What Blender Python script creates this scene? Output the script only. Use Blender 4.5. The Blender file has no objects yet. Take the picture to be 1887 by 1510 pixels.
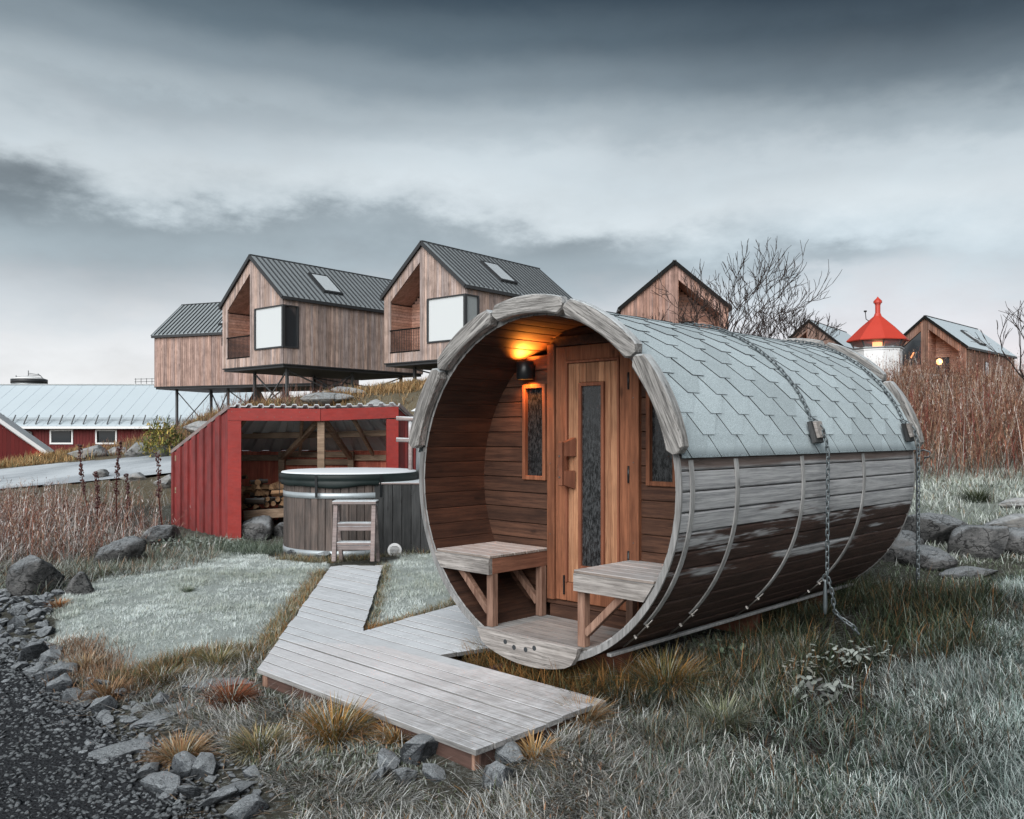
import bpy, bmesh, math, random
import numpy as np
from mathutils import Vector, Matrix, noise

rng = np.random.default_rng(7)
random.seed(7)
R = math.radians
scn = bpy.context.scene
COL = scn.collection

# ------------------------------------------------------------------ camera
CAMH = 1.47
F, HY, CX = 1600.0, 800.0, 943.5          # focal length and horizon in pixels of the 1887 px wide photograph
cam_d = bpy.data.cameras.new('camera')
cam = bpy.data.objects.new('camera', cam_d); COL.objects.link(cam)
cam.location = (0, 0, CAMH); cam.rotation_euler = (R(90), 0, 0)
cam_d.sensor_width = 36; cam_d.lens = 36 * F / 1887
cam_d.shift_y = (HY - 755) / 1887
cam_d.clip_start = .05; cam_d.clip_end = 3000
scn.camera = cam

# ------------------------------------------------------------------ exposure
scn.view_settings.view_transform = 'Standard'
scn.view_settings.look = 'None'
EXPO = 1.5
scn.view_settings.exposure = EXPO
scn.view_settings.gamma = 1
scn.view_settings.use_curve_mapping = False

# ------------------------------------------------------------------ sky
SUN_EL, SUN_ROT = R(33), R(200)           # soft light behind thin cloud, from behind left of the camera
world = bpy.data.worlds.new('World'); scn.world = world; world.use_nodes = True
def make_sky():
    nt = world.node_tree; nd = nt.nodes; lk = nt.links; nd.clear()
    def m(op, a, b=None, c=None):
        n = nd.new('ShaderNodeMath'); n.operation = op
        for i, v in enumerate((a, b, c)):
            if v is None: continue
            if isinstance(v, (int, float)): n.inputs[i].default_value = v
            else: lk.new(v, n.inputs[i])
        return n.outputs[0]
    def sstep(x, a, b):
        n = nd.new('ShaderNodeMapRange'); n.interpolation_type = 'SMOOTHSTEP'
        lk.new(x, n.inputs[0]); n.inputs[1].default_value = a; n.inputs[2].default_value = b
        return n.outputs[0]
    tc = nd.new('ShaderNodeTexCoord'); sp = nd.new('ShaderNodeSeparateXYZ'); lk.new(tc.outputs['Generated'], sp.inputs[0])
    x, y, z = sp.outputs
    az = m('MULTIPLY', m('ARCTAN2', x, y), 57.2958)
    el = m('MULTIPLY', m('ARCSINE', z), 57.2958)
    # streaky cloud noise laid over azimuth and height
    def nz(sa, se, seed, det=5, rough=.55):
        cb = nd.new('ShaderNodeCombineXYZ')
        hx = nd.new('ShaderNodeVectorMath'); hx.operation = 'MULTIPLY'
        lk.new(tc.outputs['Generated'], hx.inputs[0]); hx.inputs[1].default_value = (sa, sa, se)
        n = nd.new('ShaderNodeTexNoise'); n.noise_dimensions = '4D'; n.inputs['W'].default_value = seed
        n.inputs['Scale'].default_value = 1; n.inputs['Detail'].default_value = det; n.inputs['Roughness'].default_value = rough
        lk.new(hx.outputs[0], n.inputs['Vector']); return m('SUBTRACT', n.outputs[0], .5)
    n1 = nz(3.4, 8, 3.1); n2 = nz(9, 20, 8.4, 6, .6); n3 = nz(1.4, 3, 1.7, 2); n4 = nz(16, 30, 5.2, 6, .62)
    calm = m('SUBTRACT', 1, m('MULTIPLY', sstep(el, 16.5, 23), .6))
    elw = m('ADD', el, m('MULTIPLY', calm, m('ADD', m('MULTIPLY', n1, 6), m('ADD', m('MULTIPLY', n2, 4.5), m('MULTIPLY', n4, 2)))))
    azw = m('ADD', az, m('ADD', m('MULTIPLY', n1, 22), m('MULTIPLY', n2, 10)))
    # slope of the cloud layers: they sink towards the right
    elt = m('ADD', elw, m('MULTIPLY', azw, .03))
    def blob(a0, e0, sa, se, amp):
        da = m('DIVIDE', m('SUBTRACT', azw, a0), sa); de = m('DIVIDE', m('SUBTRACT', elw, e0), se)
        s = m('ADD', m('MULTIPLY', da, da), m('MULTIPLY', de, de))
        return m('MULTIPLY', m('EXPONENT', m('MULTIPLY', s, -1)), amp)
    ramp = nd.new('ShaderNodeValToRGB')
    lk.new(m('DIVIDE', m('ADD', elt, 10), 100), ramp.inputs[0])
    cr = ramp.color_ramp; cr.interpolation = 'EASE'
    stops = [(-10, (.60, .64, .68)), (1, (.86, .86, .875)), (4.5, (.83, .84, .86)), (7.5, (.71, .75, .785)), (11, (.56, .645, .69)), (15, (.62, .68, .71)), (17.3, (.57, .635, .67)),
             (19.5, (.43, .495, .53)), (22, (.245, .30, .335)), (24.5, (.115, .155, .182)), (27, (.044, .067, .085)), (33, (.032, .052, .068)), (42, (.07, .095, .115)), (60, (.13, .165, .19)), (90, (.16, .20, .23))]
    while len(cr.elements) > 1: cr.elements.remove(cr.elements[-1])
    cr.elements[0].position = 0; cr.elements[0].color = (*stops[0][1], 1)
    for e, c in stops[1:]:
        k = cr.elements.new((e + 10) / 100); k.color = (*c, 1)
    dark = blob(-31, 14.4, 4.5, 1.5, .62)
    bank = m('MULTIPLY', sstep(azw, 15, 7), m('MULTIPLY', sstep(elw, 14.3, 12.6), sstep(elw, 5.5, 11)))
    dark = m('ADD', dark, m('MULTIPLY', bank, .31))
    dark = m('ADD', dark, blob(-22, 12.9, 9, 1.0, .14))
    dark = m('ADD', dark, blob(6, 12.6, 6, 1.3, .16))
    dark = m('ADD', dark, blob(-24, 19.0, 9, 1.4, .22))
    dark = m('ADD', dark, blob(16.5, 10.0, 5, .9, .34))
    dark = m('ADD', dark, m('MULTIPLY', m('MULTIPLY', sstep(elw, 16.5, 23), sstep(az, -8, 28)), .55))
    lite = m('ADD', blob(21, 12, 9, 3.0, .14), blob(-4, 16, 12, 2.0, .12))
    lite = m('ADD', lite, m('ADD', m('MULTIPLY', n2, .42), m('MULTIPLY', n4, .22)))
    lite = m('ADD', lite, m('MULTIPLY', n3, .15))
    fac = m('MAXIMUM', m('ADD', m('SUBTRACT', 1, m('MINIMUM', dark, .72)), lite), .2)
    mul = nd.new('ShaderNodeVectorMath'); mul.operation = 'SCALE'
    lk.new(ramp.outputs[0], mul.inputs[0]); lk.new(fac, mul.inputs['Scale'])
    # cloud shadow runs blue
    bt = nd.new('ShaderNodeMix'); bt.data_type = 'RGBA'; bt.blend_type = 'MULTIPLY'; bt.clamp_factor = True
    lk.new(m('MULTIPLY', dark, 1.3), bt.inputs['Factor']); lk.new(mul.outputs[0], bt.inputs['A']); bt.inputs['B'].default_value = (.95, 1.0, 1.03, 1)
    # faint warm tint low on the right
    wt = nd.new('ShaderNodeMix'); wt.data_type = 'RGBA'; wt.blend_type = 'MULTIPLY'
    lk.new(m('MULTIPLY', blob(30, 2, 26, 6, 1.0), 1.0), wt.inputs['Factor'])
    lk.new(bt.outputs['Result'], wt.inputs['A']); wt.inputs['B'].default_value = (1.1, .985, .985, 1)
    STR = .1
    sc = nd.new('ShaderNodeVectorMath'); sc.operation = 'SCALE'
    lk.new(wt.outputs['Result'], sc.inputs[0]); sc.inputs['Scale'].default_value = 1 / (2 ** EXPO) / STR
    sky = nd.new('ShaderNodeTexSky'); sky.sky_type = 'NISHITA'; sky.sun_disc = False
    sky.sun_elevation = SUN_EL; sky.sun_rotation = SUN_ROT
    mx = nd.new('ShaderNodeMix'); mx.data_type = 'RGBA'; mx.inputs['Factor'].default_value = .97
    lk.new(sky.outputs[0], mx.inputs['A']); lk.new(sc.outputs[0], mx.inputs['B'])
    bg = nd.new('ShaderNodeBackground'); bg.inputs['Strength'].default_value = STR
    lk.new(mx.outputs['Result'], bg.inputs[0])
    out = nd.new('ShaderNodeOutputWorld'); lk.new(bg.outputs[0], out.inputs[0])
make_sky()
sun_d = bpy.data.lights.new('sun', 'SUN'); sun_d.energy = 1.5; sun_d.angle = R(55); sun_d.color = (1, .985, .96)
sun = bpy.data.objects.new('sun', sun_d); COL.objects.link(sun)
_sd = Vector((math.sin(SUN_ROT) * math.cos(SUN_EL), math.cos(SUN_ROT) * math.cos(SUN_EL), math.sin(SUN_EL)))
sun.rotation_euler = _sd.to_track_quat('Z', 'Y').to_euler()

# ------------------------------------------------------------------ places
def P(u, v, Y):                            # point of the place seen at (u, v) at distance Y
    return ((u - CX) / F * Y, Y, CAMH + (HY - v) / F * Y)
def G(u, v, z=0.0):                        # same, on the level z
    Y = (CAMH - z) * F / (v - HY); return ((u - CX) / F * Y, Y, z)

# ------------------------------------------------------------------ object helpers
def tag(o, label=None, cat=None, group=None, kind=None):
    if label: o['label'] = label
    if cat: o['category'] = cat
    if group: o['group'] = group
    if kind: o['kind'] = kind
    return o
def empty(name, loc=(0, 0, 0), rz=0, label=None, cat=None, group=None):
    o = bpy.data.objects.new(name, None); COL.objects.link(o)
    o.location = loc; o.rotation_euler = (0, 0, rz); o.empty_display_size = .1
    return tag(o, label, cat, group)
def link(name, me, parent=None, loc=None):
    o = bpy.data.objects.new(name, me); COL.objects.link(o)
    if parent: o.parent = parent
    if loc is not None: o.location = loc
    return o
def copy_tree(o, parent=None):
    c = o.copy(); COL.objects.link(c); c.parent = parent
    for ch in o.children: copy_tree(ch, c)
    return c

class MB:
    """collects shapes into one mesh"""
    def __init__(s): s.v = []; s.f = []; s.m = []; s.sm = []; s.c = []; s.col = None
    def add(s, vs, fs, mi=0, smooth=False, col=None):
        b = len(s.v); s.v += [tuple(p) for p in vs]; s.f += [tuple(i + b for i in f) for f in fs]
        s.m += ([mi] * len(fs) if isinstance(mi, int) else list(mi)); s.sm += [smooth] * len(fs)
        s.c += [col if col is not None else (1, 1, 1)] * len(vs)
        return s
    def box(s, lo, hi, mi=0, ch=0, mat=None, col=None):
        x0, y0, z0 = lo; x1, y1, z1 = hi
        if ch <= 0:
            vs = [(x0, y0, z0), (x1, y0, z0), (x1, y1, z0), (x0, y1, z0), (x0, y0, z1), (x1, y0, z1), (x1, y1, z1), (x0, y1, z1)]
            fs = [(0, 3, 2, 1), (4, 5, 6, 7), (0, 1, 5, 4), (1, 2, 6, 5), (2, 3, 7, 6), (3, 0, 4, 7)]
        else:
            ch = min(ch, (x1 - x0) * .4, (y1 - y0) * .4, (z1 - z0) * .4)
            vs = []; idx = {}
            for i, X in enumerate((x0, x1)):
                for j, Y in enumerate((y0, y1)):
                    for k, Z in enumerate((z0, z1)):
                        sx = ch if i == 0 else -ch; sy = ch if j == 0 else -ch; sz = ch if k == 0 else -ch
                        idx[i, j, k, 0] = len(vs); vs.append((X, Y + sy, Z + sz))
                        idx[i, j, k, 1] = len(vs); vs.append((X + sx, Y, Z + sz))
                        idx[i, j, k, 2] = len(vs); vs.append((X + sx, Y + sy, Z))
            fs = []
            for i in (0, 1):
                q = [idx[i, 0, 0, 0], idx[i, 1, 0, 0], idx[i, 1, 1, 0], idx[i, 0, 1, 0]]; fs.append(q if i else q[::-1])
                q = [idx[0, i, 0, 1], idx[0, i, 1, 1], idx[1, i, 1, 1], idx[1, i, 0, 1]]; fs.append(q if i else q[::-1])
                q = [idx[0, 0, i, 2], idx[1, 0, i, 2], idx[1, 1, i, 2], idx[0, 1, i, 2]]; fs.append(q if i else q[::-1])
            for i in (0, 1):
                for j in (0, 1):
                    fl = (i + j) % 2
                    q = [idx[i, j, 0, 0], idx[i, j, 1, 0], idx[i, j, 1, 1], idx[i, j, 0, 1]]; fs.append(q if fl else q[::-1])
                    q = [idx[i, 0, j, 0], idx[i, 0, j, 2], idx[i, 1, j, 2], idx[i, 1, j, 0]]; fs.append(q if fl else q[::-1])
                    q = [idx[0, i, j, 1], idx[1, i, j, 1], idx[1, i, j, 2], idx[0, i, j, 2]]; fs.append(q if fl else q[::-1])
                    for k in (0, 1):
                        q = [idx[i, j, k, 0], idx[i, j, k, 1], idx[i, j, k, 2]]; fs.append(q if (i + j + k) % 2 else q[::-1])
        if mat is not None: vs = [tuple(mat @ Vector(p)) for p in vs]
        return s.add(vs, fs, mi, col=col)
    def beam(s, a, b, w, h, mi=0, ch=0, up=(0, 0, 1), col=None):
        a = Vector(a); b = Vector(b); d = b - a; L = d.length; d.normalize(); up = Vector(up)
        if abs(d.dot(up)) > .98: up = Vector((0, 1, 0))
        sx = d.cross(up).normalized(); sz = sx.cross(d).normalized()
        M = Matrix((sx, d, sz)).transposed().to_4x4(); M.translation = a
        return s.box((-w / 2, 0, -h / 2), (w / 2, L, h / 2), mi, ch, M, col)
    def tube(s, pts, r, n=8, mi=0, caps=True, smooth=True, closed=False, col=None):
        pts = [Vector(p) for p in pts]; k = len(pts)
        rr = r if isinstance(r, (list, tuple)) else [r] * k
        vs = []; ref = None
        for i, p in enumerate(pts):
            if closed: t = pts[(i + 1) % k] - pts[i - 1]
            else: t = pts[min(i + 1, k - 1)] - pts[max(i - 1, 0)]
            t.normalize()
            if ref is None: ref = Vector((0, 0, 1)) if abs(t.z) < .9 else Vector((1, 0, 0))
            a = t.cross(ref)
            if a.length < 1e-5: ref = Vector((1, 0, 0)) if abs(t.x) < .9 else Vector((0, 1, 0)); a = t.cross(ref)
            a.normalize(); b = t.cross(a).normalized()
            ref = -b if False else ref
            for j in range(n):
                an = 2 * math.pi * j / n
                vs.append(p + rr[i] * (math.cos(an) * a + math.sin(an) * b))
        fs = []
        for i in range(k if closed else k - 1):
            i2 = (i + 1) % k
            for j in range(n):
                j2 = (j + 1) % n; fs.append((i * n + j, i * n + j2, i2 * n + j2, i2 * n + j))
        if caps and not closed: fs += [tuple(range(n))[::-1], tuple((k - 1) * n + j for j in range(n))]
        return s.add(vs, fs, mi, smooth, col)
    def lathe(s, prof, n=24, c=(0, 0, 0), mi=0, smooth=True, a0=0, flat_caps=True):
        vs = []
        for r, z in prof:
            for j in range(n):
                an = a0 + 2 * math.pi * j / n; vs.append((c[0] + r * math.cos(an), c[1] + r * math.sin(an), c[2] + z))
        fs = []
        for i in range(len(prof) - 1):
            for j in range(n):
                j2 = (j + 1) % n; fs.append((i * n + j, i * n + j2, (i + 1) * n + j2, (i + 1) * n + j))
        if flat_caps: fs += [tuple(range(n))[::-1], tuple((len(prof) - 1) * n + j for j in range(n))]
        return s.add(vs, fs, mi, smooth)
    def prism(s, poly, e, mi=0, mi_side=None, col=None):
        """poly: 3-D points in order; e: extrusion vector"""
        n = len(poly); e = Vector(e)
        vs = [Vector(p) for p in poly] + [Vector(p) + e for p in poly]
        fs = [tuple(range(n))[::-1], tuple(range(n, 2 * n))] + [(i, (i + 1) % n, n + (i + 1) % n, n + i) for i in range(n)]
        nrm = (vs[1] - vs[0]).cross(vs[2] - vs[1])
        if nrm.dot(e) < 0: fs = [f[::-1] for f in fs]
        return s.add(vs, fs, [mi, mi] + [mi if mi_side is None else mi_side] * n, col=col)
    def mesh(s, name, mats):
        me = bpy.data.meshes.new(name); me.from_pydata([tuple(p) for p in s.v], [], s.f)
        for m_ in (mats if isinstance(mats, (list, tuple)) else [mats]): me.materials.append(m_)
        me.polygons.foreach_set('material_index', s.m); me.polygons.foreach_set('use_smooth', s.sm)
        if any(c != (1, 1, 1) for c in s.c):
            at = me.color_attributes.new('tint', 'FLOAT_COLOR', 'POINT')
            a = np.ones((len(s.v), 4), 'f'); a[:, :3] = np.array(s.c, 'f'); at.data.foreach_set('color', a.ravel())
        me.update(); return me
    def build(s, name, mats, parent=None, **kw):
        o = link(name, s.mesh(name, mats), parent)
        return tag(o, **kw) if kw else o

def np_mesh(name, V, Fc, mat, tint=None, smooth=False):
    """V (n,3); Fc list of face index arrays, each (k, 3) or (k, 4)"""
    me = bpy.data.meshes.new(name)
    me.vertices.add(len(V)); me.vertices.foreach_set('co', np.ascontiguousarray(V, 'f').ravel())
    idx = np.concatenate([a.ravel() for a in Fc]).astype('i'); tot = np.concatenate([np.full(len(a), a.shape[1]) for a in Fc]).astype('i')
    me.loops.add(len(idx)); me.loops.foreach_set('vertex_index', idx)
    me.polygons.add(len(tot)); st = np.concatenate([[0], np.cumsum(tot)[:-1]]).astype('i')
    me.polygons.foreach_set('loop_start', st); me.polygons.foreach_set('loop_total', tot)
    if smooth: me.polygons.foreach_set('use_smooth', np.ones(len(tot), bool))
    me.materials.append(mat)
    if tint is not None:
        at = me.color_attributes.new('tint', 'FLOAT_COLOR', 'POINT')
        a = np.ones((len(V), 4), 'f'); a[:, :3] = tint; at.data.foreach_set('color', a.ravel())
    me.update(calc_edges=True); return me

# ------------------------------------------------------------------ materials
class NT:
    def __init__(s, name, rough=.8, spec=.3, metal=0):
        s.mat = bpy.data.materials.new(name); s.mat.use_nodes = True
        s.nt = s.mat.node_tree; s.nd = s.nt.nodes; s.lk = s.nt.links
        s.b = s.nd['Principled BSDF']; s.b.inputs['Roughness'].default_value = rough
        s.b.inputs['Specular IOR Level'].default_value = spec; s.b.inputs['Metallic'].default_value = metal
    def inp(s, n, i, v):
        if v is None: return
        if isinstance(v, (int, float)): n.inputs[i].default_value = v
        elif isinstance(v, tuple): n.inputs[i].default_value = (*v, 1) if len(v) == 3 and n.inputs[i].type == 'RGBA' else v
        else: s.lk.new(v, n.inputs[i])
    def m(s, op, a, b=None, c=None, clamp=False):
        n = s.nd.new('ShaderNodeMath'); n.operation = op; n.use_clamp = clamp
        for i, v in enumerate((a, b, c)): s.inp(n, i, v)
        return n.outputs[0]
    def vm(s, op, a, b=None):
        n = s.nd.new('ShaderNodeVectorMath'); n.operation = op; s.inp(n, 0, a)
        if b is not None:
            if op == 'SCALE': s.inp(n, 3, b)
            else: s.inp(n, 1, b)
        return n.outputs[0]
    def mix(s, f, a, b, mode='MIX'):
        n = s.nd.new('ShaderNodeMix'); n.data_type = 'RGBA'; n.blend_type = mode
        s.inp(n, 'Factor', f); s.inp(n, 'A', a); s.inp(n, 'B', b); return n.outputs['Result']
    def step(s, x, a, b, lo=0, hi=1):
        n = s.nd.new('ShaderNodeMapRange'); n.interpolation_type = 'SMOOTHSTEP'
        s.inp(n, 0, x)
        for i, v in ((1, a), (2, b), (3, lo), (4, hi)): n.inputs[i].default_value = v
        return n.outputs[0]
    def obj(s): 
        n = s.nd.new('ShaderNodeTexCoord'); return n.outputs['Object']
    def geo(s, k='Position'): return s.nd.new('ShaderNodeNewGeometry').outputs[k]
    def rnd(s): return s.nd.new('ShaderNodeObjectInfo').outputs['Random']
    def xyz(s, v):
        n = s.nd.new('ShaderNodeSeparateXYZ'); s.inp(n, 0, v); return n.outputs
    def noise(s, v, scale=1, det=4, rough=.55, w=None, dist=0):
        n = s.nd.new('ShaderNodeTexNoise'); s.inp(n, 'Vector', v)
        if w is not None: n.noise_dimensions = '4D'; s.inp(n, 'W', w)
        n.inputs['Scale'].default_value = scale; n.inputs['Detail'].default_value = det; n.inputs['Roughness'].default_value = rough
        n.inputs['Distortion'].default_value = dist
        return n.outputs['Fac' if 'Fac' in n.outputs else 0]
    def vor(s, v, scale=1, out='Distance', feat='F1', rand=1):
        n = s.nd.new('ShaderNodeTexVoronoi'); s.inp(n, 'Vector', v); n.feature = feat
        n.inputs['Scale'].default_value = scale; n.inputs['Randomness'].default_value = rand; return n.outputs[out]
    def attr(s, name='tint'):
        n = s.nd.new('ShaderNodeVertexColor'); n.layer_name = name; return n.outputs[0]
    def bump(s, h, st=.3, dist=.01):
        n = s.nd.new('ShaderNodeBump'); n.inputs['Strength'].default_value = st; n.inputs['Distance'].default_value = dist
        s.lk.new(h, n.inputs['Height']); s.lk.new(n.outputs[0], s.b.inputs['Normal']); return s
    def base(s, c): s.inp(s.b, 'Base Color', c); return s
    def rough(s, c): s.inp(s.b, 'Roughness', c); return s

FROST = (.66, .72, .76)
def wood(name, c0, c1, axis=0, grain=60, rough=.75, var=.35, knots=.6, frost=0, frost_all=0, space='obj', bumpk=.35, stain=None, tint=False, dirt=.35, checks=.55):
    """planed or weathered timber, fibres along the axis; frost lies on faces that look up"""
    n = NT(name, rough)
    co = n.obj() if space == 'obj' else n.geo()
    r = n.rnd()
    off = n.nd.new('ShaderNodeCombineXYZ'); n.inp(off, 0, n.m('MULTIPLY', r, 17.3)); n.inp(off, 1, n.m('MULTIPLY', r, 9.1)); n.inp(off, 2, n.m('MULTIPLY', r, 23.7))
    co = n.vm('ADD', co, off.outputs[0])
    sc = [1, 1, 1]; sc[axis] = .06
    cv = n.vm('MULTIPLY', co, tuple(sc))
    g1 = n.noise(cv, grain, 8, .72); g2 = n.noise(cv, grain * .25, 3, .6, dist=.6)
    cc = [1, 1, 1]; cc[axis] = .022
    ck = n.noise(n.vm('MULTIPLY', co, tuple(cc)), grain * 1.5, 3, .55)
    ck = n.step(n.m('ABSOLUTE', n.m('SUBTRACT', ck, .5)), .0, .022, 1, 0)
    ck = n.m('MULTIPLY', ck, n.step(g2, .42, .6))
    sc2 = [1, 1, 1]; sc2[axis] = .42
    kv = n.vm('MULTIPLY', co, tuple(sc2))
    kn = n.step(n.vor(kv, grain * .14), .03, .12, 1, 0)
    big = n.noise(co, 2.3, 3)
    f = n.m('ADD', n.m('MULTIPLY', n.step(g1, .38, .62), .65), n.m('MULTIPLY', n.step(g2, .32, .66), .35))
    col = n.mix(f, c0, c1)
    dk = n.m('ADD', 1 - var / 2, n.m('MULTIPLY', r, var))
    dk = n.m('MULTIPLY', dk, n.m('ADD', 1 - dirt, n.m('MULTIPLY', n.step(big, .3, .62), dirt)))
    col = n.vm('SCALE', col, dk)
    col = n.mix(n.m('MULTIPLY', ck, checks), col, tuple(x * .18 for x in c0))
    col = n.mix(n.m('MULTIPLY', kn, knots), col, tuple(x * .22 for x in c0))
    if tint: col = n.mix(1, col, n.attr(), 'MULTIPLY')
    if stain: col = stain(n, col, co)
    if frost or frost_all:
        nz = n.xyz(n.geo('Normal'))[2]
        fn = n.noise(n.vm('ADD', n.geo(), (3, 1, 7)), 9, 5, .7)
        fine = n.noise(cv, grain * 1.6, 5, .7)
        k = n.m('ADD', n.m('MULTIPLY', n.step(nz, .25, .85), frost), frost_all)
        k = n.m('MULTIPLY', k, n.m('ADD', .55, n.m('MULTIPLY', n.step(n.m('ADD', n.m('MULTIPLY', fn, .5), n.m('MULTIPLY', fine, .5)), .38, .58), .45)), clamp=True)
        col = n.mix(k, col, FROST)
    n.base(col)
    n.bump(n.m('ADD', g1, n.m('ADD', n.m('MULTIPLY', ck, -.8), n.m('MULTIPLY', kn, -.5))), bumpk, .006)
    return n.mat
def paint(name, c, rough=.5, spec=.4, metal=0, frost=0, var=.15, scale=8, tint=False, speck=0):
    n = NT(name, rough, spec, metal)
    p = n.geo()
    nn = n.noise(p, scale, 5, .65)
    col = n.vm('SCALE', n.mix(0, c, c), n.m('ADD', 1 - var, n.m('MULTIPLY', nn, var * 2)))
    if tint: col = n.mix(1, col, n.attr(), 'MULTIPLY')
    if speck:
        col = n.mix(n.m('MULTIPLY', n.step(n.noise(p, 90, 3, .8), .56, .72), speck), col, FROST)
    if frost:
        nz = n.xyz(n.geo('Normal'))[2]
        k = n.m('MULTIPLY', n.m('MULTIPLY', n.step(nz, .3, .8), frost), n.m('ADD', .6, n.m('MULTIPLY', n.noise(p, 14, 4), .6)), clamp=True)
        col = n.mix(k, col, FROST)
    n.base(col); n.bump(nn, .15, .01); return n.mat
def glass(name, c=(.02, .022, .025), rough=.08, frost=0):
    n = NT(name, rough, .6)
    if frost:
        p = n.vm('MULTIPLY', n.obj(), (1, 1, .35))
        k = n.step(n.noise(p, 85, 7, .8), .40, .70)
        n.base(n.mix(n.m('MULTIPLY', k, frost), c, (.30, .32, .34))); n.rough(n.m('ADD', rough, n.m('MULTIPLY', k, .45)))
    else: n.base(c)
    return n.mat
def emit(name, c, s):
    n = NT(name); n.b.inputs['Emission Color'].default_value = (*c, 1); n.b.inputs['Emission Strength'].default_value = s
    n.b.inputs['Base Color'].default_value = (*c, 1); return n.mat

M = {}
def weather(n, col, co):
    """silvered upper staves, bare brown wood below with ragged tide lines"""
    p = n.obj(); x, y, z = n.xyz(p)
    r = n.rnd()
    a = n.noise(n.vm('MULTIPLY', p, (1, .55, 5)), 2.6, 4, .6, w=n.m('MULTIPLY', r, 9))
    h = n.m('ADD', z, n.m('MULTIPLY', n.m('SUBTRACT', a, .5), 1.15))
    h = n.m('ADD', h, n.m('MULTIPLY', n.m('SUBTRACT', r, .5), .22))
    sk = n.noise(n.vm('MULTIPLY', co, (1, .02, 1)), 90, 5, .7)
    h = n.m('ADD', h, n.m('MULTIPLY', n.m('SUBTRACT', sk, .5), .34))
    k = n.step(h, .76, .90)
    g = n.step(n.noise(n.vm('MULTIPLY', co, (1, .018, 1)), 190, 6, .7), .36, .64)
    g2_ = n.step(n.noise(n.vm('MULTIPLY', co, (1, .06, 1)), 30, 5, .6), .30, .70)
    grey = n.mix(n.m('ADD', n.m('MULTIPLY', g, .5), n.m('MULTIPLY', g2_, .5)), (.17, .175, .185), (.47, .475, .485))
    top = n.step(n.m('ADD', z, n.m('MULTIPLY', a, .08)), 1.265, 1.295)     # brown where the eave keeps it dry, with the eave's shadow line painted in
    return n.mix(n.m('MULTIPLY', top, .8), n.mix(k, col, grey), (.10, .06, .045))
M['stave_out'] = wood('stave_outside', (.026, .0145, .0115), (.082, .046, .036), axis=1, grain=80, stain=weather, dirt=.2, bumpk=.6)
M['stave_in'] = wood('stave_inside', (.024, .011, .0075), (.068, .032, .020), axis=1, grain=45, var=.5, bumpk=.3)
M['wall_in'] = wood('end_wall_planks', (.040, .018, .012), (.125, .060, .037), axis=0, grain=45, var=.5)
M['door_trim'] = wood('door_trim_timber', (.14, .050, .025), (.30, .120, .062), axis=2, grain=45, var=.25)
M['door_plank'] = wood('door_plank_pine', (.23, .10, .052), (.46, .24, .135), axis=2, grain=40, var=.3, knots=1)
M['ring'] = wood('silver_ring_timber', (.10, .096, .092), (.50, .485, .47), axis=0, grain=70, checks=.9, frost=.75, var=.2, bumpk=1.0, dirt=.3, knots=.3)
M['rim'] = wood('silver_rim', (.20, .20, .20), (.40, .40, .40), axis=2, grain=50, frost=.2)
M['grey_x'] = wood('silver_timber_across', (.17, .155, .145), (.46, .43, .41), axis=0, grain=60, frost=.35, bumpk=.9)
M['bench_top'] = wood('bench_slat_timber', (.16, .125, .105), (.38, .33, .30), axis=0, grain=60, frost=.45)
M['bench_side'] = wood('bench_side_timber', (.13, .055, .035), (.24, .11, .07), axis=1, grain=50)
M['leg'] = wood('bench_leg_timber', (.14, .07, .048), (.34, .21, .155), axis=2, grain=50, var=.3)
M['floor'] = wood('porch_floor_timber', (.10, .09, .082), (.30, .28, .26), axis=0, grain=55, frost=.25)
M['cradle'] = wood('cradle_timber', (.09, .032, .02), (.17, .065, .038), axis=0, grain=30)
def deck_frost(n, col, co):
    p = n.geo()
    # worn frost: thin towards the right-hand end where feet have crossed it
    nn = n.noise(n.vm('MULTIPLY', n.obj(), (1, .5, 1)), 5, 6, .75)
    x = n.xyz(n.obj())[0]
    thin = n.m('ADD', .30, n.m('MULTIPLY', n.step(x, -.9, .7), .7))
    gr = n.step(n.noise(n.vm('MULTIPLY', n.obj(), (.05, 1, 1)), 95, 7, .75), .40, .60)
    k = n.m('SUBTRACT', 1.10, n.m('MULTIPLY', thin, n.m('ADD', n.m('MULTIPLY', n.step(nn, .38, .60), .38), n.m('MULTIPLY', gr, .45))))
    k = n.m('SUBTRACT', k, n.m('MULTIPLY', n.rnd(), .16))
    nz = n.step(n.xyz(n.geo('Normal'))[2], .3, .85)
    return n.mix(n.m('MULTIPLY', n.m('MULTIPLY', k, nz), .93, clamp=True), col, (.74, .775, .815))
M['deck'] = wood('frosted_deck_timber', (.16, .158, .158), (.38, .375, .37), axis=0, grain=70, stain=deck_frost, bumpk=.5)
M['deck_edge'] = wood('deck_joist_timber', (.06, .036, .03), (.12, .07, .058), axis=0, grain=30)
def felt():
    n = NT('frosted_roof_felt', .9, .2); p = n.obj()
    g = n.noise(p, 260, 3, .8); b = n.noise(p, 5, 4)
    r = n.rnd()
    c = n.mix(n.step(g, .38, .60), (.28, .345, .375), (.60, .685, .72))
    c = n.mix(n.m('MULTIPLY', n.step(b, .5, .72), .3), c, (.36, .42, .45))
    z = n.xyz(p)[2]
    e = n.step(n.m('ADD', z, n.m('MULTIPLY', g, .08)), 1.335, 1.40)
    c = n.mix(n.m('MULTIPLY', n.m('SUBTRACT', 1, e), n.step(g, .44, .56)), c, (.05, .06, .065))
    n.base(n.vm('SCALE', c, n.m('ADD', .84, n.m('MULTIPLY', r, .22)))); n.bump(g, .5, .004); return n.mat
M['felt'] = felt()
M['felt_edge'] = paint('felt_edge', (.035, .04, .045), .9)
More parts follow.
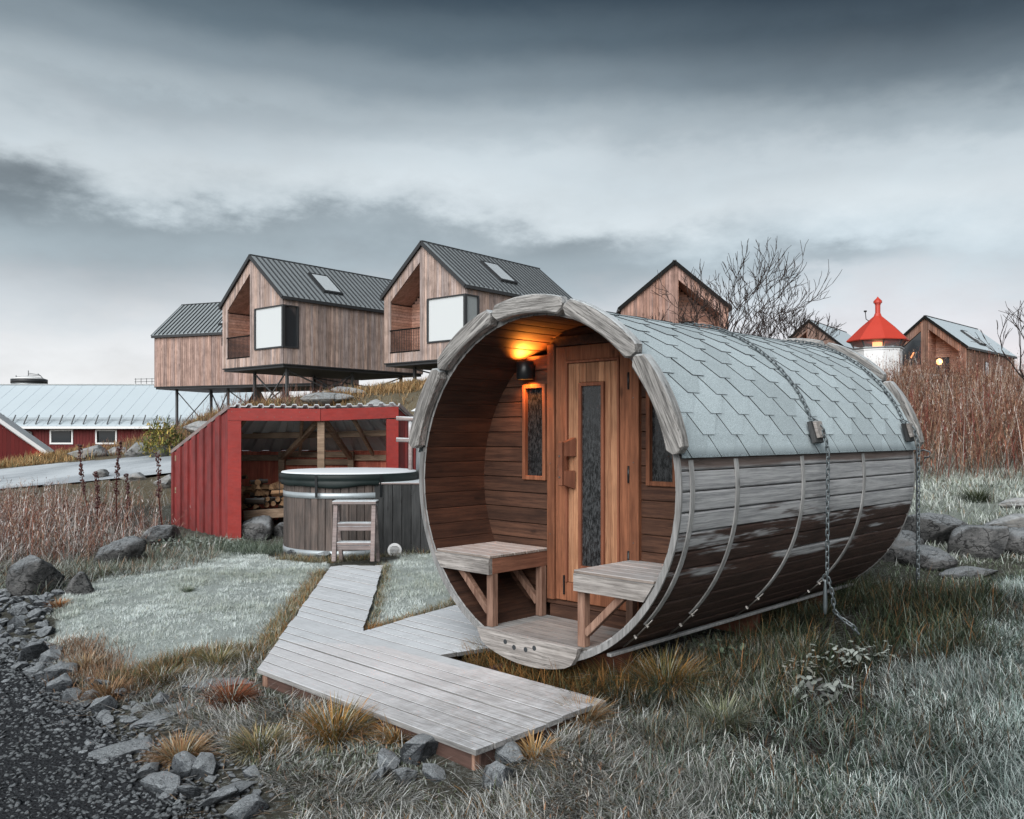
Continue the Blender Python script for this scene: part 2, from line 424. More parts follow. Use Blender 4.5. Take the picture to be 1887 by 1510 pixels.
M['iron'] = paint('dull_iron', (.05, .055, .06), .5, .5, .6, frost=.5)
M['chain'] = paint('frosted_chain_steel', (.10, .12, .13), .45, .5, .5, frost=.55, scale=40)
M['black'] = paint('black_metal', (.012, .014, .016), .35, .5)
M['bolt'] = paint('bright_bolt', (.20, .19, .18), .35, .5, .8)
M['dark_glass'] = glass('dark_window_glass', (.006, .007, .008), .12, .12)
M['door_glass'] = glass('rimed_door_glass', (.008, .009, .010), .15, .22)
M['handle'] = wood('handle_timber', (.16, .055, .03), (.28, .11, .062), axis=2, grain=30)

# background timber: tinted board by board
M['clad'] = wood('weathered_larch', (.28, .215, .195), (.60, .475, .43), axis=2, grain=14, tint=True, space='geo', var=.1, knots=.5, dirt=.25, bumpk=.2)
M['clad_red'] = wood('red_larch', (.33, .18, .135), (.54, .32, .25), axis=0, grain=12, tint=True, space='geo', var=.1, dirt=.2, bumpk=.2)
M['roof_metal'] = paint('grey_metal_roof', (.36, .40, .42), .45, .5, .3, var=.15, scale=1.2)
M['seam'] = paint('dark_roof_seam', (.04, .045, .05), .5)
M['trim_dark'] = paint('dark_trim', (.035, .037, .04), .5)
M['steel_post'] = paint('grey_steel', (.09, .095, .10), .5, .4, .3)
M['white_pane'] = glass('pane_white_blind', (.60, .635, .65), .12)
M['pane_sky'] = paint('pane_reflecting', (.55, .60, .63), .08, .8)
M['pane_dark'] = glass('pane_dark', (.03, .035, .04), .05)
M['curtain'] = paint('curtain_pane', (.30, .33, .34), .4)
M['red'] = wood('red_painted_boards', (.16, .010, .008), (.27, .018, .013), axis=2, grain=34, rough=.6, var=.22, knots=.15, frost_all=.05, space='geo', dirt=.35, checks=.35, bumpk=.5)
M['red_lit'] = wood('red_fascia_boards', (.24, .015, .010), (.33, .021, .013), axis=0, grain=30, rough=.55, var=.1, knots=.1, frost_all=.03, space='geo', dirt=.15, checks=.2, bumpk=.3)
M['red_old'] = wood('red_washed_boards', (.50, .11, .07), (.74, .24, .16), axis=2, grain=30, var=.3, space='geo')
M['raw'] = wood('raw_frame_timber', (.20, .135, .09), (.46, .33, .235), axis=0, grain=30, space='geo', frost=.1)
M['log'] = wood('split_birch', (.20, .105, .055), (.48, .30, .17), axis=0, grain=30, space='geo', var=.7)
M['bark'] = paint('log_bark', (.07, .055, .045), .9, .2, var=.5, scale=30, frost=.2)
M['tub'] = wood('tub_stave_timber', (.045, .033, .028), (.135, .10, .085), axis=2, grain=50, frost_all=.04, var=.6)
M['tub_box'] = wood('dark_stained_boards', (.022, .024, .025), (.06, .062, .064), axis=2, grain=50, var=.5)
M['band'] = paint('frosted_steel_band', (.42, .47, .50), .45, .5, .4, var=.2)
M['cover'] = paint('green_vinyl_cover', (.010, .018, .018), .55, .35, frost=0, var=.5)
M['snow'] = paint('hoarfrost', (.74, .78, .82), .9, .1, var=.06, scale=30)
M['ladder'] = wood('ladder_timber', (.14, .085, .075), (.30, .22, .20), axis=0, grain=40, frost=1.0, frost_all=.15)
M['tile'] = paint('frosted_roof_sheet', (.56, .59, .61), .8, frost=.95)
M['barn_roof'] = paint('barn_roof_sheet', (.53, .61, .66), .55, .4, var=.07, scale=.35)
M['barn_red'] = paint('barn_red_boards', (.115, .008, .008), .7, tint=True)
M['white'] = paint('white_paint', (.74, .75, .76), .5, var=.08)
M['beacon_red'] = paint('beacon_red_enamel', (.50, .050, .03), .5, .5, var=.1, scale=2)
M['zinc'] = paint('zinc', (.35, .37, .38), .4, .5, .6)

def rock_mat(name, c0, c1, frost, scale=6, fb=.42):
    n = NT(name, .9, .25); p = n.geo(); r = n.rnd()
    a = n.noise(p, scale, 8, .7); b = n.noise(n.vm('MULTIPLY', p, (1, 1, 3)), scale * 5, 5, .7); s = n.noise(p, scale * 22, 3, .8)
    c = n.mix(n.step(a, .3, .7), c0, c1); c = n.vm('SCALE', c, n.m('ADD', .72, n.m('MULTIPLY', r, .55)))
    c = n.mix(n.m('MULTIPLY', n.step(b, .50, .62), .7), c, tuple(x * .4 for x in c0))
    crk = n.step(n.vor(n.vm('ADD', p, n.vm('SCALE', n.vm('SUBTRACT', (a_ := n.nd.new('ShaderNodeTexNoise')).outputs['Color'], (.5, .5, .5)), .25)), scale * .9, 'Distance', 'DISTANCE_TO_EDGE'), .0, .03, 1, 0)
    c = n.mix(n.m('MULTIPLY', crk, .6), c, tuple(x * .3 for x in c0))
    nz = n.xyz(n.geo('Normal'))[2]
    k = n.m('MULTIPLY', n.step(n.m('ADD', nz, n.m('MULTIPLY', n.m('SUBTRACT', b, .5), 1.0)), fb, fb + .5), n.m('ADD', .45, n.m('MULTIPLY', n.step(s, .35, .6), .55)))
    c = n.mix(n.m('MULTIPLY', k, frost), c, (.58, .63, .67))
    n.base(c); n.bump(n.m('ADD', n.m('MULTIPLY', a, 2), n.m('ADD', n.m('SUBTRACT', b, crk), n.m('MULTIPLY', s, .5))), 1.0, .03); return n.mat
M['rock'] = rock_mat('grey_stone', (.030, .036, .044), (.18, .20, .22), .9, 9, .30)
M['boulder'] = rock_mat('granite_boulder', (.05, .052, .054), (.22, .22, .22), .62, 5, .5)
M['crag'] = rock_mat('crag_rock', (.10, .10, .098), (.30, .29, .275), .45, .7)
def blade_mat(name='grass_blade', rough=.85):
    n = NT(name, rough, .15); n.base(n.attr()); return n.mat
M['blade'] = blade_mat()
def ground_mat():
    n = NT('frosty_soil', .95, .1); p = n.geo()
    a = n.noise(p, 1.2, 6, .65); b = n.noise(p, 28, 6, .75); c = n.noise(p, 160, 3, .8)
    col = n.attr()
    col = n.vm('SCALE', col, n.m('ADD', .55, n.m('MULTIPLY', b, .9)))
    col = n.mix(n.m('MULTIPLY', n.step(n.m('ADD', n.m('MULTIPLY', b, .6), n.m('MULTIPLY', c, .4)), .5, .62), .5), col, (.42, .47, .48))
    n.base(col); n.bump(n.m('ADD', b, n.m('MULTIPLY', c, .4)), .8, .03); return n.mat
M['ground'] = ground_mat()
def road_mat():
    n = NT('frosted_road', .85, .3); p = n.geo()
    a = n.noise(p, .35, 5, .6); b = n.noise(p, 30, 5, .75)
    n.base(n.mix(n.step(n.m('ADD', n.m('MULTIPLY', a, .6), n.m('MULTIPLY', b, .4)), .38, .60), (.30, .335, .37), (.58, .63, .67))); n.bump(b, .3, .01); return n.mat
M['road'] = road_mat()
def gravel_mat():
    n = NT('dark_gravel', .95, .2); p = n.geo()
    v = n.vor(p, 60); b = n.noise(p, 90, 4, .7)
    c = n.mix(n.step(b, .35, .7), (.018, .02, .024), (.06, .066, .074)); n.base(c); n.bump(n.m('ADD', v, b), 1.0, .02); return n.mat
M['gravel'] = gravel_mat()
M['pebble'] = rock_mat('gravel_pebble', (.020, .024, .030), (.13, .145, .16), .75, 20, .34)
# ------------------------------------------------------------------ terrain
TH = R(44.5); TS, TC = math.sin(TH), math.cos(TH)
BX, BY = .121, 4.958
def BW(p, a): return (BX + TC * p + TS * a, BY - TS * p + TC * a)     # barrel frame to world
CTRL = []
for x, y, z in [(0, 0, -.03), (-3, 0, -.08), (3, 0, 0), (0, 3.2, -.05), (-1, 3.6, -.01), (-.8, 4.2, .03), (-1.5, 4.9, .03), (-.2, 3.6, .0), (-2.2, 3.6, -.14), (-3.5, 3.5, -.17), (-4.5, 5, -.17), (-6, 5, -.15),
                (1.5, 3.3, -.02), (3, 3.2, .02), (6, 3, .05), (0.4, 4.2, .05), (-.6, 5.2, .02), (-2.0, 4.6, -.04), (-2.0, 5.4, .03), (-3, 6.5, .05), (-2, 7.5, .07), (-1, 8, .07),
                (-.7, 6.4, .07), (-3.6, 8.2, .07), (-1.7, 9, .09), (-4.6, 7.2, -.05), (-4, 5.8, -.12), (-1.7, 10, .05), (-3.5, 11.4, .02), (-5.5, 12, .05), (-3.5, 14.5, .25), (-1, 14, .5), (-1, 11, .1),
                (-6.5, 9.5, 0), (-8, 9, -.05), (-9, 12, 0), (-12, 14, 0),
                (*BW(0, .3), .02), (*BW(0, 1.5), .04), (*BW(0, 3), .12), (*BW(1.2, .2), .12), (*BW(.6, -.15), .07), (*BW(1.1, .9), .14), (*BW(1.25, 1.4), .18), (*BW(1.25, 3), .30), (*BW(2.2, .2), .09), (*BW(2.4, 1.6), .20), (*BW(-1.2, 2), .1), (*BW(-1.5, 4), .4),
                (3.5, 5.3, .2), (5, 6, .25), (7, 6, .3), (4.2, 7.5, .27), (5.5, 8.4, .28), (4.6, 9.6, .5), (6, 10, .55), (9, 9.5, .5), (5, 11.5, .62), (7, 14, .8), (4.8, 15, .85), (9.5, 16, .95),
                (10, 19, 1.6), (14, 16, 1.4), (0, 18, 1.1), (3, 20, 1.7),
                (-25, 60, -1.7), (-45, 60, -1.7), (-60, 60, -1.8), (-25, 48, -.9), (-45, 45, -.9), (-18, 62, -1.4), (-10, 62, 1.5),
                (0, 62, 2.5), (20, 70, 4), (45, 60, 4), (60, 30, 2), (-40, 20, -.2), (-25, 14, -.1), (0, 45, 4.6), (8, 42, 4.2), (16, 40, 3.9), (34, 52, 4.3), (25, 60, 4.4)]:
    CTRL.append((x, y, z))
for u, v, Y in [(0, 870, 30), (0, 905, 21), (150, 853, 28), (318, 833, 25), (300, 880, 19), (150, 893, 20.5), (0, 860, 33), (100, 852, 32.5), (200, 846, 32), (310, 818, 31), (345, 782, 34), (400, 766, 35),
                (440, 752, 33), (520, 745, 33), (600, 736, 35), (660, 714, 37), (740, 711, 33), (790, 705, 36), (560, 747, 30), (480, 785, 26), (640, 768, 27), (740, 760, 26), (400, 800, 26), (340, 822, 26),
                (640, 790, 20), (760, 780, 20), (900, 706, 38), (1500, 700, 28), (1617, 697, 30), (1700, 712, 28), (1800, 700, 36), (1887, 705, 36), (1700, 800, 20), (1850, 790, 20), (1750, 760, 24), (1887, 740, 26)]:
    CTRL.append(P(u, v, Y))
CT = np.array(CTRL)
def _rbf(d): return np.sqrt(d * d + .6)
_D = np.hypot(CT[:, None, 0] - CT[None, :, 0], CT[:, None, 1] - CT[None, :, 1])
_A = _rbf(_D) - np.eye(len(CT)) * .08
_n = len(CT); _K = np.block([[_A, np.ones((_n, 1))], [np.ones((1, _n)), np.zeros((1, 1))]])
_W = np.linalg.solve(_K, np.append(CT[:, 2], 0))
_gr = np.random.default_rng(5).random((256, 256))
def vnoise(x, y):
    xi = np.floor(x).astype(int); yi = np.floor(y).astype(int); fx = x - xi; fy = y - yi
    fx = fx * fx * (3 - 2 * fx); fy = fy * fy * (3 - 2 * fy)
    g = lambda a, b: _gr[a & 255, b & 255]
    return (g(xi, yi) * (1 - fx) + g(xi + 1, yi) * fx) * (1 - fy) + (g(xi, yi + 1) * (1 - fx) + g(xi + 1, yi + 1) * fx) * fy
def fbm(x, y, o=4):
    s = 0; a = .5
    for i in range(o): s = s + a * vnoise(x * 2 ** i + 17 * i, y * 2 ** i + 31 * i); a *= .5
    return s
def H0(x, y):
    x = np.atleast_1d(np.asarray(x, float)); y = np.atleast_1d(np.asarray(y, float)); out = np.empty(len(x))
    for i in range(0, len(x), 20000):
        d = np.hypot(x[i:i + 20000, None] - CT[None, :, 0], y[i:i + 20000, None] - CT[None, :, 1])
        out[i:i + 20000] = _rbf(d) @ _W[:-1] + _W[-1]
    return out
def inpoly(x, y, poly):
    x = np.asarray(x); y = np.asarray(y); c = np.zeros(x.shape, bool); n = len(poly)
    for i in range(n):
        x1, y1 = poly[i][:2]; x2, y2 = poly[(i + 1) % n][:2]
        if y1 == y2: continue
        t = ((y1 > y) != (y2 > y)) & (x < (x2 - x1) * (y - y1) / (y2 - y1) + x1); c ^= t
    return c
ROADC = np.array([(-60, 24, 0), (-30, 25.5, 0), (-15, 25, 0), (-9.6, 24.6, 0), (-5, 24, 0), (-1, 24.2, 0)])
def road_z(x, y): return np.clip(.092 + .1 * (x + 12.4) + .089 * (y - 21), -.35, 1.5)
def road_d(x, y):
    """distance to the road's middle line and its height there"""
    best = np.full(x.shape, 1e9); zz = np.zeros(x.shape)
    for i in range(len(ROADC) - 1):
        a, b = ROADC[i], ROADC[i + 1]; e = b - a; L2 = e[0] ** 2 + e[1] ** 2
        t = np.clip(((x - a[0]) * e[0] + (y - a[1]) * e[1]) / L2, 0, 1)
        d = np.hypot(x - a[0] - t * e[0], y - a[1] - t * e[1]); m_ = d < best
        best = np.where(m_, d, best)
    return best, road_z(x, y)
def H(x, y, rough=True):
    x = np.atleast_1d(np.asarray(x, float)); y = np.atleast_1d(np.asarray(y, float))
    z = H0(x, y); r = np.hypot(x, y)
    far = np.clip((r - 90) / 150, 0, 1); z = np.clip(z, -3, 6) * (1 - far) + (-3) * far
    if rough:
        amp = np.clip((r - 3) * .004, .012, .09)
        z = z + amp * (fbm(x * 1.6, y * 1.6) - .47) * 2 + np.clip((r - 26) * .06, 0, .8) * (fbm(x * .22 + 40, y * .22) - .47)
        d, rz = road_d(x, y); k = np.clip((d - 4.0) / 1.8, 0, 1); k = k * k * (3 - 2 * k)
        z = z * k + rz * (1 - k)
    return z
def Hs(x, y): return float(H(x, y)[0])
def GT(u, v, guess=0.0):
    """the point of the ground seen at (u, v)"""
    z = guess
    for _ in range(12):
        Y = min(max((CAMH - z) * F / max(v - HY, 1), 1), 60); z = .5 * z + .5 * Hs((u - CX) / F * Y, Y)
    return ((u - CX) / F * Y, Y, z)

GRAVEL = [G(u, v, -.15) for u, v in [(-500, 1180), (0, 1232), (60, 1262), (120, 1330), (200, 1385), (240, 1430), (300, 1470), (350, 1510), (420, 1620), (-600, 1700)]]
GRAVEL[-2:] = [(-.9, 2.2, 0), (-6, 2.2, 0)]
LAWN_L = [G(u, v, .04) for u, v in [(95, 1185), (110, 1130), (150, 1085), (235, 1045), (330, 1012), (430, 1003), (525, 1032), (610, 1045), (598, 1065), (560, 1105), (515, 1160), (476, 1210), (420, 1208), (340, 1222), (240, 1240), (170, 1235), (115, 1215)]]
LAWN_W = [G(u, v, .06) for u, v in [(708, 1040), (800, 1020), (860, 1060), (860, 1110), (770, 1140), (700, 1162), (668, 1160), (684, 1110)]]
LAWN_R = [(.35, 2.2), (.55, 3.3), (1.0, 3.75), (1.7, 4.1), (2.15, 4.6), (2.7, 5.4), (3.2, 6.1), (3.9, 7.2), (4.6, 7.6), (7, 8.0), (11, 8), (11, 2.2)]
def zone_col(x, y):
    n = fbm(x * 2.3, y * 2.3); n2 = fbm(x * .5 + 9, y * .5)
    c = np.stack([.055 + .06 * n, .052 + .06 * n, .042 + .05 * n], 1)          # rough ground, dead grass and soil
    def put(mask, col): c[mask] = np.array(col) * (.75 + .5 * n[mask])[:, None]
    hill = (y > 15)
    put(hill, (.13, .105, .065))
    put(inpoly(x, y, LAWN_L) | inpoly(x, y, LAWN_W), (.42, .47, .45))
    put(inpoly(x, y, LAWN_R), (.05, .068, .060))
    put(inpoly(x, y, GRAVEL), (.04, .045, .05))
    back = (x > 3.2) & (y > 8.5) & (y < 15.5); put(back, (.26, .29, .26))
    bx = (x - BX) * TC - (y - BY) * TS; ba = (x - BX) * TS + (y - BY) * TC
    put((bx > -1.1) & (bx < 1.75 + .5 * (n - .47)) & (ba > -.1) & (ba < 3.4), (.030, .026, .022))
    return c
def make_ground():
    az = np.concatenate([np.arange(-180, -48, 4.), np.arange(-48, 48, .2), np.arange(48, 180, 4.)]); az = np.radians(az)
    r = np.concatenate([[.01], 1.2 * (900 / 1.2) ** (np.linspace(0, 1, 330) ** 1.25)])
    A, Rr = np.meshgrid(az, r); x = (Rr * np.sin(A)).ravel(); y = (Rr * np.cos(A)).ravel()
    z = H(x, y); z = np.where(road_d(x, y)[0] < 3.5, z - .12, z); V = np.stack([x, y, z], 1); na, nr = len(az), len(r)
    i = np.arange(nr - 1)[:, None] * na; j = np.arange(na)[None, :]; j2 = (j + 1) % na
    Q = np.stack([i + j, i + na + j, i + na + j2, i + j2], -1).reshape(-1, 4)[:, ::-1]
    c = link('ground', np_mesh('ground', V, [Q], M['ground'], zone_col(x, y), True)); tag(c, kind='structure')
    # close the hole at the camera's foot
make_ground()
def sheet(name, mask_fn, x0, x1, y0, y1, st, mat, lift=.004, kind='structure'):
    xs = np.arange(x0, x1, st); ys = np.arange(y0, y1, st); X, Y = np.meshgrid(xs, ys); x, y = X.ravel(), Y.ravel()
    z = H(x, y) + lift; n, m_ = len(xs), len(ys)
    i = np.arange(m_ - 1)[:, None] * n; j = np.arange(n - 1)[None, :]
    Q = np.stack([i + j, i + j + 1, i + n + j + 1, i + n + j], -1).reshape(-1, 4)
    k = mask_fn(x, y); Q = Q[k[Q].all(1)]; u, inv = np.unique(Q, return_inverse=True)
    return tag(link(name, np_mesh(name, np.stack([x, y, z], 1)[u], [inv.reshape(-1, 4)], mat, None, True)), kind=kind)
sheet('gravel_path', lambda x, y: inpoly(x + .12 * (vnoise(x * 4, y * 4) - .5), y + .2 * (vnoise(x * 4 + 9, y * 4) - .5), GRAVEL), -6, 0, 2.2, 7, .05, M['gravel'], .012)
sheet('road', lambda x, y: road_d(x, y)[0] < 3.4 + .4 * (vnoise(x * .7, y * .7) - .5), -45, -1, 15, 32, .25, M['road'], .0)

# ------------------------------------------------------------------ barrel sauna
AXZ = 1.182
sauna = empty('barrel_sauna', (BX, BY, .06), -TH, 'round wooden barrel sauna with frosted shingle roof and open porch, chained down beside the boardwalk', 'sauna')
Z0 = AXZ - .06                                            # axis height in the sauna's own frame
def cyl(p_ang, r, a): return (r * math.cos(p_ang), a, Z0 + r * math.sin(p_ang))
BL = 3.07
def make_barrel():
    N = 60; dth = 2 * math.pi / N
    for i in range(N):                                    # staves
        b = MB(); t0 = i * dth + .0028; t1 = (i + 1) * dth - .0028; e = .07 * dth
        jr = random.uniform(-.0015, .0025)
        ro, ri = 1.0 + jr, .962
        prof = [(t0 + .0025, ri), (t0 - .0030, ri + .0045), (t0 - .0030, ri + .012), (t0, ri + .014), (t0, ro - .008), (t0 + e, ro), ((t0 + t1) / 2, ro + .001), (t1 - e, ro), (t1, ro - .008), (t1, ri + .014), (t1 + .0027, ri + .012), (t1 + .0027, ri + .0045), (t1 - .0025, ri)]
        ys = [0, BL]; n = len(prof)
        vs = [cyl(t, r, y) for y in ys for t, r in prof]
        fs = []; mi = []
        for k in range(n):
            k2 = (k + 1) % n; fs.append((k, k2, n + k2, n + k)); mi.append(1 if k >= n - 4 or k < 3 else 0)
        fs.append(tuple(range(n))[::-1]); mi.append(2); fs.append(tuple(range(n, 2 * n))); mi.append(2)
        b.add(vs, fs, mi)
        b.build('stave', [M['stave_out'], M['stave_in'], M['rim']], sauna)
    # thin rim laths closing the stave ends
    for a0 in (-.014, BL + .002):
        b = MB(); n = 60; vs = []; A0, A1 = R(-282 if False else -190), R(10)
        for k in range(n + 1):
            t = A0 + (A1 - A0) * k / n
            vs += [cyl(t, .972, a0), cyl(t, 1.004, a0), cyl(t, 1.004, a0 + .012), cyl(t, .972, a0 + .012)]
        fs = []
        for k in range(n):
            for j in range(4): fs.append((k * 4 + j, k * 4 + (j + 1) % 4, k * 4 + 4 + (j + 1) % 4, k * 4 + 4 + j))
        b.add(vs, fs); b.build('end_lath', M['rim'], sauna)
    # shingles
    w, e, rr = 3.10 / 11, .1165, 1.012
    a_lo, a_hi = R(9.5), R(170.5)
    rows = int((math.pi / 2 - a_lo) * rr / e) + 1
    for side in (0, 1):
        for k in range(-1, rows):
            off = 0 if k % 2 == 0 else .5
            for j in range(-1, 12):
                c = (j + .5 + off) * w - .02 + random.uniform(-.004, .004); sb = k * e
                # hexagonal tab outline in (y, s)
                hw = w / 2 - .0025; fl = .054
                out = [(c - fl, sb), (c + fl, sb), (c + hw, sb + e), (c + hw, sb + e * 2.05), (c - hw, sb + e * 2.05), (c - hw, sb + e)]
                mid = []
                for q in range(6): mid.append(out[q])
                lo_y, hi_y = -.012, BL + .012
                if c + hw < lo_y or c - hw > hi_y: continue
                pts = [(min(max(y_, lo_y), hi_y), s_) for y_, s_ in mid]
                if k < 0: pts = [(max(c - hw, lo_y), 0), (min(c + hw, hi_y), 0), (min(c + hw, hi_y), e * .5), (min(c + hw, hi_y), e * 1.1), (max(c - hw, lo_y), e * 1.1), (max(c - hw, lo_y), e * .5)]
                jj = random.uniform(0, .002)
                def at(y_, s_, lift):
                    an = a_lo + s_ / rr; an = min(an, math.pi / 2 + .02)
                    if side: an = math.pi - an
                    fr = (s_ - sb) / (2.05 * e)
                    return cyl(an, rr + lift + .010 * (1 - fr) + jj, y_)
                T = .007
                top = [at(y_, s_, T) for y_, s_ in pts]; bot = [at(y_, s_, 0) for y_, s_ in pts]
                # one extra rib across the middle keeps the sheet curved
                vs = top + bot; n = 6
                fs = [(0, 1, 2, 5), (5, 2, 3, 4)]; mi = [0, 0]
                if side == 0: fs = [f[::-1] for f in fs]
                for q in range(6):
                    f_ = (q, q + 6, (q + 1) % 6 + 6, (q + 1) % 6); fs.append(f_ if side == 0 else f_[::-1]); mi.append(1)
                MB().add(vs, fs, mi).build('shingle', [M['felt'], M['felt_edge']], sauna)
    # felt underlay and dark drip edge
    b = MB(); n = 40; vs = []
    for k in range(n + 1):
        t = a_lo + (a_hi - a_lo) * k / n
        vs += [cyl(t, 1.004, .012), cyl(t, 1.011, .012), cyl(t, 1.011, BL - .0), cyl(t, 1.004, BL - .0)]
    fs = []
    for k in range(n):
        for j in range(4): fs.append((k * 4 + j, k * 4 + (j + 1) % 4, k * 4 + 4 + (j + 1) % 4, k * 4 + 4 + j))
    b.add(vs, fs); b.build('felt_underlay', M['felt_edge'], sauna)
    # ring segments, front and back
    jt = [10.3, 42.0, 73.8, 105.2, 137.2, 169.2]
    for a0, sgn in ((-.075, 1), (BL + .012, 1)):
        for k in range(5):
            A0, A1 = R(jt[k] + .45), R(jt[k + 1] - .45); n = 20; d = .072
            me_v = []
            for q in range(n + 1):
                f_ = q / n; t = A0 + (A1 - A0) * f_
                en = min(f_, 1 - f_) * (A1 - A0)               # distance from the segment's end, radians
                rd = .034; c_ = 0 if en > rd else rd - math.sqrt(max(rd * rd - (rd - en) ** 2, 0))
                bow = .004 * math.sin(f_ * math.pi)
                r0, r1 = .972 + c_ * .9, 1.072 + bow - c_ * .9
                sq = .010
                for (rr_, yy) in ((r0, a0 + sq), (r0 + sq, a0), (r1 - sq * 1.6, a0), (r1 - sq * .4, a0 + sq * .5), (r1, a0 + sq * 1.6), (r1, a0 + d - sq), (r1 - sq, a0 + d), (r0 + sq, a0 + d), (r0, a0 + d - sq)):
                    # own frame: x along the chord, z outward
                    me_v.append(cyl(t, rr_, yy))
            mt_ = (A0 + A1) / 2; org = Vector(cyl(mt_, 1.02, a0 + d / 2))
            Rm = Matrix.Rotation(-(mt_ - math.pi / 2), 3, 'Y')
            inv = Rm.transposed()
            vs = [inv @ (Vector(p) - org) for p in me_v]; fs = []
            m9 = 9
            for q in range(n):
                for j in range(m9): fs.append((q * m9 + j, q * m9 + (j + 1) % m9, (q + 1) * m9 + (j + 1) % m9, (q + 1) * m9 + j))
            fs += [tuple(range(m9))[::-1], tuple(n * m9 + j for j in range(m9))]
            o = MB().add(vs, fs, 0, False).build('ring_segment', M['ring'], sauna)
            o.location = org; o.rotation_euler = Rm.to_euler()
    # hoops: pale strap over the side, threaded rod and bolts low down
    for a in (.085, .52, 1.28, 2.16):
        b = MB(); n = 26; A0, A1 = R(-44 - a * 1.5), R(9); vs = []
        for k in range(n + 1):
            t = A0 + (A1 - A0) * k / n
            vs += [cyl(t, 1.002, a - .018), cyl(t, 1.009, a - .018), cyl(t, 1.009, a + .018), cyl(t, 1.002, a + .018)]
        fs = []
        for k in range(n):
            for j in range(4): fs.append((k * 4 + j, k * 4 + (j + 1) % 4, k * 4 + 4 + (j + 1) % 4, k * 4 + 4 + j))
        fs += [(0, 1, 2, 3), (n * 4 + 3, n * 4 + 2, n * 4 + 1, n * 4)]
        hp = b.add(vs, fs).build('hoop_strap', M['rim'], sauna)
        t0 = A0; rod = MB().tube([cyl(t0 + .05, 1.018, a), cyl(t0 - .09, 1.018, a), cyl(t0 - .2, 1.022, a)], .005, 6)
        rod.build('threaded_rod', M['bolt'], hp)
        for q in (.0, -.10):
            MB().tube([cyl(t0 + q, 1.008, a), cyl(t0 + q, 1.028, a)], .010, 6, smooth=False).build('nut', M['bolt'], hp)
    # rear end wall
    b = MB(); n = 40; vs = [cyl(2 * math.pi * k / n, .961, BL - .05) for k in range(n)] + [cyl(2 * math.pi * k / n, .961, BL - .02) for k in range(n)]
    fs = [tuple(range(n)), tuple(range(n, 2 * n))[::-1]] + [(k, n + k, n + (k + 1) % n, (k + 1) % n) for k in range(n)]
    b.add(vs, fs); b.build('rear_wall', M['stave_out'], sauna)
    # iron hook on the far rim
    MB().tube([(1.0, BL + .02, Z0 + .15), (1.06, BL + .03, Z0 + .17), (1.10, BL + .03, Z0 + .155), (1.10, BL + .03, Z0 + .12), (1.06, BL + .03, Z0 + .11)], .007, 6).build('hook', M['iron'], sauna)
    # cradles under the barrel
    for a in (.30, 1.75, 2.8):
        cr = MB(); pts = []
        for k in range(13):
            x_ = -.44 + .88 * k / 12; pts.append((x_, a - .05, Z0 - math.sqrt(1.006 ** 2 - x_ * x_)))
        g = -.02
        poly = pts + [(.44, a - .05, g), (.30, a - .05, g), (.30, a - .05, .05), (-.30, a - .05, .05), (-.30, a - .05, g), (-.44, a - .05, g)]
        cr.prism(poly, (0, .10, 0)); cr.build('cradle', M['cradle'], sauna)
    # long lath low on the flank
    p_, q_ = .53, -.885
    MB().beam((p_, .02, Z0 + q_ ), (p_, BL, Z0 + q_), .03, .018, ch=.003).build('flank_lath', M['rim'], sauna)

    # --- porch
    WA = .53
    def wplank(x0, x1, z0, z1, name='wall_plank', y=WA, t=.025, par=sauna, mat=M['wall_in']):
        """horizontal plank clipped to the round wall"""
        rr_ = .9625
        def lim(x, z):
            m_ = math.sqrt(max(rr_ * rr_ - z * z, 0)); return max(-m_, min(m_, x))
        zs = [z0 + .0015, z0 + .006, (z0 + z1) / 2, z1 - .006, z1 - .0015]
        L_ = [(lim(x0, z), z) for z in zs]; R_ = [(lim(x1, z), z) for z in zs]
        if min(r[0] - l[0] for l, r in zip(L_, R_)) < .004: return
        front = []
        dep = [.006, 0, 0, 0, .006]
        vs = [(x, y + d, Z0 + z) for (x, z), d in zip(L_, dep)] + [(x, y + d, Z0 + z) for (x, z), d in zip(R_, dep)]
        vs += [(x, y + t, Z0 + z) for (x, z) in L_] + [(x, y + t, Z0 + z) for (x, z) in R_]
        fs = []
        for k in range(4):
            fs.append((k, 5 + k, 6 + k, 1 + k)); fs.append((10 + k, 11 + k, 16 + k, 15 + k))
            fs.append((k, k + 1, 11 + k, 10 + k)); fs.append((5 + k, 15 + k, 16 + k, 6 + k))
        fs += [(0, 10, 15, 5), (4, 9, 19, 14)]
        MB().add(vs, fs).build(name, mat, par)
    zz = -.90; H_ = .1
    while zz < .95:
        z1 = min(zz + H_, .955)
        for side in (-1, 1):
            x0, x1 = (-1, -.347) if side < 0 else (.368, 1)
            if zz >= -.005 and z1 <= .605:
                if side < 0: wplank(-1, -.576, zz, z1); 
                else: wplank(.368, .424, zz, z1); wplank(.62, 1, zz, z1)
            else: wplank(x0, x1, zz, z1)
        if z1 > .86: wplank(-.347, .368, max(zz, .86), z1)
        zz += H_
    wplank(-.347, .368, -.9, -.80); wplank(-.347, .368, -.80, -.765)
    # dark room behind the wall
    b = MB(); b.box((-.9, WA + .03, Z0 - .35), (.9, WA + .035, Z0 + .4)); b.build('back_board', M['felt_edge'], sauna)
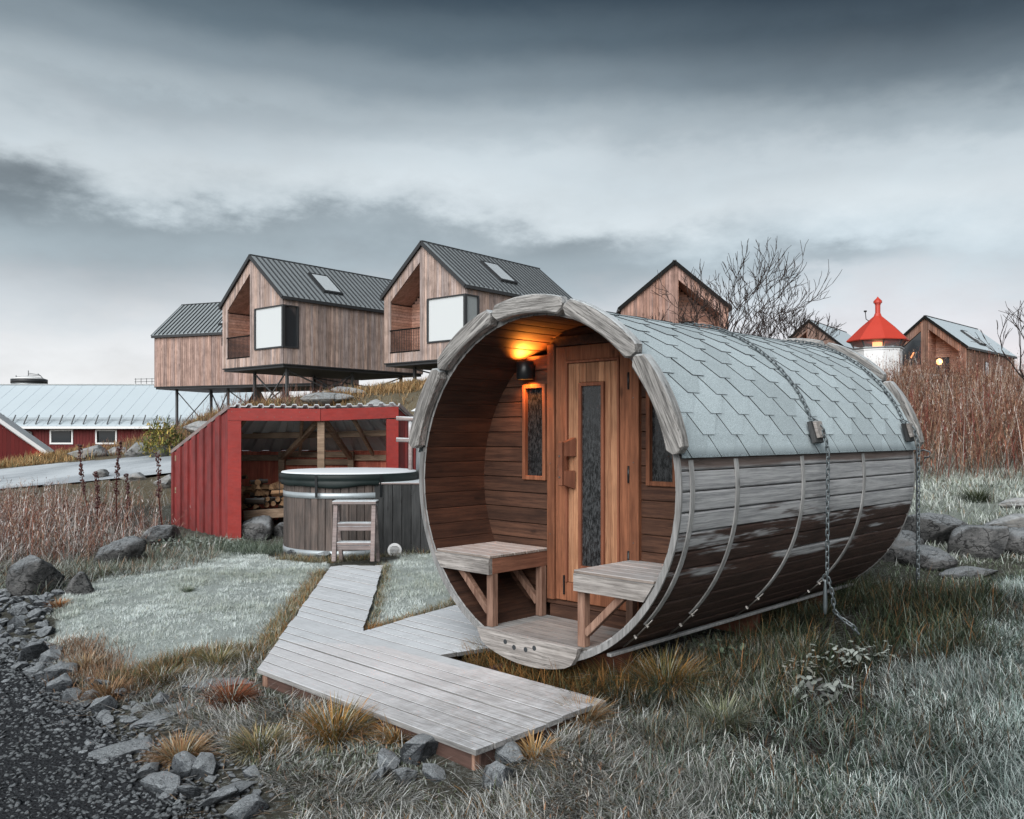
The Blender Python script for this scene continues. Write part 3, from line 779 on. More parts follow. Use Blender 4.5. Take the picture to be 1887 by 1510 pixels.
    # windows
    for x0, x1 in ((-.578, -.372), (.415, .625)):
        fr = MB(); z0, z1 = -.012, .612; t = .027; ya, yb = WA - .022, WA + .012
        fr.box((x0, ya, Z0 + z0), (x0 + t, yb, Z0 + z1), ch=.003); fr.box((x1 - t, ya, Z0 + z0), (x1, yb, Z0 + z1), ch=.003)
        fr.box((x0 + t, ya + .002, Z0 + z1 - t), (x1 - t, yb, Z0 + z1), ch=.003); fr.box((x0 + t, ya + .002, Z0 + z0), (x1 - t, yb, Z0 + z0 + t), ch=.003)
        wo = fr.build('window', M['door_trim'], sauna)
        MB().box((x0 + t - .001, WA + .008, Z0 + z0 + t - .001), (x1 - t + .001, WA + .011, Z0 + z1 - t + .001)).build('pane', M['dark_glass'], wo)
    # door frame
    zb, zt = -.765, .86
    fo = MB().box((-.35, WA - .030, Z0 + zb), (-.288, WA + .02, Z0 + zt), ch=.004).build('frame_post', M['door_trim'], sauna)
    MB().box((.302, WA - .030, Z0 + zb), (.370, WA + .02, Z0 + zt - .06), ch=.004).build('frame_post', M['door_trim'], sauna)
    MB().box((-.286, WA - .024, Z0 + .842), (.30, WA + .02, Z0 + .905), ch=.004).build('frame_head', M['stave_in'], sauna)
    # door leaf
    door = MB().box((-.19, WA - .004, Z0 - .66), (.225, WA + .01, Z0 + .745)).build('door', M['door_plank'], sauna)
    def dp(x0, x1, z0, z1, y0, name, mat): return MB().box((x0 + .001, y0, Z0 + z0), (x1 - .001, WA + .006, Z0 + z1), ch=.004).build(name, mat, door)
    dp(-.285, -.199, -.76, .838, WA - .018, 'stile', M['door_trim']); dp(.224, .298, -.76, .838, WA - .018, 'stile', M['door_trim'])
    dp(-.199, .224, .745, .838, WA - .017, 'rail', M['door_trim']); dp(-.199, .224, -.76, -.645, WA - .017, 'rail', M['door_trim'])
    # raised lip round the planked field
    lip = MB()
    lip.box((-.198, WA - .026, Z0 - .643), (-.184, WA, Z0 + .744), ch=.002); lip.box((.210, WA - .026, Z0 - .643), (.223, WA, Z0 + .744), ch=.002); lip.box((-.184, WA - .026, Z0 + .730), (.210, WA, Z0 + .744), ch=.002)
    lip.build('lip', M['handle'], door)
    xs = [-.184, -.141, -.091, -.091, .106, .152, .210]
    for x0, x1 in ((-.184, -.141), (-.141, -.093), (.108, .152), (.152, .210)): dp(x0, x1, -.643, .729, WA - .012, 'door_board', M['door_plank'])
    for x0, x1 in ((-.093, -.041), (-.041, .055), (.055, .108)): dp(x0, x1, .606, .729, WA - .012, 'door_board', M['door_plank'])
    dp(-.093, .108, -.643, -.55, WA - .012, 'door_board', M['door_plank'])
    wf = MB(); x0, x1, z0, z1, t = -.092, .107, -.548, .604, .021
    for lo, hi in (((x0, z0), (x0 + t, z1)), ((x1 - t, z0), (x1, z1)), ((x0 + t, z1 - t), (x1 - t, z1)), ((x0 + t, z0), (x1 - t, z0 + t))):
        wf.box((lo[0], WA - .026, Z0 + lo[1]), (hi[0], WA - .002, Z0 + hi[1]), ch=.002)
    wf.build('glazing_bead', M['handle'], door)
    MB().box((x0 + t - .001, WA - .009, Z0 + z0 + t - .001), (x1 - t + .001, WA - .005, Z0 + z1 - t + .001)).build('pane', M['door_glass'], door)
    # handle: two blocks and a grip
    hd = MB(); hx = -.155
    hd.prism([(hx - .018, WA - .085, Z0 + .235), (hx + .014, WA - .025, Z0 + .265), (hx + .014, WA - .025, Z0 + .15), (hx - .018, WA - .085, Z0 + .15)], (.03, 0, 0))
    hd.prism([(hx - .018, WA - .085, Z0 + .06), (hx + .014, WA - .025, Z0 + .06), (hx + .014, WA - .025, Z0 - .055), (hx - .018, WA - .085, Z0 - .03)], (.026, 0, 0))
    hd.box((hx - .03, WA - .11, Z0 - .035), (hx + .002, WA - .082, Z0 + .24), ch=.005); hd.build('handle', M['handle'], door)
    for z_ in (.15, .02): MB().tube([(hx - .014, WA - .115, Z0 + z_), (hx - .014, WA - .108, Z0 + z_)], .006, 8, smooth=False).build('screw', M['bolt'], door)
    lk = MB().box((-.262, WA - .023, Z0 + .02), (-.236, WA - .017, Z0 + .10), ch=.002).build('lock_plate', M['black'], door)
    MB().tube([(-.249, WA - .027, Z0 + .065), (-.249, WA - .022, Z0 + .065)], .008, 10, smooth=False).build('keyhole', M['bolt'], door)
    for z_ in (.60, -.45, .05): MB().tube([(.300, WA - .032, Z0 + z_ - .05), (.300, WA - .032, Z0 + z_ + .05)], .007, 8).build('hinge', M['black'], door)
    for px, pz in [(-.32, z_) for z_ in (-.74, -.35, .1, .45, .8)] + [(.335, z_) for z_ in (-.35, .12, .5)]:
        MB().tube([(px, WA - .032, Z0 + pz), (px, WA - .029, Z0 + pz)], .004, 6, smooth=False).build('screw', M['bolt'], sauna)
    MB().beam((-.205, WA - .028, Z0 - .72), (-.205, WA - .028, Z0 - .60), .008, .01).build('bolt', M['black'], door)
    # porch floor
    fz = -.875
    half = math.sqrt(.962 ** 2 - .89 ** 2)
    y_ = .012
    while y_ < .52:
        y1 = min(y_ + .088, .525); h2 = half
        MB().prism([(-h2 - .02, y_, Z0 + fz - .018), (-h2 - .035, y_, Z0 + fz), (h2 + .035, y_, Z0 + fz), (h2 + .02, y_, Z0 + fz - .018)], (0, y1 - y_ - .006, 0)).build('floor_board', M['floor'], sauna)
        y_ = y1
    # curved sill with four finger holes
    n = 16; A0, A1 = R(-114.5), R(-68.5); out_ = []
    for k in range(n + 1):
        t = A0 + (A1 - A0) * k / n; e_ = min(k, n - k) / n * (A1 - A0); c_ = .045 * max(0, 1 - e_ / .09) ** 2
        out_.append((1.028 - c_) * np.array([math.cos(t), math.sin(t)]))
    top_z = -.868
    poly = [(-.415, -.05, Z0 + top_z)] + [(p[0], -.05, Z0 + min(p[1], top_z - .01)) for p in out_] + [(.372, -.05, Z0 + top_z)]
    s_ = MB().prism(poly, (0, .036, 0)).build('sill_board', M['grey_x'], sauna)
    for hx, hz in ((-.175, -.919), (-.104, -.94), (-.012, -.937), (.055, -.917)):
        MB().tube([(hx, -.0515, Z0 + hz), (hx, -.049, Z0 + hz)], .0145, 12, smooth=False).build('finger_hole', M['felt_edge'], s_)
    # wall lamp
    lx, lz, ly = -.498, .70, WA - .075
    lamp = MB().lathe([(.052, -.058), (.055, -.055), (.055, .055), (.052, .058)], 28, (lx, ly, Z0 + lz), flat_caps=False)
    lamp.lathe([(.047, -.050), (.047, .050)], 24, (lx, ly, Z0 + lz), flat_caps=False)
    lamp.lathe([(.047, -.058), (.052, -.058)], 24, (lx, ly, Z0 + lz), flat_caps=False); lamp.lathe([(.052, .058), (.047, .058)], 24, (lx, ly, Z0 + lz), flat_caps=False)
    lamp.box((lx - .02, ly + .05, Z0 + lz - .04), (lx + .02, WA, Z0 + lz + .04))
    lo_ = lamp.build('wall_lamp', M['black'], sauna)
    MB().lathe([(.046, -.003), (.046, .003)], 20, (lx, ly, Z0 + lz)).build('bulb', emit('lamp_glow', (1, .62, .25), 6), lo_)
    for up in (1, -1):
        ld = bpy.data.lights.new('lamp_light', 'SPOT'); ld.energy = 17 if up > 0 else 4.5; ld.color = (1, .28, .035); ld.spot_size = R(150); ld.spot_blend = .9; ld.shadow_soft_size = .02
        lo = bpy.data.objects.new('lamp_light', ld); COL.objects.link(lo); lo.parent = sauna; lo.location = (lx, ly, Z0 + lz + (.050 if up > 0 else -.03))
        lo.rotation_euler = (math.pi if up > 0 else 0, 0, 0)
    # benches
    def bench(sgn, xi, top_out, bot_out, zt_, zb_, lab):
        bt = MB().box(*sorted_box((xi, .02, Z0 + zb_), (xi + sgn * .022, WA - .005, Z0 + zt_)), ch=.003).build('bench', M['bench_side'] if sgn < 0 else M['grey_x'], sauna)
        tag(bt, lab)
        # front apron follows the round wall
        MB().prism([(xi, -.012, Z0 + zt_), (top_out, -.012, Z0 + zt_), (bot_out, -.012, Z0 + zb_), (xi, -.012, Z0 + zb_)], (0, .03, 0)).build('apron', M['grey_x'], bt)
        ys = np.linspace(-.008, WA - .006, 6)
        for k in range(5):
            o_ = math.copysign(math.sqrt(.961 ** 2 - zt_ ** 2) - .004, sgn)
            MB().box(*sorted_box((xi - sgn * .004, ys[k] + .003, Z0 + zt_ + .001), (o_, ys[k + 1] - .003, Z0 + zt_ + .019)), ch=.003).build('slat', M['bench_top'], bt)
        for yy in (.02, WA - .075):
            lx0, lx1 = (xi + sgn * .002, xi + sgn * .052)
            MB().box(*sorted_box((lx0, yy, Z0 + fz), (lx1, yy + .05, Z0 + zb_ + .004)), ch=.003).build('leg', M['leg'], bt)
            q0 = Vector((xi + sgn * .05, yy + .025, Z0 + zb_ - .235)); zz_ = zb_ + .01
            q1 = Vector((xi + sgn * .31, yy + .025, Z0 + zz_))
            MB().beam(q0, q1, .04, .04, ch=.003, up=(0, 1, 0)).build('brace', M['leg'], bt)
    def sorted_box(a, b): return (tuple(min(p, q) for p, q in zip(a, b)), tuple(max(p, q) for p, q in zip(a, b)))
    bench(-1, -.354, -.862, -.79, -.462, -.556, 'porch bench with a dark brown inner side')
    bench(1, .310, .838, .775, -.472, -.566, 'silver grey porch bench by the open side')
make_barrel()

# ------------------------------------------------------------------ chains
def link_mesh():
    b = MB(); pts = []
    for k in range(14):
        t = 2 * math.pi * k / 14; pts.append((.0105 * math.cos(t), 0, (.012 if math.sin(t) >= 0 else -.012) + .0105 * math.sin(t)))
    b.tube(pts, .0042, 5, closed=True); return b.mesh('chain_link', M['chain'])
LINK = link_mesh()
def chain_path(pts, parent, pitch=.0335, n0=0):
    pts = [Vector(p) for p in pts]; seg = []; 
    d = 0; k = n0; i = 0; cur = pts[0]; acc = 0
    L = [0]
    for a, b in zip(pts, pts[1:]): L.append(L[-1] + (b - a).length)
    s = 0
    while s < L[-1]:
        while i < len(L) - 2 and L[i + 1] < s: i += 1
        f = (s - L[i]) / max(L[i + 1] - L[i], 1e-6); p = pts[i].lerp(pts[i + 1], f); t = (pts[i + 1] - pts[i]).normalized()
        o = link('chain_link', LINK, parent); o.location = p
        q = t.to_track_quat('Z', 'Y'); o.rotation_mode = 'QUATERNION'
        from mathutils import Quaternion
        o.rotation_quaternion = q @ Quaternion((0, 0, 1), (math.pi / 2 * (k % 2)) + .5 + random.uniform(-.15, .15)); k += 1; s += pitch
    return k
def make_chain(a, label, foot_z, tail):
    root = empty('chain', sauna.location, -TH, label, 'chain', 'anchor chains over the barrel sauna')
    pts = []; 
    for k in range(50):
        t = R(165) + (R(22) - R(165)) * k / 49; pts.append(cyl(t, 1.040, a + .02 * math.sin(k * .3)))
    for t, r_ in ((20, 1.075), (17, 1.095), (13, 1.10)): pts.append(cyl(R(t), r_, a))
    x_ = 1.105 * math.cos(R(13))
    pts += [(x_ + .004, a + .003, Z0 + .18), (x_ + .004, a, Z0 - .1)] + [(x_, a, foot_z)]
    k = chain_path(pts, root)
    if tail:
        chain_path([(x_, a, foot_z), (x_ + .02, a + .02, foot_z - .1), (x_ + .03, a + .04, foot_z - .22), (x_ + .06, a + .06, foot_z - .26), (x_ + .12, a + .08, foot_z - .30), (x_ + .15, a + .12, foot_z - .36)], root, n0=k)
        b = MB().lathe([(.004, 0), (.008, -.02), (.011, -.05), (.014, -.16), (.010, -.2), (.004, -.21)], 10, (x_ - .012, a, foot_z - .03)); b.build('turnbuckle', M['chain'], root)
        b = MB(); pts = [(x_ - .012 + .016 * math.cos(t), a, foot_z - .02 + .022 * math.sin(t)) for t in np.linspace(0, 2 * math.pi, 13)[:-1]]; b.tube(pts, .005, 6, closed=True); b.build('shackle', M['chain'], root)
    else:
        MB().tube([(x_ - .01, a, foot_z + .95), (x_ - .01, a, foot_z - .1)], .005, 6).build('rope', M['felt_edge'], root)
    # wooden pad under the chain at the eave
    t = R(16); c = Vector(cyl(t, 1.055, a - .02)); nrm = Vector((math.cos(t), 0, math.sin(t))); tg = Vector((-math.sin(t), 0, math.cos(t)))
    Mx = Matrix((Vector((0, 1, 0)), tg, nrm)).transposed().to_4x4(); Mx.translation = c
    b = MB().box((-.055, -.06, -.012), (.055, .075, .014), ch=.003, mat=Mx)
    pad = b.build('chain_pad', M['tub_box'], root); 
    b = MB().box((-.035, -.035, .015), (.05, .07, .035), ch=.003, mat=Mx); b.build('chain_pad', M['grey_x'], root)
make_chain(1.44, 'frosted chain over the middle of the barrel roof, its loose end lying in the weeds', .56, True)
make_chain(2.93, 'frosted chain over the far end of the barrel roof, hanging straight to the ground', .36, False)

# ------------------------------------------------------------------ boardwalk
def make_deck():
    loc = BW(0, 0)
    root = empty('boardwalk', (loc[0], loc[1], 0), -TH, 'frosted plank boardwalk leading from the barrel porch to the hot tub ladder', 'boardwalk')
    px = [(476, 1232), (880, 1385), (1105, 1290), (830, 1203), (860, 1183), (900, 1163), (848, 1112), (668, 1163), (686, 1110), (706, 1042), (612, 1042), (598, 1060)]
    W = [G(u, v, .12) for u, v in px]
    L = []
    for x, y, z in W:
        dx, dy = x - BX, y - BY; L.append((dx * TC - dy * TS, dx * TS + dy * TC))
    L[0:5] = [(-1.155, -1.085), (.672, -1.085), (.645, -.142), (-.655, -.142), (-.60, .10)]; L[5] = (-.52, .34)
    lo = min(p[1] for p in L); hi = max(p[1] for p in L); st = .118; a = lo
    def cuts(av):
        xs = []
        for (x1, y1), (x2, y2) in zip(L, L[1:] + L[:1]):
            if (y1 > av) != (y2 > av): xs.append(x1 + (x2 - x1) * (av - y1) / (y2 - y1))
        return sorted(xs)
    while a < hi - .02:
        c0, c1 = cuts(a + .012), cuts(min(a + st - .006, hi - .004))
        if len(c0) != len(c1):
            cm, cn = cuts(a + st / 2 - .002), cuts(a + st / 2 + .002)
            if len(cm) == len(cn):
                sl_ = [max(-2, min(2, (q - p) / .004)) for p, q in zip(cm, cn)]; c0 = [p - s_ * st / 2 for p, s_ in zip(cm, sl_)]; c1 = [p + s_ * st / 2 for p, s_ in zip(cm, sl_)]
            else: c0 = c1 = cm if len(cm) % 2 == 0 else cn
        if len(c0) == len(c1):
            for i in range(0, len(c0), 2):
                dz = random.uniform(-.003, .004); j = [random.uniform(-.004, .006) for _ in range(2)]
                x0a, x1a, x0b, x1b = c0[i] + j[0], c0[i + 1] + j[1], c1[i] + j[0], c1[i + 1] + j[1]
                ya, yb = a + .006, a + st - .005; T = .12 + dz; bt = T - .026; ch = .002
                xs = [(x0a, x1a, x0b, x1b)]
                # butt joint now and then in long boards
                if x1a - x0a > 1.5 and random.random() < .45:
                    m_ = random.uniform(.3, .7); q = x0a + m_ * (x1a - x0a); xs = [(x0a, q - .002, x0b, q - .002), (q + .002, x1a, q + .002, x1b)]
                for A, B, C, D in xs:
                    vs = [(A, ya, bt), (B, ya, bt), (D, yb, bt), (C, yb, bt), (A, ya, T - ch), (B, ya, T - ch), (D, yb, T - ch), (C, yb, T - ch),
                          (A + ch, ya + ch, T), (B - ch, ya + ch, T), (D - ch, yb - ch, T), (C + ch, yb - ch, T)]
                    fs = [(3, 2, 1, 0), (8, 9, 10, 11)] + [(k, (k + 1) % 4, 4 + (k + 1) % 4, 4 + k) for k in range(4)] + [(4 + k, 4 + (k + 1) % 4, 8 + (k + 1) % 4, 8 + k) for k in range(4)]
                    MB().add(vs, fs).build('plank', M['deck'], root)
        a += st
    # joists and fascia
    def bm(p, q, w=.045, h=.1, name='joist'):
        MB().beam((p[0], p[1], .040), (q[0], q[1], .040), w, h, ch=.003).build(name, M['deck_edge'], root)
    e = .05
    bm((L[0][0] + e, L[0][1] + e * .8), (L[1][0] - e, L[1][1] + e)); bm((L[1][0] - e, L[1][1] + e * 1.2), (L[2][0] - e, L[2][1] - e)); bm((L[2][0] - e, L[2][1] - e * .5), (L[3][0], L[3][1] - e))
    bm((-.3, L[0][1] + .08), (-.3, .2)); bm((.25, L[0][1] + .08), (.25, -.2)); bm((-.8, L[0][1] + .08), (-.8, .6))
    bm((L[0][0] + e, L[0][1] + .08), (L[11][0] + .06, L[11][1] - .1)); bm((L[7][0] - .06, L[7][1]), (L[9][0] - .06, L[9][1] - .05)); bm((L[7][0], L[7][1] - .06), (L[6][0], L[6][1] - .06))
    for (x, y) in ((L[0][0] + .06, L[0][1] + .03), (L[1][0] - .35, L[1][1] + .03), (L[1][0] - .06, L[1][1] + .05)):
        MB().box((x - .025, y - .02, -.12), (x + .025, y + .02, .088), ch=.003).build('post', M['leg'], root)
make_deck()
# ------------------------------------------------------------------ firewood shed
V2 = lambda p: Vector((p[0], p[1], 0))
def make_shed():
    O = Vector((-3.86, 11.8, 0))
    root = empty('woodshed', O, 0, 'open fronted red woodshed with bent frosted roof edge behind the hot tub', 'shed')
    L = lambda x, y, z=0: Vector((x - O.x, y - O.y, z))
    FL, FM, FR = (-3.86, 11.8), (-2.66, 12.05), (-1.63, 12.4)
    BLk, B1, B2, BRk = (-5.15, 13.2), (-3.56, 13.55), (-2.50, 13.6), (-1.0, 13.4)
    zf, zb = 1.82, 1.19
    # left wall: upright boards with raised battens
    n = 7
    for i in range(n):
        f0, f1 = i / n, (i + 1) / n
        p0 = Vector(FL).lerp(Vector(BLk), f0 + .0); p1 = Vector(FL).lerp(Vector(BLk), f1)
        d = (Vector(BLk) - Vector(FL)).normalized(); nr = Vector((-d.y, d.x)); nr = nr if nr.y < 0 else -nr
        z0_, z1_ = zf + (zb - zf) * f0, zf + (zb - zf) * f1
        a, b = L(p0.x, p0.y, -.08), L(p1.x, p1.y, -.08)
        MB().prism([a + V2(d * .004), b - V2(d * .004), Vector((b.x - d.x * .004, b.y - d.y * .004, z1_ - .02)), Vector((a.x + d.x * .004, a.y + d.y * .004, z0_ - .02))], V2(-nr * .022)).build('board', M['red'], root)
        if i or True:
            q0 = Vector(FL).lerp(Vector(BLk), f1 - .035 if i < n - 1 else f1 - .03); q1 = Vector(FL).lerp(Vector(BLk), min(f1 + .035, 1.0))
            za, zb_ = zf + (zb - zf) * (f1 - .035) - .02, zf + (zb - zf) * min(f1 + .035, 1) - .02
            MB().prism([L(q0.x, q0.y, -.06) + V2(nr * .002), L(q1.x, q1.y, -.06) + V2(nr * .002), L(q1.x, q1.y, zb_) + V2(nr * .002), L(q0.x, q0.y, za) + V2(nr * .002)], V2(nr * .03)).build('batten', M['red'], root)
    # right wall, mostly hidden
    n = 6
    for i in range(n):
        f0, f1 = i / n, (i + 1) / n; A_, B_ = Vector(FR), Vector(BRk); d = (B_ - A_).normalized(); nr = Vector((d.y, -d.x))
        p0, p1 = A_.lerp(B_, f0), A_.lerp(B_, f1); z0_, z1_ = 1.86 + (zb - 1.86) * f0 - .02, 1.86 + (zb - 1.86) * f1 - .02
        MB().prism([L(p0.x, p0.y, -.05) + V2(d * .004), L(p1.x, p1.y, -.05) - V2(d * .004), L(p1.x, p1.y, z1_) - V2(d * .004), L(p0.x, p0.y, z0_) + V2(d * .004)], V2(-nr * .022)).build('board', M['red'], root)
        q = A_.lerp(B_, f1)
        if i < n - 1: MB().prism([L(q.x, q.y, -.05) - V2(d * .03), L(q.x, q.y, -.05) + V2(d * .03), L(q.x, q.y, z1_) + V2(d * .03), L(q.x, q.y, z1_) - V2(d * .03)], V2(nr * .025)).build('batten', M['red'], root)
    # corner posts and fascia
    def slab(p, q, z0_, z1_, z0b, z1b, t, name, mat, push=0.0):
        d = (Vector(q) - Vector(p)).normalized(); nr = Vector((d.y, -d.x)); nr = nr if nr.y < 0 else -nr
        return MB().prism([L(*p, z0_) + V2(nr * push), L(*q, z0b) + V2(nr * push), L(*q, z1b) + V2(nr * push), L(*p, z1_) + V2(nr * push)], V2(nr * t)).build(name, mat, root)
    dF = (Vector(FM) - Vector(FL)).normalized(); dR = (Vector(FR) - Vector(FM)).normalized()
    slab(FL, tuple(Vector(FL) + dF * .175), -.12, zf - .17, -.12, zf - .17, .045, 'corner_post', M['red_lit'])
    slab(tuple(Vector(FR) - dR * .17), FR, -.05, 1.86 - .18, -.05, 1.86 - .18, .045, 'corner_post', M['red_lit'])
    slab(FL, FM, zf - .168, zf, zf - .17, zf - .005, .04, 'fascia_board', M['red_lit'], .012)
    slab(FM, FR, zf - .17, zf - .005, 1.86 - .16, 1.86, .04, 'fascia_board', M['red_lit'], .012)
    # nails on the fascia
    for i in range(11):
        p = Vector(FL).lerp(Vector(FM), (i + .5) / 11) ; nr = Vector((dF.y, -dF.x)); c = L(p.x, p.y, zf - .05 - .07 * (i % 2)) + V2(nr * .054)
        MB().tube([c, c + V2(nr * .003)], .006, 6, smooth=False).build('nail', M['bolt'], root)
    # corrugated roof in two sheets
    def roof(p, q, r, s, zp, zq, zr, zs):
        """p-q front edge, s-r back edge"""
        Lf = (Vector(q) - Vector(p)).length; nb = max(3, int(round(Lf / .155))); vs = []; ks = []
        prof = [(0, 0), (.42, 0), (.52, .032), (.86, .032), (.96, 0)]
        for i in range(nb):
            for t, h in prof: ks.append(((i + t) / nb, h))
        ks.append((1, 0))
        for t, h in ks:
            a = Vector(p).lerp(Vector(q), t); b = Vector(s).lerp(Vector(r), t); za = zp + (zq - zp) * t; zb2 = zs + (zr - zs) * t
            d = (a - b).normalized(); a = a + d * .07; b = b - d * .1
            for lift in (0, .012):
                vs += [L(a.x, a.y, za + h + lift + .02), L(b.x, b.y, zb2 + h + lift - .01)]
        fs = []; m_ = len(ks)
        for i in range(m_ - 1):
            o = i * 4; fs += [(o + 2, o + 6, o + 7, o + 3), (o, o + 1, o + 5, o + 4), (o, o + 4, o + 6, o + 2), (o + 1, o + 3, o + 7, o + 5)]
        fs += [(0, 2, 3, 1), ((m_ - 1) * 4, (m_ - 1) * 4 + 1, (m_ - 1) * 4 + 3, (m_ - 1) * 4 + 2)]
        MB().add(vs, fs).build('roof_sheet', M['tile'], root)
    BM = (-2.85, 13.6)
    roof(FL, FM, BM, BLk, zf, zf - .005, zb, zb); roof(FM, FR, BRk, BM, zf - .005, 1.86, zb, zb)
    # pale rake board on both ends
    MB().beam(L(FL[0] + .03, FL[1] - .05, zf + .015), L(BLk[0] - .06, BLk[1] + .08, zb + .0), .03, .05).build('rake_board', M['ladder'], root)
    MB().beam(L(FR[0] + .02, FR[1] - .06, 1.885), L(BRk[0] + .02, BRk[1], zb + .01), .03, .05).build('rake_board', M['ladder'], root)
    # back wall boards
    for A_, B_ in ((BLk, B1), (B1, B2), (B2, BRk)):
        A_, B_ = Vector(A_), Vector(B_); n = max(3, int((B_ - A_).length / .19)); d = (B_ - A_).normalized()
        for i in range(n):
            p, q = A_.lerp(B_, i / n), A_.lerp(B_, (i + 1) / n)
            MB().prism([L(p.x, p.y, 0) + V2(d * .001), L(q.x, q.y, 0) - V2(d * .001), L(q.x, q.y, zb + .02) - V2(d * .001), L(p.x, p.y, zb + .02) + V2(d * .001)], (0, .02 + .012 * (i % 2), 0)).build('back_board', M['red_old'], root)
    def raw(a, b, w=.07, h=.07, name='beam'): MB().beam(L(*a), L(*b), w, h, ch=.004).build(name, M['raw'], root)
    for A_, B_, z_ in ((BLk, B1, 1.10), (B1, B2, 1.03), (B2, BRk, 1.10), (BLk, B1, .62), (B1, B2, 1.15)):
        raw((A_[0] + .05, A_[1] - .06, z_), (B_[0] - .02, B_[1] - .06, z_), .05, .09, 'rail')
    for B_ in (B1, B2): raw((B_[0], B_[1] - .12, 0), (B_[0], B_[1] - .12, 1.2), .09, .09, 'post')
    raw((FM[0], FM[1] + .06, 0), (FM[0], FM[1] + .06, zf - .05), .10, .06, 'post')
    raw((-4.4, 12.75, 1.44), (-2.6, 12.8, 1.46), .06, .09); raw((-2.6, 12.8, 1.46), (-1.3, 12.9, 1.50), .06, .09)
    raw((FM[0] - .02, FM[1] + .1, 1.68), (B1[0], B1[1] - .1, 1.08)); raw((FM[0] + .02, FM[1] + .1, 1.68), (B2[0], B2[1] - .1, 1.08))
    for t in (.12, .5, .85): raw((FL[0] + t * 1.9, FL[1] + .1 + t * .3, zf - .09), (BLk[0] + .3 + t * 3.2, BLk[1] + .1, zb - .03), .045, .06, 'rafter')
    raw((-3.98 + .12, 12.5, .30), (-2.7, 12.7, .36), .05, .13, 'shelf_board'); raw((-3.9, 12.75, .33), (-2.7, 12.95, .36), .2, .03, 'shelf_board'); raw((-3.9, 13.0, .33), (-2.7, 13.2, .36), .22, .03, 'shelf_board')
    # firewood
    k = 0
    for row in range(6):
        nx = [11, 10, 9, 7, 4, 2][row]
        for i in range(nx):
            x = -4.02 + .112 * i + random.uniform(-.03, .03) + .04 * (row % 2); y = 12.55 + random.uniform(-.06, .08) + .1 * (x + 4); z = .42 + row * .085 + random.uniform(-.012, .012) + .05 * (x + 4)
            Lg = random.uniform(.26, .34); r_ = random.uniform(.034, .058); kind = random.random()
            b = MB()
            if kind < .75:
                w = random.uniform(.7, 1.3); prof = [(-r_ * w, -r_ * .75), (r_ * w, -r_ * .7), (r_ * .55, r_ * .25), (.0, r_ * .95), (-r_ * .6, r_ * .35)]
                vs = [(p, 0, q) for p, q in prof] + [(p * .96, Lg, q * .98) for p, q in prof]; n = 5
                fs = [tuple(range(n)), tuple(range(n, 2 * n))[::-1]] + [(j, n + j, n + (j + 1) % n, (j + 1) % n) for j in range(n)]
                b.add(vs, fs, [0, 0, 0, 0 if kind < .4 else 1, 1, 0, 0][:7] if False else [0, 0] + [0 if kind < .45 else 1] + [0, 0, 0, 1])
            else: b.tube([(0, 0, 0), (0, Lg, 0)], r_ * .9, 9, mi=1, smooth=True, caps=False); n = 9; b.add([(r_ * .9 * math.cos(2 * math.pi * j / n), -.001, r_ * .9 * math.sin(2 * math.pi * j / n)) for j in range(n)], [tuple(range(n))], 0)
            o = b.build('log', [M['log'], M['bark']], None)
            tilt = random.gauss(0, .5) if row > 2 or i > nx - 3 else random.gauss(0, .25)
            o.location = (x, y, z); o.rotation_euler = (random.gauss(0, .12), random.uniform(-.8, .8) if kind < .75 else random.uniform(0, 6), tilt if random.random() < .72 else random.choice((-1, 1)) * random.uniform(.9, 1.5))
            tag(o, 'split log stacked on the shelf inside the red woodshed', 'firewood', 'split logs in the woodshed'); k += 1
make_shed()

# ------------------------------------------------------------------ hot tub, heater box, ladder, flue
def make_tub():
    c = (-1.98, 10.6, .03); r0 = .78; root = empty('hot_tub', c, 0, 'round wooden hot tub with frosted dark green cover in front of the woodshed', 'hot tub')
    N = 54
    for i in range(N):
        t0, t1 = 2 * math.pi * i / N + .0035, 2 * math.pi * (i + 1) / N - .0035; tm = (t0 + t1) / 2; jr = random.uniform(-.002, .004)
        pr = [(t0, r0 - .04), (t0, r0 + jr - .006), (t0 + .012, r0 + jr), (t1 - .012, r0 + jr), (t1, r0 + jr - .006), (t1, r0 - .04)]; n = 6
        vs = [(r * math.cos(t), r * math.sin(t), z) for z in (0, .92) for t, r in pr]
        fs = [tuple(range(n))[::-1], tuple(range(n, 2 * n))] + [(j, (j + 1) % n, n + (j + 1) % n, n + j) for j in range(n)]
        MB().add(vs, fs).build('stave', M['tub'], root)
    for z0, z1 in ((.05, .115), (.705, .77)):
        MB().lathe([(r0 + .004, z0), (r0 + .010, z0), (r0 + .010, z1), (r0 + .004, z1)], 64, flat_caps=False).build('hoop', M['band'], root)
    # padded lid: overlapping skirt, frost on top
    b = MB(); rc = r0 + .045
    b.lathe([(rc - .03, .845), (rc - .005, .852), (rc, .868), (rc + .004, .895), (rc - .006, .908), (rc + .006, .918), (rc + .008, .965), (rc - .01, .982), (rc - .05, .990), (0.01, .998)], 72, flat_caps=False)
    for i in range(len(b.v)):
        x, y, z = b.v[i]; a = math.atan2(y, x)
        if z < .87: b.v[i] = (x, y, z - .018 * max(0, math.sin(a * 3 + .6)) - .008 * math.sin(a * 7))
    cv = b.build('cover', M['cover'], root)
    b = MB().lathe([(rc - .012, .981), (rc - .02, .993), (rc - .06, 1.001), (.01, 1.010)], 72, flat_caps=False); b.build('rime', M['snow'], cv)
    for a in (-1.85, -.95, -2.8):
        MB().beam(((rc + .012) * math.cos(a), (rc + .012) * math.sin(a), .97), ((rc + .006) * math.cos(a), (rc + .006) * math.sin(a), .72), .03, .006, up=(math.cos(a), math.sin(a), 0)).build('strap', M['black'], cv)
make_tub()
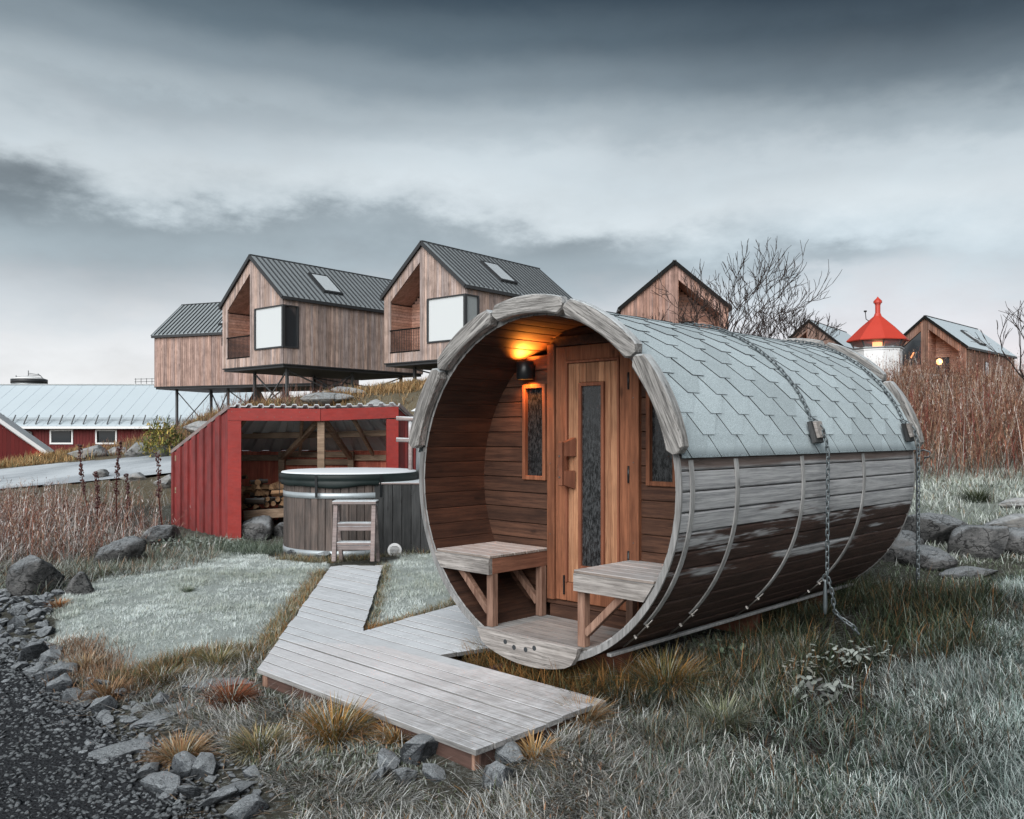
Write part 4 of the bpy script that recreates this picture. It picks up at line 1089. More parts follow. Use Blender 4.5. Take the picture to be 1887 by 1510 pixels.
def make_box():
    x0, x1, y0, y1, zt = -1.58, -.62, 9.93, 10.9, .86
    root = empty('heater_box', (x0, y0, .03), 0, 'dark stained plank box with a round vent joined to the hot tub', 'cabinet')
    n = 9
    for i in range(n):
        a, b_ = (x1 - x0) * i / n, (x1 - x0) * (i + 1) / n
        MB().box((a + .002, 0, 0), (b_ - .002, .022, zt + random.uniform(-.002, .002)), ch=.003).build('board', M['tub_box'], root)
    for i in range(8):
        a, b_ = .03 + (y1 - y0) * i / 8, .03 + (y1 - y0) * (i + 1) / 8
        MB().box((x1 - x0 - .022, a + .002, 0), (x1 - x0, b_ - .002, zt), ch=.003).build('board', M['tub_box'], root)
    MB().box((-.01, -.012, zt + .004), (x1 - x0 + .012, y1 - y0, zt + .026), ch=.003).build('top', M['ladder'], root)
    vx, vz = .24, .11; v_ = MB().lathe([(.076, 0), (.082, .004), (.082, .014), (.070, .018)], 28, flat_caps=True)
    v_.v = [(x + vx, -z, y + vz) for x, y, z in v_.v]; v_.f = [f[::-1] for f in v_.f]; vo = v_.build('vent', M['white'], root)
    for k in range(7):
        z_ = -.045 + .015 * k; h_ = math.sqrt(max(.056 ** 2 - z_ ** 2, 0)); MB().box((vx - h_, -.0215, vz + z_ - .0025), (vx + h_, -.0185, vz + z_ + .0025)).build('slot', M['felt_edge'], vo)
make_box()
def make_ladder():
    x0, x1 = (611 - CX) / F * 9.12, (690 - CX) / F * 9.12; root = empty('ladder', (x0, 9.12, .125), 0, 'small frosted three step wooden ladder standing against the hot tub', 'ladder')
    w = x1 - x0; H_ = .60
    for x in (0, w - .045):
        MB().beam((x + .022, .02, 0), (x + .022, .12, H_), .045, .05, ch=.004).build('rail', M['ladder'], root)
        MB().beam((x + .022, .42, -.05), (x + .022, .20, H_ - .02), .04, .045, ch=.004).build('rail', M['ladder'], root)
    MB().box((-.008, .06, H_), (w + .008, .26, H_ + .035), ch=.005).build('step', M['ladder'], root)
    for z_, y_ in ((.17, .035), (.37, .07)): MB().box((.045, y_, z_), (w - .045, y_ + .15, z_ + .032), ch=.004).build('step', M['ladder'], root)
    for z_, y_ in ((.12, .035), (.32, .065)): MB().box((.045, y_ + .01, z_), (w - .045, y_ + .03, z_ + .048), ch=.003).build('cross_bar', M['ladder'], root)
make_ladder()
def make_flue():
    x, y = -1.14, 10.75; root = empty('flue', (x, y, .88), 0, 'zinc stove flue with a frosted cap and wooden guard rails beside the hot tub', 'flue')
    MB().tube([(0, 0, 0), (0, 0, .80)], .048, 14).build('pipe', M['zinc'], root)
    MB().lathe([(.11, .87), (.112, .875), (.02, .93), (.004, .935)], 20).build('cap', M['snow'], root)
    MB().tube([(0, 0, .80), (0, 0, .88)], .03, 10).build('neck', M['black'], root)
    for dx, dy in ((-.10, -.14), (.12, -.14)): MB().tube([(dx, dy, -.03), (dx, dy, .80)], .026, 8).build('guard_post', M['ladder'], root)
    for z_ in (.76, .50): MB().tube([(-.27, -.17, z_ + .02), (.30, -.17, z_)], .027, 10).build('guard_rail', M['ladder'], root)
make_flue()

# ------------------------------------------------------------------ cabins on stilts
M['ceiling'] = wood('bounce_lit_ceiling', (.40, .22, .165), (.62, .38, .30), axis=0, grain=10, space='geo', var=.1)  # lighter copy of the red lining, bounced light put into its colour
def board_tint(base=(1, 1, 1), v=.28):
    k = 1 + random.uniform(-v, v * .5); r = random.random()
    wrm = 1 + .13 * (r - .4)
    return (base[0] * k * wrm, base[1] * k, base[2] * k / wrm)
def cabin(loc, ang, w=4.9, L=8.0, hw=3.0, rise=2.05, label='', skylights=(), corner=True, loggia=-1, stilts=(), tint=(1, 1, 1), roof='metal', small_windows=(), group='timber cabins on the hill', bw=.145, triwin=False, base=0, frost=0):
    root = empty('cabin', loc, -R(ang), label, 'cabin', group)
    h = w / 2; rf = lambda x: hw + rise * (1 - abs(x) / h)
    sl = math.hypot(h, rise)
    # openings in the gable: list of (x0, x1, zlo, zhi(x))
    ops = []
    s = loggia
    lg = None
    if loggia:
        xa, xb = sorted((s * .42 * w, s * .035 * w)); zl = base + .42
        ops.append((xa, xb, zl, lambda x: rf(x) - .62)); lg = (xa, xb, zl)
    wz0, wz1 = .78, 2.58
    if corner: wxa = .06 * w; ops.append((wxa, h + 1, wz0, lambda x: wz1))
    if triwin: xa2, xb2 = sorted((-s * .40 * w, -s * .05 * w)); ops.append((xa2, xb2, 2.0, lambda x: rf(x) - .62))
    def wall(x0, x1, topf, put, openings, axis_tint=tint):
        b = MB(); x = x0
        while x < x1 - .01:
            xe = min(x + bw, x1); xm = (x + xe) / 2; iv = [(0.0, topf)]
            cuts = []
            for (a, c, zl, zh) in openings:
                if a - .01 < xm < c + .01: cuts.append((zl, zh))
            t = board_tint(axis_tint); dy = random.uniform(0, .012); g = .006
            segs = []; z = base * 0 
            cuts.sort(key=lambda q: q[0]); lo = lambda xx: 0
            prev = (lambda xx: 0.0)
            for zl, zh in cuts: segs.append((prev, (lambda xx, zl=zl: zl))); prev = zh
            segs.append((prev, topf))
            for f0, f1 in segs:
                pts = [(x + g, f0(x + g)), (xe - g, f0(xe - g)), (xe - g, f1(xe - g)), (x + g, f1(x + g))]
                if f1(xm) - f0(xm) < .02: continue
                put(b, pts, dy, t)
            x = xe
        return b
    def put_front(b, pts, dy, t): b.prism([(p, -dy, q) for p, q in pts], (0, .05 + dy, 0), col=t)
    b = wall(-h, h, lambda x: rf(x) - .02, put_front, ops)
    tag(b.build('gable_cladding', M['clad'], root), kind='stuff')
    def put_side(sx):
        def f(b, pts, dy, t): b.prism([(sx * (h + dy), p, q) for p, q in pts], (-sx * (.05 + dy), 0, 0), col=t)
        return f
    sops = [(-1, .8, wz0, lambda x: wz1)] if corner else []
    for (yw, zw, ww, hh_) in small_windows: sops.append((yw, yw + ww, zw, (lambda x, q=zw + hh_: q)))
    for sx in (1, -1):
        b = wall(.05, L, lambda x: hw - .02, put_side(sx), sops if sx == 1 else []); tag(b.build('side_cladding', M['clad'], root), kind='stuff')
    b = wall(-h, h, lambda x: rf(x) - .02, lambda b, pts, dy, t: b.prism([(p, L, q) for p, q in pts], (0, .05 + dy, 0), col=t), [])
    tag(b.build('gable_cladding', M['clad'], root), kind='stuff')
    # floor slab and inner core
    MB().box((-h + .06, .06, -.16), (h - .06, L - .02, .0)).build('floor', M['trim_dark'], root)
    MB().box((-h - .01, -.01, -.05), (h + .01, L + .01, -.005)).build('floor_edge', M['trim_dark'], root)
    # roof planes
    for sx in (1, -1):
        e = .10; ux, uz = sx * h / sl, -rise / sl; nx, nz = sx * rise / sl, h / sl
        def at(s_, y, up): return (ux * s_ + nx * up, y, hw + rise + uz * s_ + nz * up)
        rm = M['roof_metal'] if roof == 'metal' else M['barn_roof']
        b = MB(); b.add([at(0, -e, .0), at(sl + .12, -e, .0), at(sl + .12, L + e, .0), at(0, L + e, .0), at(0, -e, .09), at(sl + .12, -e, .09), at(sl + .12, L + e, .09), at(0, L + e, .09)],
              [(0, 3, 2, 1), (4, 5, 6, 7), (0, 1, 5, 4), (1, 2, 6, 5), (2, 3, 7, 6), (3, 0, 4, 7)] if sx > 0 else [(0, 1, 2, 3), (7, 6, 5, 4), (4, 5, 1, 0), (5, 6, 2, 1), (6, 7, 3, 2), (7, 4, 0, 3)], [1, 0, 1, 1, 1, 1])
        ro = b.build('roof', [rm, M['trim_dark']], root)
        b = MB(); y = .12
        if roof == 'metal':
            while y < L:
                b.add([at(.02, y, .09), at(sl + .1, y, .09), at(sl + .1, y + .035, .09), at(.02, y + .035, .09), at(.02, y, .15), at(sl + .1, y, .15), at(sl + .1, y + .035, .15), at(.02, y + .035, .15)],
                      [(4, 5, 6, 7), (0, 1, 5, 4), (1, 2, 6, 5), (2, 3, 7, 6), (3, 0, 4, 7)] if sx > 0 else [(7, 6, 5, 4), (4, 5, 1, 0), (5, 6, 2, 1), (6, 7, 3, 2), (7, 4, 0, 3)])
                y += .30
            tag(b.build('standing_seam', M['seam'], ro), kind='stuff')
        # eave gutter
        MB().beam(at(sl + .13, -e, .0), at(sl + .13, L + e, .0), .12, .14).build('gutter', M['trim_dark'], ro)
        # verge board
        MB().beam((at(.0, -e - .02, .02)), (at(sl + .12, -e - .02, .02)), .04, .16, up=(nx, 0, nz)).build('verge_board', M['clad_red'] if roof != 'metal' else M['trim_dark'], ro)
        for (ys, f0, f1, side) in skylights:
            if side != sx: continue
            wv = 1.15; b = MB()
            s0, s1 = f0 * sl, f1 * sl
            fr = [at(s0, ys, .10), at(s1, ys, .10), at(s1, ys + wv, .10), at(s0, ys + wv, .10), at(s0, ys, .20), at(s1, ys, .20), at(s1, ys + wv, .20), at(s0, ys + wv, .20)]
            fc = [(4, 5, 6, 7), (0, 1, 5, 4), (1, 2, 6, 5), (2, 3, 7, 6), (3, 0, 4, 7)]; fc = fc if sx > 0 else [f[::-1] for f in fc]
            so = MB().add(fr, fc).build('skylight', M['trim_dark'], ro)
            q = .12; pn = [at(s0 + q, ys + q, .205), at(s1 - q, ys + q, .205), at(s1 - q, ys + wv - q, .205), at(s0 + q, ys + wv - q, .205)]
            MB().add(pn, [(0, 1, 2, 3) if sx > 0 else (3, 2, 1, 0)]).build('pane', M['pane_sky'], so)
    MB().beam((0, -.12, hw + rise + .10), (0, L + .12, hw + rise + .10), .16, .05).build('ridge_cap', M['trim_dark'], root)
    # corner window wrapping round the edge
    if corner:
        t = .07
        wn = MB(); wn.box((wxa, -.06, wz0 - t), (h + .06, .10, wz0)); wn.box((wxa, -.06, wz1), (h + .06, .10, wz1 + t * .7)); wn.box((wxa - t * .2, -.06, wz0), (wxa + t, .10, wz1))
        wn.box((h - .05, -.06, wz0), (h + .06, .07, wz1)); wn.box((h - .1, .8 - t, wz0), (h + .06, .8 + .01, wz1)); wn.box((h - .1, .10, wz0 - t), (h + .06, .8, wz0)); wn.box((h - .1, .10, wz1), (h + .06, .8, wz1 + t * .7))
        wo = wn.build('window', M['trim_dark'], root)
        MB().box((wxa + t - .01, .0, wz0 - .01), (h - .04, .02, wz1 + .01)).build('pane', M['white_pane'] , wo)
        MB().box((h - .02, .06, wz0 - .01), (h, .8 - t + .01, wz1 + .01)).build('pane', M['pane_dark'] if 'left' in label else M['curtain'], wo)
    for (yw, zw, ww, hh_) in small_windows:
        fr = MB().box((h - .04, yw - .03, zw - .03), (h + .035, yw + ww + .03, zw + hh_ + .03)); wo = fr.build('window', M['trim_dark'], root)
        MB().box((h + .036, yw + .02, zw + .02), (h + .042, yw + ww - .02, zw + hh_ - .02)).build('pane', M['pane_sky'] if ww > .45 else M['pane_dark'], wo)
    if triwin:
        pts = [(xa2 + .02, 2.0), (xb2 - .02, 2.0), (xb2 - .02, rf(xb2) - .66), (xa2 + .02, rf(xa2) - .66)]
        wo = MB().prism([(p, .06, q) for p, q in pts], (0, .03, 0)).build('window', M['pane_dark'], root)
        MB().beam(((xa2 + xb2) / 2 + .2, .02, 2.5), ((xa2 + xb2) / 2 + .38, .02, 2.85), .06, .06).build('ceiling_lamp', emit('warm_lamp', (1, .3, .12), .5), wo)
    # recessed balcony
    if lg:
        xa, xb, zl = lg; dp_ = 1.3; b = MB()
        def ht(x): return rf(x) - .62
        zz = zl
        while zz < rf(0) - .7:                              # inner back wall and side, laid boards
            z1 = min(zz + .13, rf(0) - .6); t = board_tint((1, 1, 1), .2)
            # clip the back wall under the sloping ceiling
            def xl(z): 
                lim_ = h * (1 - (z + .62 - hw) / rise) if z + .62 > hw else 9
                return lim_
            xs0, xs1 = xa, xb
            lim_ = xl(z1)
            if s < 0: xs0 = max(xa, -lim_)
            else: xs1 = min(xb, lim_)
            if xs1 - xs0 > .03: b.box((xs0, dp_, zz + .006), (xs1, dp_ + .03, z1 - .006), col=t)
            xo = xa if s < 0 else xb
            if z1 < ht(xo) + .05: b.box((xo - .03, .05, zz + .006), (xo + .03, dp_, z1 - .006), col=t)
            xi = xb if s < 0 else xa; b.box((xi - .02, .05, zz + .006), (xi + .02, dp_, z1 - .006), col=t)
            zz = z1
        b.build('balcony_lining', M['clad_red'], root)
        pa, pb = (xa - .03, ht(xa - .03)), (xb + .03, ht(xb + .03))
        MB().prism([(pa[0], .03, pa[1]), (pb[0], .03, pb[1]), (pb[0], .03, pb[1] + .08), (pa[0], .03, pa[1] + .08)], (0, dp_, 0)).build('balcony_ceiling', M['ceiling'], root)
        MB().box((xa, .02, zl - .06), (xb, dp_, zl)).build('balcony_floor', M['clad_red'], root)
        xd0, xd1 = (xb - .78, xb - .06) if s < 0 else (xa + .06, xa + .9)
        dr = MB().box((xd0, dp_ - .05, zl), (xd1, dp_ - .01, zl + 2.1)).build('door', M['clad_red'], root)
        MB().box((xd0 + .08, dp_ - .06, zl + .05), (xd1 - .06, dp_ - .052, zl + 2.02)).build('pane', M['curtain'] if 'middle' in label else M['pane_dark'], dr)
        rl = MB(); rl.box((xa, -.02, zl + .98), (xb, .03, zl + 1.04)); rl.box((xa, -.02, zl), (xb, .03, zl + .05)); ro_ = rl.build('railing', M['clad_red'], root)
        bb = MB(); x = xa + .06
        while x < xb: bb.box((x, -.005, zl + .05), (x + .016, .015, zl + .98)); x += .11
        tag(bb.build('baluster', M['trim_dark'], ro_), kind='stuff')
    # stilts and bracing
    cz, sz_ = math.cos(-R(ang)), math.sin(-R(ang))
    tops = []
    for (x, y) in stilts:
        wx, wy = loc[0] + cz * x - sz_ * y, loc[1] + sz_ * x + cz * y; g = Hs(wx, wy) - loc[2] - .3; g = min(g, -.3)
        MB().box((x - .06, y - .06, g), (x + .06, y + .06, -.16)).build('stilt', M['steel_post'], root); tops.append((x, y, g))
    for i in range(0, len(tops) - 1, 1):
        (x0, y0, g0), (x1, y1, g1) = tops[i], tops[i + 1]
        if math.hypot(x1 - x0, y1 - y0) > 4.9: continue
        MB().beam((x0, y0, -.25), (x1, y1, max(g1 + .3, -2.6)), .05, .06).build('brace', M['steel_post'], root)
        MB().beam((x1, y1, -.25), (x0, y0, max(g0 + .3, -2.6)), .05, .06).build('brace', M['steel_post'], root)
    return root
def corner_origin(u, v, Y, ang, w):
    """cabin origin (middle of the gable at floor level) from its near right floor corner"""
    x, y, z = P(u, v, Y); c, s = math.cos(R(ang)), math.sin(R(ang)); return (x - c * w / 2, y + s * w / 2, z)
cabin(corner_origin(521.7, 670, 38.7, 40, 4.9), 40, label='left larch cabin of the two facing front, on stilts with corner window and skylight', skylights=((2.6, .28, .78, 1),), stilts=((-1.4, 1.1), (1.9, .6), (1.9, 4.4), (-1.4, 4.6), (1.9, 7.6)), L=8.6)
cabin(corner_origin(857, 658.4, 36, 40, 5.0), 40, w=5.0, label='middle larch cabin with curtained balcony door and wide corner window behind the barrel roof', skylights=((2.9, .25, .75, 1),), stilts=((-1.55, 1.0), (1.6, .8), (1.6, 4.4), (-1.6, 4.8)), L=8.0)
cabin((-20.15, 53.3, P(0, 713, 51)[2]), 110.6, L=10.8, label='rearmost left larch cabin seen from its long side, half hidden by the next cabin', skylights=((4.3, .28, .82, 1),), corner=False, loggia=0, small_windows=((4.9, 2.25, .35, .4), (5.4, 1.5, .4, .9)), stilts=((1.6, .9), (.4, 2.4), (1.6, 4.6), (1.6, 8.4), (-1.6, 8.4)), tint=(.95, .85, .82))
cabin((P(1243, 700, 40)[0], 40, P(0, 567, 40)[2] - 3.0), 4, label='reddish gabled cabin behind the bare trees, right of the barrel ridge', corner=False, loggia=1, tint=(.85, .68, .62), L=8, stilts=(), roof='felt')
cabin((P(1491, 700, 66)[0], 66, P(0, 592, 66)[2] - 5.05), 36, label='small far cabin with frosted roof between the bare trees and the beacon', corner=False, loggia=-1, tint=(.6, .5, .45), L=10, stilts=(), roof='felt')
_o = P(1781, 639, 54)
cabin((_o[0] - .707 * 2.45, _o[1] + .707 * 2.45, _o[2] - 3.0), 45, label='brown cabin at the right edge with a lit porch and frosted roof behind red shrubs', corner=False, loggia=1, triwin=True, tint=(.5, .37, .31), L=10, skylights=((3.6, .35, .85, 1),), small_windows=((3.6, 1.35, .55, .9), (6.6, 1.3, .55, .9)), roof='felt')
def porch_lamp():
    x, y, z = P(1731, 667, 53.5); root = empty('porch_lamp', (x, y, z), 0, 'round glowing lamp on the porch of the brown cabin at right', 'lamp')
    MB().lathe([(.02, -.2), (.14, -.14), (.19, 0), (.14, .14), (.02, .2)], 14).build('globe', emit('porch_glow', (1, .40, .18), 1.1), root)
    MB().box((-.05, .1, -.05), (.05, .5, .05)).build('bracket', M['black'], root)
    ld = bpy.data.lights.new('porch_light', 'POINT'); ld.energy = 25; ld.color = (1, .42, .16); ld.shadow_soft_size = .15
    lo = bpy.data.objects.new('porch_light', ld); COL.objects.link(lo); lo.parent = root; lo.location = (0, -.3, 0)
porch_lamp()

# ------------------------------------------------------------------ beacon
def make_beacon():
    Y = 30.; x = (1617.5 - CX) / F * Y; zb = CAMH + (HY - 712) / F * Y; k = Y / F
    root = empty('beacon', (x, Y, zb), R(12), 'small white harbour beacon with a red eight sided roof and lit lantern', 'beacon')
    z = lambda v: (712 - v) * k
    ph = R(22.5)
    MB().lathe([(.80, -1.2), (.80, z(648)), (.82, z(648)), (.82, z(645.5))], 8, smooth=False, a0=ph).build('tower', M['white'], root)
    MB().lathe([(.78, z(645.4)), (.86, z(644)), (.86, z(642.5)), (.5, z(642.4))], 8, smooth=False, a0=ph).build('gallery', M['zinc'], root)
    r0, r1, z0, z1 = .78, .93, z(642.3), z(627)
    b = MB(); 
    for j in range(8):
        a = ph + j * math.pi / 4; b.beam((r0 * math.cos(a), r0 * math.sin(a), z0), (r1 * math.cos(a), r1 * math.sin(a), z1), .035, .035)
    b.build('lantern_frame', M['steel_post'], root)
    g = NT('lantern_glass', .05, .6); g.b.inputs['Transmission Weight'].default_value = .85; g.b.inputs['Base Color'].default_value = (.8, .82, .83, 1); g.b.inputs['IOR'].default_value = 1.1
    for j in range(8):
        a, c = ph + j * math.pi / 4 + .02, ph + (j + 1) * math.pi / 4 - .02; q = .985
        MB().add([(r0 * q * math.cos(a), r0 * q * math.sin(a), z0), (r0 * q * math.cos(c), r0 * q * math.sin(c), z0), (r1 * q * math.cos(c), r1 * q * math.sin(c), z1), (r1 * q * math.cos(a), r1 * q * math.sin(a), z1)], [(0, 1, 2, 3)]).build('pane', g.mat, root)
    b = MB(); R1 = 1.03
    b.lathe([(R1, z(630)), (R1 + .01, z(628.5)), (.56, z(603)), (.13, z(583)), (.10, z(578))], 8, smooth=False, a0=ph); rf = b.build('roof', M['beacon_red'], root)
    MB().lathe([(.085, z(584)), (.085, z(562)), (.10, z(562)), (.10, z(560)), (.14, z(559)), (.14, z(555)), (.03, z(549)), (.01, z(547))], 10, smooth=False).build('ventilator', M['beacon_red'], rf)
    MB().lathe([(.16, z0), (.16, z(630))], 14).build('lens', emit('beacon_lamp', (1, .42, .16), .8), root)
    MB().lathe([(.07, z(641)), (.09, z(636)), (.07, z(631))], 12).build('lamp', emit('beacon_core', (1, .72, .42), 6), root)
    b = MB().tube([(-.42, -.1, z(593)), (-.52, -.1, z(590)), (-.55, -.1, z(577))], .014, 6); b.lathe([(.05, 0), (.05, .05)], 8, (-.55, -.1, z(577))); b.build('antenna', M['black'], rf)
make_beacon()

# ------------------------------------------------------------------ long barn, tank, red house
def make_barn():
    Yf = 60.; k = Yf / F; x0, x1 = -62., (432 - CX) * k * 1.0; ze = CAMH + (HY - 786) * k; zr = CAMH + (HY - 709.5) / F * 65.5; gz = -1.9
    root = empty('barn', ((x0 + x1) / 2, Yf, gz), 0, 'long dark red barn with pale grey sheet roof beyond the road', 'barn'); cx = (x0 + x1) / 2
    L = lambda x, y, z: (x - cx, y - Yf, z - gz)
    wins = [((95 - CX) * k, (132 - CX) * k), ((179 - CX) * k, (213 - CX) * k)]; wz0, wz1 = CAMH + (HY - 816) * k, CAMH + (HY - 794.5) * k
    b = MB(); x = x0
    while x < x1:
        xe = min(x + .22, x1); xm = (x + xe) / 2; t = board_tint((1, 1, 1), .18); hit = [w for w in wins if w[0] < xm < w[1]]
        for lo, hi in ([(gz, ze)] if not hit else [(gz, wz0), (wz1, ze)]): b.box(L(x + .008, Yf, lo), L(xe - .008, Yf + .05, hi), col=t)
        x = xe
    tag(b.build('wall_boards', M['barn_red'], root), kind='stuff')
    MB().box(L(x0 + .1, Yf + .06, gz), L(x1 - .1, Yf + 11, ze)).build('wall', M['barn_red'], root)
    b = MB(); e = .5
    b.add([L(x0, Yf - e, ze - .05), L(x1, Yf - e, ze - .05), L(x1, Yf + 5.5, zr), L(x0, Yf + 5.5, zr), L(x0, Yf + 11.5, ze), L(x1, Yf + 11.5, ze)], [(0, 1, 2, 3), (3, 2, 5, 4)]); rf = b.build('roof', M['barn_roof'], root)
    sl = Vector(L(0, Yf + 5.5, zr)) - Vector(L(0, Yf - e, ze - .05))
    b = MB(); x = x0 + .4
    while x < x1 - .3: a = Vector(L(x, Yf - e, ze - .045)); b.beam(a, a + sl, .035, .02); x += 1.0 if int(x) % 2 else 1.02
    tag(b.build('roof_seam', M['barn_roof'], rf), kind='stuff')
    MB().beam(L(x0, Yf - e - .06, ze - .09), L(x1, Yf - e - .06, ze - .09), .14, .16).build('gutter', M['white'], root)
    MB().beam(L(x0, Yf + 5.5, zr + .03), L(x1, Yf + 5.5, zr + .03), .25, .06).build('ridge_cap', M['zinc'], rf)
    g = MB(); sgn = sl.normalized()
    for q in (.35, .55, .75):
        a = Vector(L(x0, Yf - e, ze)) + sgn * q + Vector((0, 0, .22)); c = Vector(L(x1, Yf - e, ze)) + sgn * q + Vector((0, 0, .22)); g.beam(a, c, .025, .025)
    gd = g.build('snow_guard', M['steel_post'], rf); x = x0 + .5
    while x < x1: a = Vector(L(x, Yf - e, ze)) + sgn * .3; MB().beam(a, a + sgn * .55 + Vector((0, 0, .38)), .05, .07).build('bracket', M['steel_post'], gd); x += .82
    for w in wins:
        o = MB(); t = .11
        o.box(L(w[0] - t, Yf - .06, wz0 - t), L(w[1] + t, Yf + .02, wz0)); o.box(L(w[0] - t, Yf - .06, wz1), L(w[1] + t, Yf + .02, wz1 + t)); o.box(L(w[0] - t, Yf - .06, wz0), L(w[0], Yf + .02, wz1)); o.box(L(w[1], Yf - .06, wz0), L(w[1] + t, Yf + .02, wz1))
        wo = o.build('window', M['white'], root); MB().box(L(w[0], Yf + .0, wz0), L(w[1], Yf + .03, wz1)).build('pane', M['pane_dark'], wo)
    u = lambda p: (p - CX) * k; zz = lambda v: CAMH + (HY - v) * k
    MB().tube([L(u(50), Yf - .5, zz(790)), L(u(51), Yf - .4, zz(794)), L(u(59), Yf - .12, zz(797)), L(u(60), Yf - .1, zz(850))], .07, 8).build('downpipe', M['zinc'], root)
make_barn()
def make_tank():
    Y = 92.; k = Y / F; x = (54 - CX) * k; z = lambda v: CAMH + (HY - v) * k
    root = empty('storage_tank', (x, Y, z(720)), 0, 'white domed storage tank with a dark band and gangway behind the barn ridge', 'tank'); b0 = z(720)
    MB().lathe([(1.72, -2), (1.72, z(700) - b0)], 32).build('shell', M['zinc'], root)
    MB().lathe([(1.75, z(707) - b0), (1.75, z(699.5) - b0)], 32).build('band', M['trim_dark'], root)
    MB().lathe([(1.7, z(699.4) - b0), (1.2, z(696) - b0), (.5, z(693.5) - b0), (.05, z(693) - b0)], 32).build('dome', M['white'], root)
    g = MB()
    for a, c in (((-.1, 0, z(696) - b0), (-.1, 0, z(683) - b0)), ((-.1, 0, z(691) - b0), (1.2, 0, z(693) - b0)), ((-.1, 0, z(688) - b0), (1.0, 0, z(691) - b0)), ((1.2, 0, z(693) - b0), (1.5, 0, z(699) - b0)), ((-1.4, 0, z(699) - b0), (-1.4, 0, z(692) - b0)), ((-1.4, 0, z(695) - b0), (-.1, 0, z(693) - b0)), ((.9, 0, z(689) - b0), (1.2, 0, z(693) - b0))):
        g.beam(a, c, .06, .06)
    g.build('gangway', M['steel_post'], root)
    r2 = empty('railing', (P(268, 703, 80)), 0, 'thin steel railing beyond the barn ridge next to the left cabin', 'railing')
    for q in (0, .25, .5): MB().beam((-1.0, 0, q - .3), (1.2, 0, q - .25), .04, .04).build('rail', M['steel_post'], r2)
    for q in range(5): MB().beam((-.9 + q * .5, 0, -1.6), (-.9 + q * .5, 0, .28), .04, .04).build('post', M['steel_post'], r2)
make_tank()
def make_redhouse():
    Y = 36.; k = Y / F; xe = (54 - CX) * k; z = lambda v: CAMH + (HY - v) * k; g = z(880)
    root = empty('red_house', (xe - 2.4 + .25, Y, g), R(26.5), 'dark red house gable with white verge boards at the left edge below the road', 'house'); ox = xe - 2.4
    apx, apz = xe - 2.7, z(840) + 2.75 * .80; W_ = 2.7
    b = MB(); x = apx - W_ * 1.0
    while x < xe:
        x1 = min(x + .15, xe); t = board_tint((1, 1, 1), .15); f = lambda q: apz - abs(q - apx) * .80
        b.prism([(x + .004 - ox, 0, 0), (x1 - .004 - ox, 0, 0), (x1 - .004 - ox, 0, f(x1) - g), (x + .004 - ox, 0, f(x) - g)], (0, .06, 0), col=t); x = x1
    tag(b.build('wall_boards', M['barn_red'], root), kind='stuff')
    for s in (1, -1):
        a, c = (apx - ox, -.2, apz - g + .15), (apx + s * (W_ + .25) - ox, -.2, apz - (W_ + .25) * .80 - g + .15)
        MB().beam(a, c, .06, .14, up=(s * .8, 0, 1)).build('verge_board', M['white'], root)
        a2, c2 = (a[0], .1, a[2] - .17), (c[0], .1, c[2] - .17); MB().beam(a2, c2, .05, .10, up=(s * .8, 0, 1)).build('verge_board', M['white'], root)
        MB().prism([(a[0], -.18, a[2] + .06), (c[0], -.18, c[2] + .06), (c[0], -.18, c[2]), (a[0], -.18, a[2])], (0, 8, 0)).build('roof', M['tile'], root)
    MB().box((apx - W_ + .1 - ox, .1, 0), (xe - .05 - ox, 7, z(840) - g)).build('wall', M['barn_red'], root)
    lx, ly, lz = (47.5 - CX) * k - ox, -.18, z(843.5) - g
    MB().lathe([(.02, -.12), (.10, -.08), (.12, 0), (.09, .08), (.02, .11)], 12, (lx, ly, lz)).build('wall_lamp', emit('house_lamp', (1, .55, .28), 4), root)
make_redhouse()

# ------------------------------------------------------------------ bare trees
M['twig'] = paint('dark_bare_bark', (.045, .033, .030), .9, .2, var=.4, scale=20)
def bare_tree(x, y, h, label, spread=.5, seed=1, stems=3, lean=0, levels=5, group='bare trees behind the barrel'):
    rd = random.Random(seed); z = Hs(x, y) - .1; root = empty('bare_tree', (x, y, z), 0, label, 'tree', group)
    br = MB(); tr = MB()
    def grow(p, d, L, r, lv):
        n = 4 if lv > 1 else 3; pts = [p.copy()]; rs = [r]; q = p.copy(); dd = d.copy()
        for i in range(n):
            dd = (dd + Vector((rd.gauss(0, .21), rd.gauss(0, .21), rd.gauss(.05, .12)))).normalized(); q = q + dd * (L / n); pts.append(q.copy()); rs.append(r * (1 - .45 * (i + 1) / n))
        (tr if lv == levels else br).tube(pts, rs, 6 if lv >= levels - 1 else (4 if lv > 1 else 3), caps=False)
        if lv == 0: return
        k = rd.choice((2, 3, 3)) if lv > 2 else rd.choice((2, 2, 3))
        for i in range(k):
            f = rd.uniform(.45, 1) if i else 1.0; j = min(int(f * n), n - 1); pp = pts[j].lerp(pts[j + 1], f * n - j) if j < n else pts[-1]
            ax = Vector((rd.gauss(0, 1), rd.gauss(0, 1), rd.gauss(0, .4))).normalized(); a = rd.uniform(.3, .95) * (spread + .45)
            nd_ = (Matrix.Rotation(a, 3, ax) @ dd).normalized(); nd_.z = max(nd_.z, -.15); nd_ = (nd_ + Vector((0, 0, .22))).normalized()
            grow(pp, nd_, L * rd.uniform(.58, .82), max(rs[min(j + 1, n)] * rd.uniform(.55, .85), .009), lv - 1)
    for s in range(stems):
        a = 2 * math.pi * s / stems + rd.random(); t = rd.uniform(.12, .38) * (1 if stems > 1 else .2)
        grow(Vector((math.cos(a) * .12, math.sin(a) * .12, 0)), Vector((math.cos(a) * t + lean, math.sin(a) * t, 1)).normalized(), h * .36, .085 * h / 5, levels)
    tr.build('trunk', M['twig'], root); tag(br.build('branches', M['twig'], root), kind='stuff')
